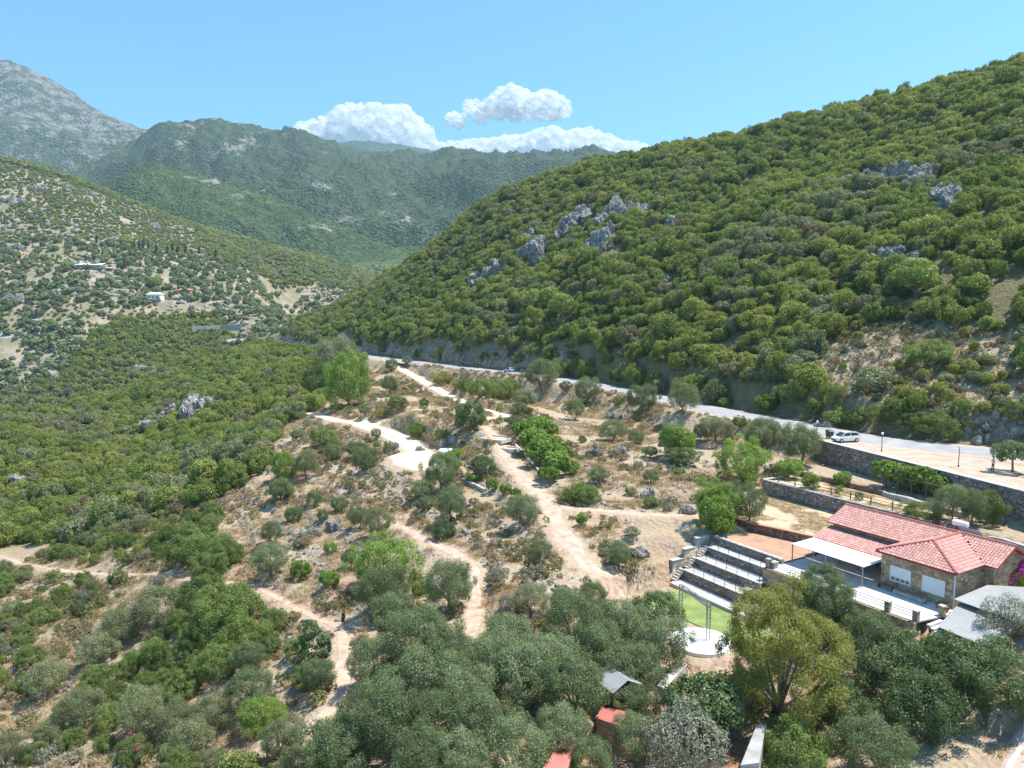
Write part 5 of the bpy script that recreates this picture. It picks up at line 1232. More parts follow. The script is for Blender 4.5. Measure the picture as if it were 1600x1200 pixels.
def dry_ok(x, y, pad=0.3):
    a, b = to_local(x, y); ok = ~((a > -28) & (a < 16) & (b > -10.5) & (b < 33)) & (np.abs(uphill(x, y)) > 4.6)
    for pts, w in TR.values(): ok &= poly_dist(x, y, pts)[0] > w / 2 + pad
    ok &= np.hypot(x - PADC[0] + 1.5, (y - PADC[1]) * .75) > 7.6
    ok &= ~((a > -18.5) & (a < 0) & (b < -9) & (b > -21)) & ~in_poly(x, y, [(q[0] - .5, q[1]) for q in RWALL] + [(95, 40), (75, 90), (56, 113), (47.5, 118)])
    return ok
x, y, z = region_pts(-90, 75, 40, 300, 1.05, 51, lambda x, y: in_poly(x, y, R_DRY) | in_poly(x, y, R_SHRUB)); ok = dry_ok(x, y) & (fbm(x, y, 7, 3, 61) > -0.12) & (rng.random(len(x)) < 0.75); x, y, z = x[ok], y[ok], z[ok]; n_ = len(x)
scatter('dry_grass', TUFT, np.stack([x, y, z - 0.03], 1), rng.random(n_) * 6.28, 0.7 + 0.9 * rng.random(n_), rng.integers(0, 4, n_), 'straw-coloured dry grass on the terraces')
x, y, z = region_pts(-90, 75, 50, 300, 1.75, 52, lambda x, y: in_poly(x, y, R_DRY) | in_poly(x, y, R_SHRUB)); ok = dry_ok(x, y, 0.7) & (fbm(x, y, 11, 3, 63) > -0.05) & (rng.random(len(x)) < 0.8); x, y, z = x[ok], y[ok], z[ok]; n_ = len(x)
s = 0.6 + 1.0 * rng.random(n_) ** 1.5
sel = np.clip(((fbm(x, y, 15, 2, 66) + rng.normal(0, 0.3, n_)) * 2.2 + 2).astype(int), 0, 3) + 4 * rng.integers(0, 3, n_)
scatter('low_scrub', SCRUB, np.stack([x, y, z - 0.05], 1), rng.random(n_) * 6.28, np.stack([s, s, s * 0.9], 1), sel, 'brown and olive cushions of low dry scrub')
x, y, z = region_pts(40, 130, 80, 200, 1.6, 53, lambda x, y: in_poly(x, y, R_HILLDRY)); ok = uphill(x, y) > 6; x, y, z = x[ok], y[ok], z[ok]; n_ = len(x)
scatter('hillside_dry_scrub', SCRUB + TUFT, np.stack([x, y, z - 0.05], 1), rng.random(n_) * 6.28, 0.8 + 0.9 * rng.random(n_), rng.integers(0, 16, n_), 'dry scrub and grass on the open hillside patch')

x, y = poisson(20, 60, 70, 118, 0.55, 57); a_, b_ = to_local(x, y); ok = in_poly(a_, b_, [(-23.5, 3.4), (-12.4, 5.6), (-9.3, 6.2), (-9.3, 15.6), (-26, 15.6)]) & (fbm(x, y, 4, 3, 71) > -0.05); ok2 = in_poly(a_, b_, [(-26, 16.9), (-5, 16.9), (-3.4, 20), (-13.5, 21.8), (-26, 22.2)]) & (fbm(x, y, 4, 3, 72) > 0.0)
P_ = np.concatenate([np.stack([x[ok], y[ok], np.full(ok.sum(), 35.02)], 1), np.stack([x[ok2], y[ok2], np.full(ok2.sum(), 36.82)], 1)]); n_ = len(P_)
scatter('yard_stubble', TUFT, P_, rng.random(n_) * 6.28, np.stack([0.5 + 0.4 * rng.random(n_)] * 2 + [0.22 + 0.3 * rng.random(n_)], 1), rng.integers(0, 4, n_), 'short straw stubble on the yards beside the house')
# ------------------------------------------------------------------ masonry materials
def stone_mat(name, cols, scale=3.0, mortar=(0.2, 0.17, 0.14), bump=0.8, mw=0.05):
    m, n, l = new_mat(name)
    out = n.new('ShaderNodeOutputMaterial'); p = n.new('ShaderNodeBsdfPrincipled'); g = n.new('ShaderNodeTexCoord')
    mp = n.new('ShaderNodeMapping'); mp.inputs['Scale'].default_value = (1, 1, 1.6); l.new(g.outputs['Object'], mp.inputs[0])
    wn_ = n.new('ShaderNodeTexNoise'); wn_.inputs['Scale'].default_value = 1.3; l.new(mp.outputs[0], wn_.inputs['Vector'])
    ws = n.new('ShaderNodeMix'); ws.data_type = 'VECTOR'; ws.inputs[0].default_value = 0.12; l.new(mp.outputs[0], ws.inputs[4]); l.new(wn_.outputs['Color'], ws.inputs[5])
    vo = n.new('ShaderNodeTexVoronoi'); vo.inputs['Scale'].default_value = scale; l.new(ws.outputs[1], vo.inputs['Vector'])
    ve = n.new('ShaderNodeTexVoronoi'); ve.feature = 'DISTANCE_TO_EDGE'; ve.inputs['Scale'].default_value = scale; l.new(ws.outputs[1], ve.inputs['Vector'])
    r = ramp(n, [(i / (len(cols) - 1), c) for i, c in enumerate(cols)]); sp = n.new('ShaderNodeSeparateColor'); l.new(vo.outputs['Color'], sp.inputs[0]); l.new(sp.outputs[0], r.inputs[0])
    big = n.new('ShaderNodeTexNoise'); big.inputs['Scale'].default_value = 0.35; big.inputs['Detail'].default_value = 4; l.new(g.outputs['Object'], big.inputs['Vector'])
    c = mixc(n, l, 0.3, r.outputs[0], big.outputs[0], 'OVERLAY')
    e = ramp(n, [(0.0, (0, 0, 0)), (mw, (1, 1, 1))]); l.new(ve.outputs['Distance'], e.inputs[0])
    c = mixc(n, l, e.outputs[0], mortar, c); l.new(c, p.inputs['Base Color']); p.inputs['Roughness'].default_value = 0.95; p.inputs['Specular IOR Level'].default_value = 0.1
    b = n.new('ShaderNodeBump'); b.inputs['Strength'].default_value = bump; b.inputs['Distance'].default_value = 0.12; l.new(e.outputs[0], b.inputs['Height'])
    b2 = n.new('ShaderNodeBump'); b2.inputs['Strength'].default_value = 0.5; b2.inputs['Distance'].default_value = 0.1; l.new(sp.outputs[1], b2.inputs['Height']); l.new(b.outputs[0], b2.inputs['Normal']); l.new(b2.outputs[0], p.inputs['Normal'])
    l.new(p.outputs[0], out.inputs[0]); return m
M_RUBBLE = stone_mat('rubble_wall', [(0.16, 0.12, 0.10), (0.30, 0.26, 0.235), (0.24, 0.17, 0.13), (0.40, 0.37, 0.345), (0.30, 0.20, 0.15)], 2.6, (0.10, 0.08, 0.065), 1.0)
M_REDRUBBLE = stone_mat('reddish_rubble_wall', [(0.16, 0.10, 0.075), (0.27, 0.16, 0.115), (0.32, 0.24, 0.19), (0.22, 0.13, 0.09)], 2.6, (0.10, 0.07, 0.05), 1.0)
M_GREYSTONE = stone_mat('pale_grey_wall', [(0.40, 0.385, 0.36), (0.52, 0.50, 0.47), (0.34, 0.32, 0.30)], 3.5, (0.30, 0.28, 0.26), 0.7)
M_HOUSE = stone_mat('house_stone', [(0.46, 0.28, 0.155), (0.62, 0.44, 0.27), (0.27, 0.20, 0.155), (0.66, 0.50, 0.33), (0.52, 0.33, 0.19)], 2.3, (0.54, 0.40, 0.26), 0.8, 0.07)
M_CONC = simple_mat('pale_concrete', (0.50, 0.475, 0.44), 0.9, 0.2, 1.2, 0.25)
M_PAVE = simple_mat('pale_paving', (0.58, 0.555, 0.52), 0.85, 0.14, 1.6, 0.15)
M_WHITE = simple_mat('white_paint', (0.80, 0.80, 0.79), 0.5, 0.03, 3)
M_STEEL = simple_mat('grey_steel', (0.33, 0.33, 0.33), 0.45, 0.1, 5, metallic=0.6)
M_DARKSTEEL = simple_mat('dark_steel', (0.09, 0.085, 0.08), 0.5, 0.15, 5, metallic=0.3)
M_WOOD = simple_mat('weathered_wood', (0.20, 0.12, 0.075), 0.85, 0.3, 6, 0.3)
M_REDPAINT = simple_mat('red_eave_paint', (0.36, 0.075, 0.065), 0.6, 0.12, 4)
M_REDSOIL = simple_mat('red_soil', (0.42, 0.245, 0.16), 0.95, 0.22, 0.8, 0.6, bscale=5)
M_STRAWGROUND = simple_mat('mown_straw', (0.50, 0.375, 0.245), 0.95, 0.35, 0.9, 1.0, bscale=5)
M_LAWN = simple_mat('green_lawn', (0.20, 0.255, 0.075), 0.9, 0.38, 0.6, 0.8, bscale=10)
M_GLASS = simple_mat('dark_glass', (0.03, 0.035, 0.04), 0.08, 0.05, 2, spec=0.6)

def tile_mat():
    m, n, l = new_mat('clay_tiles'); out = n.new('ShaderNodeOutputMaterial'); p = n.new('ShaderNodeBsdfPrincipled')
    at = N(n, 'ShaderNodeAttribute', attribute_name='tint'); g = n.new('ShaderNodeNewGeometry'); nz = n.new('ShaderNodeTexNoise'); nz.inputs['Scale'].default_value = 0.7; nz.inputs['Detail'].default_value = 4; l.new(g.outputs['Position'], nz.inputs['Vector'])
    r = ramp(n, [(0.0, (0.46, 0.215, 0.175)), (0.5, (0.525, 0.27, 0.225)), (1.0, (0.59, 0.34, 0.29))]); l.new(at.outputs['Fac'], r.inputs[0])
    c = mixc(n, l, 0.12, r.outputs[0], nz.outputs[0], 'OVERLAY'); l.new(c, p.inputs['Base Color']); p.inputs['Roughness'].default_value = 0.75; l.new(p.outputs[0], out.inputs[0]); return m
M_TILE = tile_mat()
def corr_mat(name, col):
    return simple_mat(name, col, 0.55, 0.12, 0.9)

# ------------------------------------------------------------------ walls that follow a line
def wall_line(name, pts, z0, z1, thick, mat, label, cat='wall', cap=None, group=None, jag=0.0, seed=0):
    """pts in world xy; z0/z1 numbers or lists; rubble wall with an uneven top and a cap course as a part"""
    P = np.array(pts, float); seg = np.r_[0, np.cumsum(np.hypot(*np.diff(P, axis=0).T))]; n_ = max(2, int(seg[-1] / 0.7)); s = np.linspace(0, seg[-1], n_)
    x, y = np.interp(s, seg, P[:, 0]), np.interp(s, seg, P[:, 1]); zb = np.interp(s, seg, z0 if hasattr(z0, '__len__') else [z0] * len(P)); zt = np.interp(s, seg, z1 if hasattr(z1, '__len__') else [z1] * len(P))
    tx, ty = np.gradient(x), np.gradient(y); L = np.hypot(tx, ty); nx, ny = -ty / L, tx / L
    zt = zt + jag * fbm(s, s * 0 + seed, 1.4, 3, seed); wob = 0.05 * fbm(s, s * 0 + 5, 1.2, 3, seed + 3)
    o3 = np.array([x[0], y[0], zb[0]])
    def strip(off0, off1, za, zz):
        V = np.stack([np.stack([x + nx * (off0 + wob), y + ny * (off0 + wob), za], -1), np.stack([x + nx * (off0 + wob), y + ny * (off0 + wob), zz], -1), np.stack([x + nx * off1, y + ny * off1, zz], -1), np.stack([x + nx * off1, y + ny * off1, za], -1)], 1) - o3
        F = []
        for i in range(n_ - 1):
            for k in range(4): F.append((i * 4 + k, i * 4 + (k + 1) % 4, (i + 1) * 4 + (k + 1) % 4, (i + 1) * 4 + k))
        mb = MB(); mb.add(V.reshape(-1, 3), F + [(3, 2, 1, 0), tuple((n_ - 1) * 4 + k for k in range(4))]); return mb
    o = empty(name, tuple(o3)); tag(o, label, cat, group)
    strip(-thick / 2, thick / 2, zb, zt).build('masonry', mat, o)
    if cap: strip(-thick / 2 - 0.05, thick / 2 + 0.05, zt + 0.003, zt + 0.11).build('coping', cap, o)
    return o
wall_line('retaining_wall', [(q[0] + 0.3, q[1]) for q in RWALL], [36.9, 36.9, 36.6, 36.2, 36], ROAD_Z + 0.12, 0.7, M_RUBBLE, 'long high dark rubble retaining wall carrying the road shoulder', cap=M_CONC)
wall_line('retaining_wall', [LW(-26.6, 20.5), LW(-27.2, 16.3), LW(-13.8, 16.2), LW(-4, 16.2)], 34.6, [37.0, 36.95, 36.85, 36.8], 0.55, M_RUBBLE, 'stone terrace wall above the bare straw yard, topped by a rail fence', cap=M_GREYSTONE)
wall_line('retaining_wall', [LW(-26.5, 22.9), LW(-20, 22.9), LW(-13.5, 22.6)], 36.5, 37.5, 0.5, M_REDRUBBLE, 'low brown stone wall at the foot of the fig tree under the road wall', jag=0.1)
wall_line('retaining_wall', [LW(-13.5, 22.5), LW(-8, 21.2), LW(-3, 20.8)], 36.5, 37.5, 0.6, M_GREYSTONE, 'tumbled grey dry stone wall in front of the pergola vines', jag=0.22, seed=3)
wall_line('retaining_wall', [LW(-23.0, 3.3), LW(-18, 3.1), LW(-12.5, 4.6), LW(-9.0, 5.3)], [33.2, 33.9, 33.9, 33.9], 35.1, 0.5, M_REDRUBBLE, 'reddish stone wall holding the straw yard above the red soil bed', cap=M_REDSOIL)
wall_line('retaining_wall', [LW(2, 16.0), LW(14, 15.0)], 35.0, 36.9, 0.5, M_GREYSTONE, 'grey stone wall behind the right end of the house', jag=0.15)
def poly_sheet(name, ab, z, mat):
    return tag(MB().add([(*LW(a, b), z) for a, b in ab], [tuple(range(len(ab)))]).build(name, mat), kind='structure')
poly_sheet('straw_yard', [(-24, 2.7), (-12.4, 5.0), (-9.0, 5.7), (-9.0, 16), (-26.8, 16)], 35.03, M_STRAWGROUND)
poly_sheet('red_soil_bed', [(-18.0, -2.6), (-8.7, -2.6), (-8.7, 5.0), (-12.4, 4.4), (-18, 2.9)], 34.13, M_REDSOIL)
poly_sheet('straw_terrace', [(-26.5, 16.6), (-5, 16.5), (-3, 20.5), (-8, 21.0), (-13.5, 22.3), (-26.2, 22.6)], 36.83, M_STRAWGROUND)
# road shoulder
sp_ = [(q[0] + 0.55, q[1]) for q in RWALL]
tag(MB().add([(x, y, ROAD_Z - 0.02) for x, y in sp_ + [(72, 45), (70, 72), (63.5, 96), (54, 109), (47.6, 116)]], [tuple(range(len(sp_) + 5))]).build('road_shoulder', M_VERGE), kind='structure')

# ------------------------------------------------------------------ stone house
house = empty('stone_house', (*LW(0, 0), 34.0), HRZ); tag(house, 'single-storey stone house with salmon tiled roofs and white shutters', 'house')
def walls(name, poly, h, mat, parent, z0=-0.3):
    return MB().prism(poly, z0, h).build(name, mat, parent)
walls('wall', [(-8.5, 5.15), (7.75, 5.15), (7.75, 10.4), (-8.5, 10.4)], 3.3, M_HOUSE, house)
fw = walls('wall', [(0.0, 0.55), (6.75, 0.55), (6.75, 5.12), (0.0, 5.12)], 3.28, M_HOUSE, house)
# gable walls under the main roof
for ga in (-8.5, 7.75):
    s_ = 1 if ga > 0 else -1
    MB().add([(ga, 5.15, 3.3), (ga, 10.4, 3.3), (ga, 7.8, 4.66), (ga - s_ * 0.3, 5.15, 3.3), (ga - s_ * 0.3, 10.4, 3.3), (ga - s_ * 0.3, 7.8, 4.66)], [(0, 1, 2), (5, 4, 3), (0, 2, 5, 3), (1, 4, 5, 2), (0, 3, 4, 1)]).build('gable', M_HOUSE, house)

def tiled_slope(parent, corners, name='roof', tw=0.27, tl=0.36):
    """a roof plane (corners, first two along the eave) with its tiles laid over it"""
    C = [np.array(c, float) for c in corners]; e = C[1] - C[0]; e /= np.linalg.norm(e)
    nrm = np.cross(C[1] - C[0], C[2] - C[0]); nrm /= np.linalg.norm(nrm)
    if nrm[2] < 0: nrm = -nrm
    up_ = np.cross(nrm, e); up_ = up_ if up_[2] > 0 else -up_
    q = [((c - C[0]) @ e, (c - C[0]) @ up_) for c in C]
    mb = MB(); n_ = len(C); lo = [tuple(c - nrm * 0.14) for c in C]; mb.add([tuple(c - nrm * 0.02) for c in C] + lo, [tuple(range(n_)), tuple(range(n_, 2 * n_))[::-1]] + [(i, n_ + i, n_ + (i + 1) % n_, (i + 1) % n_) for i in range(n_)])
    ro = mb.build(name, M_REDPAINT, parent)
    s0, s1 = min(a for a, _ in q), max(a for a, _ in q); t1 = max(b for _, b in q)
    S, T_ = np.meshgrid(np.arange(s0 + tw / 2, s1, tw), np.arange(-0.04 + tl / 2, t1, tl)); S, T_ = S.ravel(), T_.ravel(); ok = in_poly(S, T_, q); S, T_ = S[ok], T_[ok]
    prof = [(-0.5, 0.0), (-0.28, 0.055), (0.0, 0.075), (0.28, 0.055), (0.5, 0.0)]; rng_ = np.random.default_rng(len(S)); V, F, tint = [], [], []
    for s, t in zip(S, T_):
        b0 = len(V); j = rng_.uniform(-.008, .008)
        for (tt, lift, k) in ((t - tl * 0.56, 0.035, 1.0), (t + tl * 0.5, 0.0, 0.9)):
            for w_, h_ in prof: V.append(C[0] + e * (s + w_ * tw * k + j) + up_ * tt + nrm * (h_ + lift))
        for k in range(4): F.append((b0 + k, b0 + k + 1, b0 + 6 + k, b0 + 5 + k))
        tint += [rng_.random()] * 10
    if V:
        me = np_mesh('roof_tiles', V, F, M_TILE, False, {'tint': tint}); tag(mesh_obj('roof_tiles', me, ro), kind='stuff')
    return ro
def ridge_caps(parent, p, q, r=0.13):
    p, q = Vector(p), Vector(q); n_ = max(2, int((q - p).length / 0.4)); mb = MB(); d = (q - p) / n_
    for i in range(n_): mb.tube([p + d * i, p + d * (i + 1.06)], [r * 1.12, r * 0.92], 7)
    mb.build('ridge_tiles', M_TILE2, parent)
M_TILE2 = simple_mat('ridge_clay', (0.44, 0.15, 0.12), 0.75, 0.25, 3)
EV, RZ = 3.36, 4.84
r1 = tiled_slope(house, [(-8.9, 4.72, EV), (-0.42, 4.72, EV), (3.35, 7.8, RZ), (-8.9, 7.8, RZ)])
tiled_slope(house, [(7.1, 4.72, EV), (8.2, 4.72, EV), (8.2, 7.8, RZ), (3.35, 7.8, RZ)])
tiled_slope(house, [(8.2, 10.85, EV), (-8.9, 10.85, EV), (-8.9, 7.8, RZ), (8.2, 7.8, RZ)])
tiled_slope(house, [(-0.4, 0.18, EV), (7.1, 0.18, EV), (3.35, 3.15, RZ)])
tiled_slope(house, [(7.1, 0.18, EV), (7.1, 4.72, EV), (3.35, 7.8, RZ), (3.35, 3.15, RZ)])
tiled_slope(house, [(-0.4, 4.72, EV), (-0.4, 0.18, EV), (3.35, 3.15, RZ), (3.35, 7.8, RZ)])
tiled_slope(house, [(-8.8, 2.05, 2.12), (-0.08, 2.05, 2.12), (-0.08, 5.1, 2.85), (-8.8, 5.1, 2.85)], 'porch_roof')
for p, q in (((-8.9, 7.8, RZ + .04), (8.2, 7.8, RZ + .04)), ((3.35, 3.15, RZ + .04), (3.35, 7.7, RZ + .04)), ((-0.4, 0.18, EV + .05), (3.35, 3.15, RZ + .04)), ((7.1, 0.18, EV + .05), (3.35, 3.15, RZ + .04))): ridge_caps(house, p, q)
# barge boards
for p, q in (((8.22, 4.72, EV - .06), (8.22, 7.8, RZ - .06)), ((8.22, 10.85, EV - .06), (8.22, 7.8, RZ - .06)), ((-8.92, 4.72, EV - .06), (-8.92, 7.8, RZ - .06))): MB().bar(p, q, 0.05, 0.2).build('barge_board', M_REDPAINT, house)
# windows with roller shutters
def window(a0, a1, z0, z1, raised):
    w = empty('window', ((a0 + a1) / 2, 0.55, 0)); w.parent = house; cx = (a1 - a0) / 2
    f = MB()
    for x0, x1, za, zb in ((-cx - .06, cx + .06, z1, z1 + .07), (-cx - .06, cx + .06, z0 - .07, z0), (-cx - .07, -cx, z0, z1), (cx, cx + .07, z0, z1)): f.box(((x0 + x1) / 2, -0.03, (za + zb) / 2), (x1 - x0, 0.1, zb - za))
    f.build('frame', M_WHITE, w)
    zs = z0 + 0.36 if raised else z0
    s = MB(); k = int((z1 - zs) / 0.055)
    for i in range(k): s.box((0, -0.028 - 0.008 * (i % 2), zs + (i + .5) * (z1 - zs) / k), (2 * cx, 0.03, (z1 - zs) / k))
    s.build('shutter', M_WHITE, w)
    if raised:
        for i in range(4):
            pw = 2 * cx / 4; MB().box((-cx + (i + .5) * pw, -0.022, z0 + 0.2), (pw * 0.62, 0.02, 0.24)).build('pane', M_GLASS, w)
        MB().box((0, -0.012, z0 + 0.18), (2 * cx, 0.02, 0.36)).build('sash', simple_mat('pale_blue_sash', (0.36, 0.47, 0.60), 0.5, 0.05), w)
window(1.0, 2.85, 0.85, 2.2, True); window(4.05, 5.95, 0.85, 2.2, False)
MB().tube([(6.85, 0.45, -0.3), (6.85, 0.45, 2.2), (6.85, 0.45, 3.2)], 0.055, 8).build('downpipe', M_WHITE, house)
MB().box((3.35, 0.12, EV - 0.1), (7.5, 0.12, 0.1)).build('gutter', M_REDPAINT, house)
# open porch under the lean-to
for a in (-8.6, -5.8, -3.0): MB().box((a, 2.3, 1.0), (0.28, 0.28, 2.1)).build('porch_pillar', M_HOUSE, house)
for a, w_ in ((-6.6, 1.1), (-3.6, 1.1)):
    d_ = MB().box((a, 5.12, 1.05), (w_, 0.08, 2.1)).build('door', simple_mat('brown_door', (0.16, 0.08, 0.05), 0.6), house); MB().box((w_ * .38, 0, 0), (0.05, 0.14, 0.12)).build('handle', M_STEEL, d_, (a * 0 + a, 5.12, 1.05))
# -- canopy
can = empty('canopy', (*LW(-4.4, -1.7), 34.0), HRZ); tag(can, 'flat white canopy on posts over the terrace in front of the porch', 'canopy')
MB().add([(-4.05, 0, 2.06), (4.05, 0, 2.06), (4.05, 3.55, 2.14), (-4.05, 3.55, 2.14), (-4.05, 0, 2.0), (4.05, 0, 2.0), (4.05, 3.55, 2.08), (-4.05, 3.55, 2.08)], [(0, 1, 2, 3), (7, 6, 5, 4), (0, 4, 5, 1), (1, 5, 6, 2), (2, 6, 7, 3), (3, 7, 4, 0)]).build('sheet', M_WHITE, can)
for x in (-3.95, 0, 3.95): MB().bar((x, 0.06, 0), (x, 0.06, 2.0), 0.09).build('post', M_STEEL, can)
for x in (-3.95, -2, 0, 2, 3.95): MB().bar((x, 0.05, 1.95), (x, 3.5, 2.03), 0.06).build('rafter', M_STEEL, can)
# -- terrace deck
deck = empty('terrace_deck', (*LW(0, 0), 34.0), HRZ); tag(deck, 'pale paved terrace in front of the stone house, edged by a railing', 'terrace')
MB().prism([(-8.9, -4.95), (6.6, -4.95), (7.2, -1.6), (7.2, 0.53), (-0.02, 0.53), (-0.02, 5.1), (-8.9, 5.1)], -0.14, 0.0).build('paving', M_PAVE, deck)
MB().box((-1.15, -5.12, -1.35), (15.7, 0.4, 2.66)).build('retaining_wall', M_HOUSE, deck)
pil = [(-8.7, -4.85), (-4.5, -4.85), (-0.2, -4.85), (4.1, -4.85), (6.5, -4.7), (7.05, -1.7)]
for a, b in pil:
    p_ = MB().box((a, b, 0.42), (0.42, 0.42, 0.86)).build('pillar', M_HOUSE, deck); MB().box((a, b, 0.9), (0.52, 0.52, 0.08)).build('pillar_cap', M_GREYSTONE, p_)
for (a0, b0), (a1, b1) in zip(pil[:-1], pil[1:]):
    if a0 == 6.5: continue
    for z in (0.3, 0.55, 0.8): MB().bar((a0, b0, z), (a1, b1, z), 0.045).build('rail', M_STEEL, deck)
for i in range(6): MB().box((7.4 + i * 0.32, -3.4, -0.17 - i * 0.2), (0.34, 2.0, 0.18)).build('step', M_PAVE, deck)
pl = empty('stone_planter', (*LW(3.4, -0.35), 34.0), HRZ); tag(pl, 'long low stone planter against the house front wall', 'planter')
MB().box((0, 0, 0.2), (2.9, 0.55, 0.4)).build('basin', M_GREYSTONE, pl); MB().box((0, 0, 0.41), (2.6, 0.36, 0.03)).build('soil', M_REDSOIL, pl)
bn = empty('wooden_bench', (*LW(0.95, -0.1), 34.0), HRZ); tag(bn, 'small dark wooden bench left of the stone planter', 'bench')
MB().box((0, 0, 0.42), (1.5, 0.42, 0.06)).build('seat', M_WOOD, bn)
for x in (-.65, .65): MB().box((x, 0, 0.2), (0.08, 0.38, 0.4)).build('leg', M_WOOD, bn)
for i, (a, b, r) in enumerate([(6.3, -0.3, 0.22), (6.75, -0.55, 0.26), (5.9, -0.25, 0.16)]):
    ft = empty('flower_pot', (*LW(a, b), 34.0)); tag(ft, ['brown clay pot of plants at the right house corner', 'largest clay pot at the right house corner', 'smallest clay pot by the right house window'][i], 'pot')
    MB().lathe((0, 0, 0), [(r * .65, 0), (r, r * 1.5), (r * 1.08, r * 1.5), (r * 1.08, r * 1.7), (r * .9, r * 1.7)], 10).build('pot', M_TILE2, ft)
    me, _ = crown_mesh('plant', LM['bright'], 700 + i, r * 3, r * 3.2, r * 1.5, 6, 90, 0.12, 0.08); mesh_obj('plant', me, ft)
# -- solar water heater
so = empty('solar_heater', (*LW(2.2, 10.0), 38.0), HRZ); tag(so, 'solar water heater with white tank on the back roof slope', 'solar heater')
MB().tube([(-0.75, 0, 1.15), (-0.68, 0, 1.15), (0.68, 0, 1.15), (0.75, 0, 1.15)], [0.2, 0.29, 0.29, 0.2], 14).build('tank', M_WHITE, so, smooth=False)
for x in (0.4, 1.45): MB().add([(x - .5, -.3, .95), (x + .5, -.3, .95), (x + 1.1, .1, -.15), (x + .1, .1, -.15), (x - .5, -.22, .9), (x + .5, -.22, .9), (x + 1.1, .18, -.2), (x + .1, .18, -.2)], [(0, 3, 2, 1), (4, 5, 6, 7), (0, 1, 5, 4), (1, 2, 6, 5), (2, 3, 7, 6), (3, 0, 4, 7)]).build('panel', simple_mat('collector_glass', (0.28, 0.33, 0.40), 0.15, 0.05, spec=0.6), so)
for x in (-.6, .6): MB().bar((x, 0, -0.45), (x, 0, 0.95), 0.05).build('leg', M_STEEL, so)

# -- seating terraces
def railing(parent, a0, a1, b, z, n_):
    for i in range(n_): 
        a = a0 + (a1 - a0) * i / (n_ - 1); MB().bar((a, b, z), (a, b, z + 0.85), 0.045).build('railing_post', M_DARKSTEEL, parent)
    for h in (0.3, 0.57, 0.83): MB().bar((a0, b, z + h), (a1, b, z + h), 0.03).build('rail', M_DARKSTEEL, parent)
LEV = [(-2.95, -4.45, 33.62, 32.66), (-4.45, -6.35, 32.66, 31.66), (-6.35, -8.15, 31.66, 30.55), (-8.15, -9.75, 30.55, 30.2)]
NAMES = ['topmost', 'second', 'third', 'lowest']
for i, (b1, b0, z, zn) in enumerate(LEV):
    t = empty('seating_terrace', (*LW(-13.0, b0), zn), HRZ); tag(t, f'{NAMES[i]} of the four stone seating terraces above the lawn', 'terrace', 'seating terraces')
    MB().prism([(-4.6, 0.0), (4.5 if i < 3 else 6, 0.0), (4.5 if i < 3 else 6, b1 - b0 - 0.01), (-4.6, b1 - b0 - 0.01)], z - zn - 0.12, z - zn).build('walkway', M_CONC, t)
    if i < 3:
        MB().box((-0.05, 0.16, (z - zn - 0.12) / 2 - 0.1), (9.1, 0.42, z - zn + 0.08)).build('retaining_wall', M_RUBBLE, t)
        railing(t, -4.4, 4.4, 0.08, z - zn, 7)
    else: MB().box((0.7, -0.12, 0.1), (10.6, 0.24, 0.42)).build('kerb', M_CONC, t)
tw_ = wall_line('retaining_wall', [LW(-18.0, -2.75), LW(-8.6, -2.75)], 33.4, 34.42, 0.4, M_RUBBLE, 'low rubble wall above the topmost seating terrace', cap=M_GREYSTONE)
for i, (b1, b0, z, zn) in enumerate(LEV[:3]):
    st = empty('stone_steps', (*LW(-17.75, b0), zn), HRZ); tag(st, f'{NAMES[i]} flight of small stone steps at the left end of the seating', 'steps', 'flights of steps beside the seating')
    for k in range(5): MB().box((0, -1.1 + k * 0.28, (k + .5) * (z - zn) / 5 - 0.01), (0.75, 0.3, (z - zn) / 5)).build('step', M_CONC, st)
    wl2 = empty('side_wall', (*LW(-18.5, b0), zn), HRZ); tag(wl2, f'{NAMES[i]} pale stepped side wall left of the seating steps', 'wall', 'stepped side walls of the seating')
    MB().box((0, 0.1, (z - zn) / 2 + 0.25), (0.5, 1.9, z - zn + 1.2)).build('masonry', M_GREYSTONE, wl2); MB().box((0, 0.1, z - zn + 0.89), (0.58, 1.98, 0.08)).build('coping', M_CONC, wl2)
for i, (a, b, z0, z1) in enumerate([(-8.3, -4.5, 31.4, 34.6), (-8.3, -8.4, 30.1, 32.5)]):
    o = empty('stone_pillar', (*LW(a, b), z0), HRZ); tag(o, ['upper stone pillar closing the right end of the seating', 'lower stone pillar closing the right end of the seating'][i], 'pillar'); MB().box((0, 0, (z1 - z0) / 2), (0.5, 0.6, z1 - z0)).build('masonry', M_GREYSTONE, o); MB().box((0, 0, z1 - z0 + .04), (0.6, 0.7, 0.08)).build('coping', M_CONC, o)
poly_sheet('lawn', [(-15.8, -15.6), (-10.4, -15.0), (-3.0, -14.5), (-2.5, -10.0), (-16.2, -10.0)], 30.19, M_LAWN)
# round white stage and deck
sg = empty('round_stage', (*LW(-5.6, -17.4), 30.25), HRZ); tag(sg, 'round white stage platform at the edge of the lawn', 'stage'); MB().lathe((0, 0, 0), [(2.7, -0.3), (2.7, 0.2), (2.62, 0.26)], 32).build('platform', M_WHITE, sg)
dk = empty('timber_deck', (*LW(-9.6, -18.2), 30.15), HRZ); tag(dk, 'pale boarded deck left of the round stage', 'deck')
for i in range(16): MB().box((-1.9 + i * 0.25, 0, 0.16), (0.235, 3.6, 0.06)).build('board', simple_mat('pale_boards', (0.52, 0.47, 0.41), 0.85, 0.2, 2) if i == 0 else bpy.data.materials['pale_boards'], dk)
MB().box((0, 0, -0.1), (3.9, 3.5, 0.42)).build('base', M_DARKSTEEL, dk)
for x in (-1.8, 0, 1.8): MB().bar((x, -1.75, 0.2), (x, -1.75, 1.05), 0.05).build('railing_post', M_DARKSTEEL, dk)
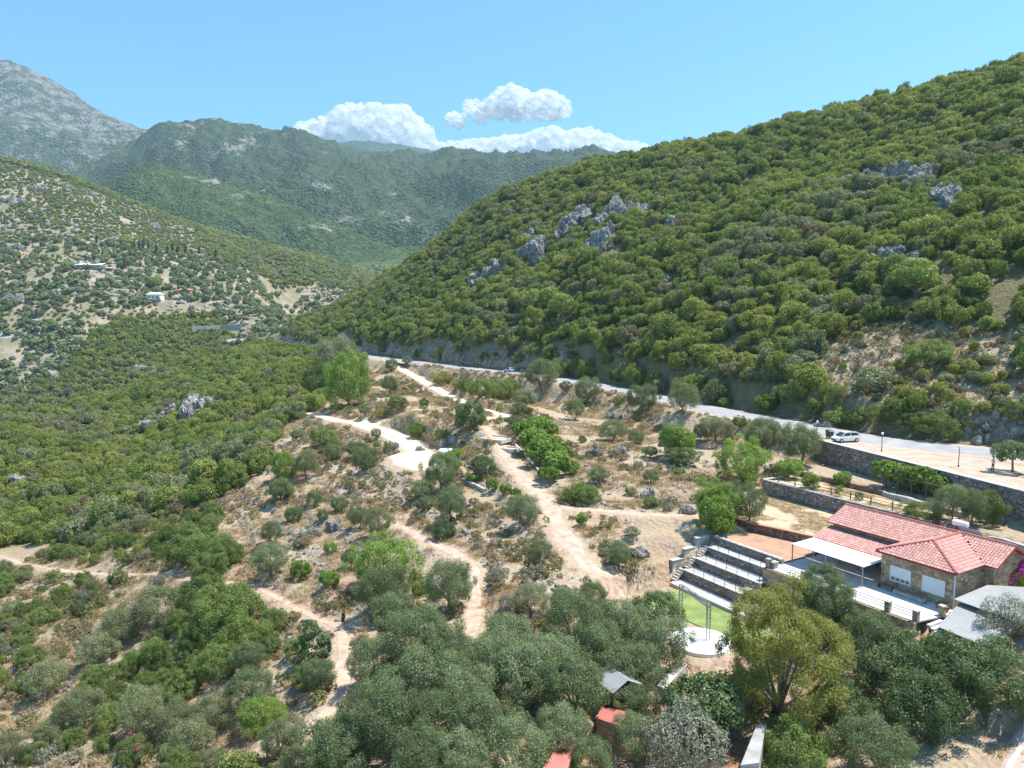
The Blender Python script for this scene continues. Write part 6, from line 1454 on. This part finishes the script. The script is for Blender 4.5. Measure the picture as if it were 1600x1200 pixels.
for z in (0.6, 1.0): MB().bar((-1.8, -1.75, z), (1.8, -1.75, z), 0.04).build('rail', M_DARKSTEEL, dk)
# lighting truss
def truss_bar(mb, p, q, w=0.3):
    p, q = Vector(p), Vector(q); d = (q - p).normalized(); a = d.cross(Vector((0.2, 0.3, 1))).normalized() if abs(d.z) < .9 else Vector((1, 0, 0)); b = d.cross(a); n_ = max(2, int((q - p).length / 0.35))
    cs = [a * w / 2 + b * w / 2, a * -w / 2 + b * w / 2, a * -w / 2 - b * w / 2, a * w / 2 - b * w / 2]
    for c in cs: mb.bar(p + c, q + c, 0.05)
    for i in range(n_):
        for k in range(4): mb.bar(p + (q - p) * (i / n_) + cs[(k + i) % 4], p + (q - p) * ((i + 1) / n_) + cs[(k + i + 1) % 4], 0.025)
b1_, b2_ = Pz(1063, 968, 30.3), Pz(1106, 1003, 30.3); tr_ = empty('lighting_truss', tuple(b1_)); tag(tr_, 'grey steel lighting truss spanning the stage area', 'truss')
d_ = Vector(b2_ - b1_); mb = MB(); truss_bar(mb, (0, 0, 0), (0, 0, 3.5)); mb.build('column', M_STEEL, tr_); mb = MB(); truss_bar(mb, d_, d_ + Vector((0, 0, 3.5))); mb.build('column', M_STEEL, tr_); mb = MB(); truss_bar(mb, (0, 0, 3.4), d_ + Vector((0, 0, 3.4))); mb.build('beam', M_STEEL, tr_)

# -- sheds
def corrugated(name, corners, mat, parent, pitch=0.2, amp=0.025, along=0):
    """corrugated sheet over a quad (corner order: eave0, eave1, top1, top0)"""
    c = [np.array(q, float) for q in corners]; n_ = max(4, int(np.linalg.norm(c[1] - c[0]) / pitch * 4)); V = []
    nrm = np.cross(c[1] - c[0], c[3] - c[0]); nrm /= np.linalg.norm(nrm); nrm = nrm if nrm[2] > 0 else -nrm
    for i in range(n_ + 1):
        t = i / n_; o = nrm * amp * math.sin(t * n_ * math.pi / 2)
        for s in np.linspace(0, 1, 3): V.append((c[0] * (1 - t) + c[1] * t) * (1 - s) + (c[3] * (1 - t) + c[2] * t) * s + o)
    V = V + [v - nrm * 0.04 for v in V]; K = 3 * (n_ + 1); F = []
    for i in range(n_):
        for s in range(2):
            a = i * 3 + s; F.append((a, a + 3, a + 4, a + 1)); F.append((K + a + 1, K + a + 4, K + a + 3, K + a))
    return mesh_obj(name, np_mesh(name, V, F, mat, False), parent)
M_GREYROOF = corr_mat('grey_roof_sheets', (0.30, 0.30, 0.295)); M_REDROOF = corr_mat('red_roof_sheets', (0.50, 0.17, 0.14)); M_PLANK = simple_mat('brown_planks', (0.17, 0.085, 0.05), 0.85, 0.25, 5, 0.3)
sh_o = empty('grey_roofed_shed', tuple(Pz(1530, 985, 32.2))); tag(sh_o, 'shed with two overlapping grey corrugated roofs right of the house', 'shed'); o3 = np.array(sh_o.location)
def rel(u, v, z): return tuple(Pz(u, v, z) - o3)
corrugated('roof', [rel(1465, 979, 34.0), rel(1545, 1012, 34.0), rel(1598, 972, 34.9), rel(1500, 941, 34.9)], M_GREYROOF, sh_o)
corrugated('roof', [rel(1490, 936, 35.2), rel(1640, 990, 35.2), rel(1650, 920, 36.0), rel(1543, 914, 35.9)], M_GREYROOF, sh_o)
a_, b_, c_, d2 = [np.array(rel(*q)) for q in ((1473, 980, 33.9), (1545, 1008, 33.9), (1594, 974, 34.75), (1502, 944, 34.75))]
for p, q in ((a_, b_), (b_, c_), (a_, d2), (d2, c_)):
    MB().add([tuple(p - [0, 0, .02]), tuple(q - [0, 0, .02]), (q[0], q[1], -0.6), (p[0], p[1], -0.6)], [(0, 1, 2, 3)]).build('wall', M_WOOD, sh_o)
def shed(name, label, px, zr, zg, mat, rise, wall_m=M_HOUSE):
    """px: four roof corners in the photo, eave pair first"""
    z = [zr, zr, zr + rise, zr + rise]; P = [Pz(u, v, zz) for (u, v), zz in zip(px, z)]; o = empty(name, (P[0][0], P[0][1], zg)); tag(o, label, 'shed'); q = [tuple(p - np.array(o.location)) for p in P]
    corrugated('roof', q, mat, o, 0.18, 0.03); ctr = np.mean(q, 0); qq = [np.array(p) * .92 + ctr * .08 for p in q]
    for i in range(4):
        p, r_ = qq[i], qq[(i + 1) % 4]; MB().add([(p[0], p[1], p[2] - .06), (r_[0], r_[1], r_[2] - .06), (r_[0], r_[1], -0.5), (p[0], p[1], -0.5)], [(0, 1, 2, 3)]).build('wall', wall_m, o)
    return o
shed('red_roofed_shed', 'small shed with red corrugated roof half hidden by olives at the bottom', [(840, 1212), (884, 1212), (901, 1155), (884, 1148)], 30.5, 28.4, M_REDROOF, 0.5)
shed('red_roofed_shed', 'small red-roofed shed in front of the brown wooden hut', [(940, 1104), (930, 1122), (968, 1135), (982, 1112)], 30.6, 28.6, M_REDROOF, 0.25)
hp = Pz(963, 1106, 29.6); hut = empty('wooden_hut', tuple(hp), 0.5); tag(hut, 'brown plank hut with grey pitched roof among the olives', 'hut')
for i in range(13): MB().box((0, 0, 0.1 + i * 0.17), (2.3 - 0.03 * (i % 2), 2.2 - 0.03 * (i % 2), 0.165)).build('plank', M_PLANK, hut)
corrugated('roof', [(-1.4, -1.4, 2.2), (-1.4, 1.4, 2.2), (0, 1.4, 2.9), (0, -1.4, 2.9)], M_GREYROOF, hut); corrugated('roof', [(1.4, 1.4, 2.2), (1.4, -1.4, 2.2), (0, -1.4, 2.9), (0, 1.4, 2.9)], M_GREYROOF, hut)
dr_ = MB().box((-0.6, -1.16, 1.0), (0.75, 0.06, 1.8)).build('door', M_DARKSTEEL, hut)
cp = Pz(955, 1103, 30.3); ch = empty('plastic_chair', tuple(cp), 0.4); tag(ch, 'white plastic chair beside the brown hut', 'chair')
MB().box((0, 0, 0.42), (0.5, 0.48, 0.05)).build('seat', M_WHITE, ch); MB().box((0, 0.24, 0.72), (0.5, 0.05, 0.5)).build('backrest', M_WHITE, ch)
for x in (-.2, .2):
    for y in (-.2, .2): MB().box((x, y, 0.2), (0.05, 0.05, 0.42)).build('leg', M_WHITE, ch)
cs_ = [Pz(u, v, 31.2) for u, v in ((1157, 1196), (1186, 1192), (1197, 1132), (1183, 1132))]; cso = empty('concrete_store', (cs_[0][0], cs_[0][1], 28.6)); tag(cso, 'low store with flat white concrete roof left of the round green tree', 'store')
q = [(p[0] - cs_[0][0], p[1] - cs_[0][1]) for p in cs_]; MB().prism(q, 2.45, 2.62).build('roof', simple_mat('shade_toned_concrete', (0.36, 0.345, 0.325), .9, .3, 1.0, .3), cso); ctr = np.mean(q, 0); MB().prism([tuple(np.array(p) * .93 + ctr * .07) for p in q], -0.4, 2.447).build('wall', M_GREYSTONE, cso)  # roof concrete coloured darker and mottled to imitate speckled shade on white
wall_line('low_wall', [hit(1033, 1098)[:2], hit(1068, 1052)[:2]], 29.2, 31.0, 0.7, M_CONC, 'pale low wall running between the grove and the dark fig')
wall_line('low_wall', [hit(800, 692)[:2], hit(822, 715)[:2], hit(852, 748)[:2]], [float(Hs(*hit(800, 692)[:2])) - .3, float(Hs(*hit(822, 715)[:2])) - .3, float(Hs(*hit(852, 748)[:2])) - .3], [float(Hs(*hit(800, 692)[:2])) + .45, float(Hs(*hit(822, 715)[:2])) + .45, float(Hs(*hit(852, 748)[:2])) + .45], 0.5, M_GREYSTONE, 'low stone edging between the garden track and the vines', jag=.12)
wall_line('low_wall', [hit(722, 752)[:2], hit(758, 770)[:2]], float(Hs(*hit(740, 762)[:2])) - .5, float(Hs(*hit(740, 762)[:2])) + .7, 0.5, M_GREYSTONE, 'short grey stone wall under the vine row', jag=.15)
# raised beds beside the garden track
for i, (u, v, w_, d_) in enumerate([(776, 688, 4.6, 4.2), (795, 704, 3.4, 2.4)]):
    p = hit(u, v); o = empty('raised_bed', tuple(p), -0.55); tag(o, ['empty raised garden bed edged with concrete blocks', 'smaller raised bed below the first, by the track'][i], 'garden bed')
    for x, y, a, b in ((0, -d_ / 2, w_, .25), (0, d_ / 2, w_, .25), (-w_ / 2, 0, .25, d_ + .25), (w_ / 2, 0, .25, d_ + .25)): MB().box((x, y, 0.15), (a - .01, b - .01, 0.7)).build('block_edge', M_CONC, o)
    MB().box((0, 0, 0.12), (w_ - .2, d_ - .2, 0.3)).build('soil', M_TRACK, o)
# white water tank and barrel by the pad
p = hit(697, 714); tk = empty('water_tank', tuple(p), 0.1); tag(tk, 'white rounded box tank at the inner end of the turning pad', 'tank')
bm = bmesh.new(); bmesh.ops.create_cube(bm, size=1.0, matrix=Matrix.Translation((0, 0, 0.75)) @ Matrix.Diagonal((2.9, 1.8, 1.5, 1))); bmesh.ops.bevel(bm, geom=bm.edges[:], offset=0.28, segments=3, affect='EDGES'); me = bpy.data.meshes.new('shell'); bm.to_mesh(me); bm.free(); me.materials.append(M_WHITE); mesh_obj('shell', me, tk)
MB().lathe((0.4, 0, 1.49), [(0.28, 0), (0.28, 0.1), (0.1, 0.14)], 12).build('lid', M_STEEL, tk)
for x in (-1, 0, 1): MB().box((x, -0.905, 0.75), (0.06, 0.03, 1.1)).build('rib', M_WHITE, tk)
p = hit(716, 726); br = empty('metal_barrel', tuple(p)); tag(br, 'dark grey open barrel right of the white tank', 'barrel'); MB().lathe((0, 0, 0), [(0.42, 0), (0.46, 0.3), (0.44, 0.35), (0.46, 0.7), (0.44, 1.1), (0.38, 1.1), (0.38, 0.6)], 16).build('drum', M_STEEL, br); MB().lathe((0, 0, 0.6), [(0.37, 0), (0.37, 0.02)], 16).build('inside', M_DARKSTEEL, br)
# rail fence on the terrace wall
fe = empty('rail_fence', (*LW(-25, 16.6), 36.9), HRZ); tag(fe, 'brown wooden rail fence along the top of the terrace wall', 'fence')
for i in range(8): MB().box((i * 2.7, 0, 0.5), (0.11, 0.11, 1.1)).build('post', M_WOOD, fe)
for z in (0.45, 0.85): MB().bar((0, -.07, z), (18.9, -.07, z), 0.07).build('rail', M_WOOD, fe)
# pergola under the vines
p0, p1 = hit(1380, 766), hit(1470, 785); pe = empty('pergola', tuple(p0)); tag(pe, 'timber pergola carrying the yellow-green vines below the road wall', 'pergola'); d_ = p1 - p0; d_[2] = 0
for i in range(5):
    for o_ in (0, 1.4): q = d_ * i / 4; MB().bar((q[0] + o_ * .7, q[1] + o_, -0.5), (q[0] + o_ * .7, q[1] + o_, 2.0), 0.1).build('post', M_WOOD, pe)
for o_ in (0, 1.4): MB().bar((o_ * .7, o_, 2.0), (d_[0] + o_ * .7, d_[1] + o_, 2.0), 0.09).build('beam', M_WOOD, pe)
# driveway at the lower right
dp = [hit(1690, 1080), hit(1640, 1135), hit(1610, 1185), hit(1590, 1230)]
ribbon('driveway', smooth_line([(p[0] + 1.2, p[1]) for p in dp], 5), 5.0, simple_mat('pink_paving', (0.50, 0.36, 0.31), 0.9, 0.12, 1.5, 0.3), 0.16, 0, None, 7, 5)
ribbon('driveway_kerb', smooth_line([(p[0] - 1.5, p[1] - 0.3) for p in dp], 5), 0.5, M_CONC, 0.26, 0, None, 5, 6, 0.2)
# lamps on the road wall
for i, (u, v, lb) in enumerate([(1276, 684, 'garden lamp on the road wall beside the dark olive'), (1377.5, 705, 'garden lamp on the road wall right of the white car'), (1497.5, 729, 'garden lamp on the road wall left of the roadside tree')]):
    p = Pz(u, v, ROAD_Z); o = empty('street_lamp', tuple(p)); tag(o, lb, 'lamp', 'lamps along the road wall')
    MB().tube([(0, 0, -0.1), (0, 0, 0.15), (0, 0, 0.16), (0, 0, 2.35)], [0.12, 0.12, 0.055, 0.045], 10).build('pole', M_DARKSTEEL, o)
    MB().lathe((0, 0, 2.34), [(0.07, 0), (0.15, 0.08), (0.19, 0.2), (0.15, 0.32), (0.05, 0.38)], 14).build('globe', M_WHITE, o, smooth=True)
# far buildings
def far_house(label, u, v, wm, dm, hm, rise, roofm, wallm, rz=0.0, name='far_house', cat='house'):
    p = hit(u, v); o = empty(name, tuple(p), rz); tag(o, label, cat)
    w = MB().box((0, 0, hm / 2 - .5), (wm, dm, hm + 1)).build('wall', wallm, o); x, y = wm / 2 + .4, dm / 2 + .4
    MB().add([(-x, -y, hm), (x, -y, hm), (x, y, hm), (-x, y, hm), (-x * .7, 0, hm + rise), (x * .7, 0, hm + rise)], [(0, 1, 5, 4), (1, 2, 5), (2, 3, 4, 5), (3, 0, 4), (3, 2, 1, 0)]).build('roof', roofm, o)
    for k in (-.3, .3): MB().box((k * wm, -dm / 2, hm * .5), (1.1, .12, 1.3)).build('window', M_GLASS, o)
    MB().box((0, -dm / 2, hm * .38), (1.0, .14, 2.0)).build('door', M_WOOD, o)
M_FARTILE = simple_mat('far_red_tiles', (0.50, 0.22, 0.15), 0.8, 0.2, 1)
far_house('pale far house with cream hipped roof below the domed pine', 243, 468, 11, 8, 4, 2, simple_mat('cream_roof', (0.55, 0.47, 0.36), .8), M_WHITE)
far_house('long far house with red roof half hidden by trees', 290, 458, 11, 6, 2.5, 1.4, M_FARTILE, M_HOUSE)
far_house('small far house with red roof standing at the edge of the woods', 478, 468, 9, 7, 4, 1.4, M_FARTILE, M_GREYSTONE)
p = hit(140, 419); o = empty('far_barn', tuple(p), 0.12); tag(o, 'long far barn with white sheet roof on the left hillside', 'barn'); corrugated('roof', [(-11, -4, 2.6), (11, -4, 2.6), (12, 5, 4.4), (-10, 5, 4.4)], M_WHITE, o, 1.2, .05); MB().box((0, 0.5, 0.6), (20, 7, 3.6)).build('wall', M_GREYSTONE, o)
p = hit(166, 423); o = empty('far_barn', tuple(p), 0.1); tag(o, 'narrow low white roofed shelter just below the far barn', 'shelter'); corrugated('roof', [(-5, -1.5, 2.2), (5, -1.5, 2.2), (5, 1.5, 2.7), (-5, 1.5, 2.7)], M_WHITE, o, 1.0, .05); MB().box((0, 0.2, 0.5), (9, 2.2, 2.9)).build('wall', M_WOOD, o)
ew = [hit(u, v)[:2] for u, v in ((300, 524), (318, 522), (345, 518), (378, 513))]; wall_line('embankment_wall', ew, [float(Hs(*q)) - 1 for q in ew], [float(Hs(*q)) + h for q, h in zip(ew, (6.5, 6, 5, 3))], 1.2, M_GREYSTONE, 'grey embankment wall of the road bend across the ravine', jag=.3)
fr_px = [hit(u, v) for u, v in ((-30, 526), (30, 522), (70, 517), (112, 512))]; ribbon('far_road', smooth_line([(q[0], q[1]) for q in fr_px], 5), 9, M_ASPH, 0.5, 0.3, None, 7, 9, 1.0)
# power cables over the ravine
for dz in (0, 1.6):
    A_, B_ = PY(118, 534, 470) + [0, 0, dz], PY(470, 512, 440) + [0, 0, dz]; pts = [tuple(A_ + (B_ - A_) * t - np.array([0, 0, 7 * 4 * t * (1 - t)]) - A_) for t in np.linspace(0, 1, 24)]
    o = MB().tube(pts, 0.05, 5).build('power_cable', M_STEEL, None, tuple(A_)); tag(o, 'thin power cable sagging across the ravine, %s of the two' % ('upper' if dz else 'lower'), 'cable')
# ------------------------------------------------------------------ cars, bins, person
def car_paint(name, col):
    m, n, l = new_mat(name); out = n.new('ShaderNodeOutputMaterial'); p = n.new('ShaderNodeBsdfPrincipled'); p.inputs['Base Color'].default_value = (*col, 1); p.inputs['Roughness'].default_value = 0.3
    p.inputs['Coat Weight'].default_value = 0.6; p.inputs['Metallic'].default_value = 0.15; l.new(p.outputs[0], out.inputs[0]); return m
M_TYRE = simple_mat('tyre_rubber', (0.025, 0.025, 0.026), 0.9, 0.1); M_RIM = simple_mat('alloy_rim', (0.5, 0.5, 0.51), 0.3, 0.05, metallic=0.8); M_BLACKTRIM = simple_mat('black_trim', (0.03, 0.03, 0.03), 0.5); M_LAMPGLASS = simple_mat('lamp_glass', (0.75, 0.77, 0.8), 0.1, 0.02, spec=.6); M_TAIL = simple_mat('tail_lamp', (0.45, 0.03, 0.03), 0.2)
def car(label, loc, rz, paint, group=None):
    """hatchback, nose towards +x"""
    o = empty('parked_car', tuple(float(v) for v in loc), rz); tag(o, label, 'car', group)
    # body: stations along x, each a half section (y, z)
    st = [(-2.08, 0.70, 0.36, 0.62, 0.86), (-1.98, 0.82, 0.26, 0.60, 0.98), (-1.3, 0.88, 0.2, 0.60, 0.98), (-0.3, 0.89, 0.18, 0.60, 0.96), (0.7, 0.89, 0.18, 0.60, 0.95), (1.3, 0.88, 0.2, 0.58, 0.86), (1.85, 0.82, 0.24, 0.52, 0.74), (2.08, 0.62, 0.34, 0.50, 0.62)]
    V, F = [], []
    for x, w, zb, zm, zt in st:
        V += [(x, -w * .9, zb), (x, -w, zb + .12), (x, -w, zm), (x, -w * .93, zt), (x, w * .93, zt), (x, w, zm), (x, w, zb + .12), (x, w * .9, zb)]
    for i in range(len(st) - 1):
        for k in range(8): F.append((i * 8 + k, i * 8 + (k + 1) % 8, (i + 1) * 8 + (k + 1) % 8, (i + 1) * 8 + k))
    F += [tuple(range(8)), tuple((len(st) - 1) * 8 + k for k in range(8))[::-1]]
    MB().add(V, [f[::-1] for f in F]).build('body', paint, o, bevel=0.04)
    cb = [(-1.95, .76, .96), (-1.45, .66, 1.42), (-0.2, .64, 1.50), (0.45, .64, 1.44), (1.25, .74, .94)]
    V = [(x, s * w, z) for x, w, z in cb for s in (-1, 1)]; V += [(-1.95, -.76, .9), (-1.95, .76, .9), (1.25, -.74, .88), (1.25, .74, .88)]
    gl = MB().add(V, [(0, 1, 3, 2), (6, 7, 9, 8), (0, 2, 4, 6, 8), (1, 9, 7, 5, 3)][:2]); gl.build('window', M_GLASS, o)
    MB().add([(-1.45, -.66, 1.42), (-1.45, .66, 1.42), (-.2, .64, 1.5), (-.2, -.64, 1.5), (.45, .64, 1.44), (.45, -.64, 1.44)], [(0, 3, 2, 1), (3, 5, 4, 2)]).build('roof', paint, o)
    for s in (-1, 1):
        side = [(-1.80, .745, .98), (-1.38, .68, 1.36), (-.2, .66, 1.44), (.42, .66, 1.38), (1.12, .745, .96)]
        MB().add([(x, s * (w + .005), z) for x, w, z in side], [(0, 1, 2, 3, 4) if s > 0 else (4, 3, 2, 1, 0)]).build('window', M_GLASS, o)
        for x0, z0, x1, z1 in ((-1.95, .96, -1.45, 1.42), (-1.45, 1.42, -.2, 1.5), (-.2, 1.5, .45, 1.44), (.45, 1.44, 1.25, .94)): MB().bar((x0, s * (.73 if z0 < 1 else .65), z0), (x1, s * (.73 if z1 < 1 else .65), z1), 0.07).build('pillar', paint, o)
        MB().bar((-.35, s * .76, .95), (-.3, s * .67, 1.46), 0.07).build('pillar', paint, o)
        for x in (-1.28, 1.3):
            w = MB().tube([(x, s * .72, .32), (x, s * .92, .32)], 0.32, 18).build('wheel', M_TYRE, o); MB().tube([(x, s * .9, .32), (x, s * .935, .32)], 0.2, 12).build('rim', M_RIM, w)
        MB().box((1.98, s * .56, .60), (.16, .3, .14)).build('headlight', M_LAMPGLASS, o); MB().box((-2.03, s * .62, .78), (.1, .22, .2)).build('tail_light', M_TAIL, o); MB().box((.85, s * .96, .99), (.12, .18, .13)).build('mirror', paint, o)
        for x in (-.6, .45): MB().box((x, s * .895, .82), (.18, .03, .035)).build('door_handle', M_BLACKTRIM, o)
    MB().box((2.06, 0, .40), (.1, 1.1, .14)).build('grille', M_BLACKTRIM, o); MB().box((0, 0, .22), (3.7, 1.5, .12)).build('underbody', M_BLACKTRIM, o)
    return o
p = Pz(1322, 690.5, ROAD_Z); car('white hatchback parked on the shoulder above the road wall', (p[0], p[1] + 0.3, ROAD_Z + .02), math.radians(193), car_paint('white_car_paint', (0.78, 0.79, 0.80)))
p = Pz(795, 581, ROAD_Z); car('small silver-grey car standing on the far stretch of road', (p[0], p[1], ROAD_Z + .02), math.radians(128), car_paint('silver_car_paint', (0.42, 0.46, 0.50)))
p = hit(92, 511); car('tiny white car on the road across the ravine', (p[0], p[1], p[2] + .9), 0.1, bpy.data.materials['white_car_paint'])
def bin_(label, u, v, col, w=1.2, h=1.25, rz=0.0):
    p = Pz(u, v, ROAD_Z); o = empty('rubbish_bin', (p[0], p[1], ROAD_Z + .02), rz); tag(o, label, 'bin'); m = simple_mat('bin_plastic', col, 0.5, 0.08); x = w / 2
    MB().add([(-x * .85, -.36, .15), (x * .85, -.36, .15), (x * .85, .36, .15), (-x * .85, .36, .15), (-x, -.48, h), (x, -.48, h), (x, .48, h), (-x, .48, h)], [(3, 2, 1, 0), (0, 1, 5, 4), (1, 2, 6, 5), (2, 3, 7, 6), (3, 0, 4, 7), (4, 5, 6, 7)]).build('body', m, o)
    MB().add([(-x - .04, -.52, h + .003), (x + .04, -.52, h + .003), (x + .04, .52, h + .003), (-x - .04, .52, h + .003), (-x * .8, -.2, h + .2), (x * .8, -.2, h + .2), (x * .8, .4, h + .24), (-x * .8, .4, h + .24)], [(3, 2, 1, 0), (0, 1, 5, 4), (1, 2, 6, 5), (2, 3, 7, 6), (3, 0, 4, 7), (4, 5, 6, 7)]).build('lid', m, o)
    for sx in (-1, 1):
        for sy in (-.3, .3): MB().tube([(sx * x * .75 - .03, sy, .09), (sx * x * .75 + .03, sy, .09)], .09, 8).build('wheel', M_TYRE, o)
bin_('blue recycling container beside the silver-grey car', 822, 581, (0.04, 0.14, 0.42), 1.6, 1.5, .3)
bin_('grey-green rubbish container right of the blue one', 832, 584, (0.20, 0.25, 0.23), 1.6, 1.3, .3)
bin_('second grey-green rubbish container nearest the roadside olive', 841, 584, (0.20, 0.25, 0.23), 1.6, 1.3, .3)
bin_('dark green bin in front of the parked white hatchback', 1296, 685, (0.04, 0.11, 0.05), .85, 1.1, .3)
# person under the roadside tree
p = Pz(1551, 735.5, ROAD_Z)
me = bpy.data.meshes.new('person'); J = [(0, 0, .95), (0, 0, 1.2), (0, 0, 1.42), (0, -.02, 1.52), (0, -.03, 1.66), (0, -.03, 1.76), (.1, 0, .88), (.12, -.03, .5), (.13, 0, .08), (.13, -.14, .04), (-.1, 0, .88), (-.12, .02, .5), (-.13, .05, .08), (-.13, -.09, .04), (.2, 0, 1.40), (.27, .02, 1.14), (.22, -.18, .98), (.2, -.25, .95), (-.2, 0, 1.40), (-.27, .02, 1.14), (-.24, -.12, .93), (-.23, -.17, .87)]
E_ = [(0, 1), (1, 2), (2, 3), (3, 4), (4, 5), (0, 6), (6, 7), (7, 8), (8, 9), (0, 10), (10, 11), (11, 12), (12, 13), (2, 14), (14, 15), (15, 16), (16, 17), (2, 18), (18, 19), (19, 20), (20, 21)]
Rd = [.15, .15, .16, .06, .10, .07, .1, .07, .05, .04, .1, .07, .05, .04, .075, .05, .04, .03, .075, .05, .04, .03]
me.from_pydata(J, E_, []); po = bpy.data.objects.new('person', me); COL.objects.link(po); po.location = tuple(p); po.rotation_euler = (0, 0, 0.4)
sk = po.modifiers.new('skin', 'SKIN'); po.modifiers.new('sub', 'SUBSURF').render_levels = 2
for v, r in zip(me.skin_vertices[0].data, Rd): v.radius = (r, r * .8)
me.skin_vertices[0].data[0].use_root = True
m, n, l = new_mat('clothes'); out = n.new('ShaderNodeOutputMaterial'); pb = n.new('ShaderNodeBsdfPrincipled'); tc = n.new('ShaderNodeTexCoord'); sx_ = n.new('ShaderNodeSeparateXYZ'); l.new(tc.outputs['Object'], sx_.inputs[0])
dv = N(n, 'ShaderNodeMath', operation='DIVIDE'); dv.inputs[1].default_value = 2.0; l.new(sx_.outputs[2], dv.inputs[0])
r = ramp(n, [(0, (0.05, 0.04, 0.04)), (0.05, (0.03, 0.035, 0.06)), (0.46, (0.62, 0.62, 0.64)), (0.755, (0.42, 0.25, 0.17))], 'CONSTANT'); l.new(dv.outputs[0], r.inputs[0]); l.new(r.outputs[0], pb.inputs['Base Color']); pb.inputs['Roughness'].default_value = .8; l.new(pb.outputs[0], out.inputs[0]); me.materials.append(m)
tag(po, 'person in white shirt and dark trousers standing under the roadside tree', 'person')
MB().lathe((0, -.01, 1.68), [(.108, 0), (.118, .06), (.1, .12), (.04, .16)], 12).build('hair', simple_mat('dark_hair', (0.03, 0.02, 0.015), .7), po, smooth=True)

# ------------------------------------------------------------------ labels that single out members of small groups
ORD = ['nearest', 'second nearest', 'third nearest', 'fourth nearest', 'fifth nearest', 'sixth nearest', 'seventh nearest', 'eighth nearest', 'ninth nearest']
def single_out(group, phrase, marks):
    """each member is named by its rank of nearness (in the picture) to a landmark"""
    obs = [o for o in SC.objects if o.parent is None and o.get('group') == group]
    if len(obs) < 2: return
    px = np.array([to_px(*(np.array(o.location) + [0, 0, 1.0])) for o in obs])
    D = np.stack([np.hypot(px[:, 0] - u, px[:, 1] - v) for _, u, v in marks], 1); R = D.argsort(0).argsort(0)
    for i, o in enumerate(obs):
        k = int(R[i].argmin()); r_ = int(R[i, k])
        if r_ < len(ORD): o['label'] = f'{phrase}, {ORD[r_]} to {marks[k][0]}'
single_out('olives of the foreground grove', 'olive of the dense foreground grove', [('the brown plank hut', 963, 1085), ('the lawn', 1090, 960), ('the foot of the lower track', 728, 1000), ('the half bare almond', 1062, 1180), ('the dark bottom carob', 535, 1180), ('the end of the garden track', 985, 922), ('the very large bright shrub', 600, 880), ('the red roof at the bottom edge', 870, 1180), ('the bottom left conifer', 486, 1010)])
single_out('carobs in the lower garden', 'dark carob of the lower garden', [('the driveway', 1600, 1170), ('the yellowish eucalyptus', 1218, 1040), ('the grey shed roof', 1530, 960)])
single_out('pale shrubs lower left', 'pale olive-green shrub at lower left', [('the pink oleander', 212, 1180), ('the left picture edge', 0, 1080), ('the rounded olive', 392, 1090)])
single_out('thicket above the goat path', 'dark mastic above the goat path', [('the big grey olive', 424, 880), ('the left picture edge', 0, 880)])
single_out('big thicket below the goat path', 'dark mastic below the goat path', [('the upright conifer', 486, 1010), ('the goat path', 330, 905), ('the left picture edge', 0, 1050)])
single_out('vineyard beside the track', 'bright grape vine beside the garden track', [('the upper drive bend', 790, 650), ('the path fork', 880, 792), ('the round silvery olive', 817, 800), ('the tiny dark bush', 910, 690)])
single_out('vines on the pergola', 'yellow-green pergola vine under the road wall', [('the white hatchback', 1322, 690), ('the right picture edge', 1600, 780)])
single_out('vine row by the garden track', 'low grape vine of the short row', [('the citrus tree', 754, 725), ('the round silvery olive', 817, 800)])
single_out('olives along the lower road edge', 'silvery olive on the bank below the road', [('the rubbish containers', 832, 582), ('the white hatchback', 1322, 690)])
single_out('thicket below the road', 'green shrub under the road', [('the drive entrance', 615, 570), ('the rubbish containers', 832, 582)])
single_out('grey-green shrubs by the drive bend', 'grey-green shrub right of the drive bend', [('the road olive', 846, 600)])
single_out('crags on the wooded hill', 'limestone crag in the hill woods', [('the round-topped pine', 1432, 440), ('the top right skyline', 1570, 100), ('the rock cutting', 800, 560), ('the hill skyline in mid-picture', 950, 262), ('the far valley', 640, 400)])
single_out('outcrops on the olive terraces', 'grey outcrop on the olive terraces', [('the white tank', 697, 705), ('the big grey olive', 424, 880), ('the bright leafy tree', 1058, 690), ('the path fork', 870, 790), ('the side path end', 1075, 806)])
single_out('boulders above the road bank', 'low grey boulders on the road bank', [('the roadside tree at right', 1572, 720), ('the white hatchback', 1322, 680)])
single_out('pinnacles on the far ravine bank', 'small white pinnacle on the far ravine bank', [('the embankment wall', 337, 515), ('the left picture edge', 0, 570)])
single_out('cliff blocks above the ravine', 'broad grey cliff above the ravine', [('the plot corner tree', 545, 610)])
single_out('pines above the cutting', 'pale pine above the rock cutting', [('the silver-grey car', 795, 577), ('the far valley', 640, 400)])
single_out('skyline trees at top right', 'dark skyline tree at top right', [('the top right picture corner', 1600, 0)])
single_out('shrubs on the dry hillside patch', 'green shrub on the dry hillside patch', [('the white hatchback', 1322, 680), ('the right picture edge', 1600, 640), ('the round-topped pine', 1432, 440)])
single_out('grey shrubs on the dry hillside patch', 'greyish shrub on the dry hillside patch', [('the white hatchback', 1322, 680), ('the right picture edge', 1600, 640)])
single_out('shrubs along the rock cutting', 'shrub under the rock cutting', [('the silver-grey car', 795, 577), ('the drive entrance', 600, 558), ('the far end of the road', 405, 535)])
single_out('outcrops of the far hillside', 'grey outcrop on the far left hillside', [('the far barn', 140, 415), ('the left hill skyline', 60, 262), ('the left picture edge', 0, 440)])
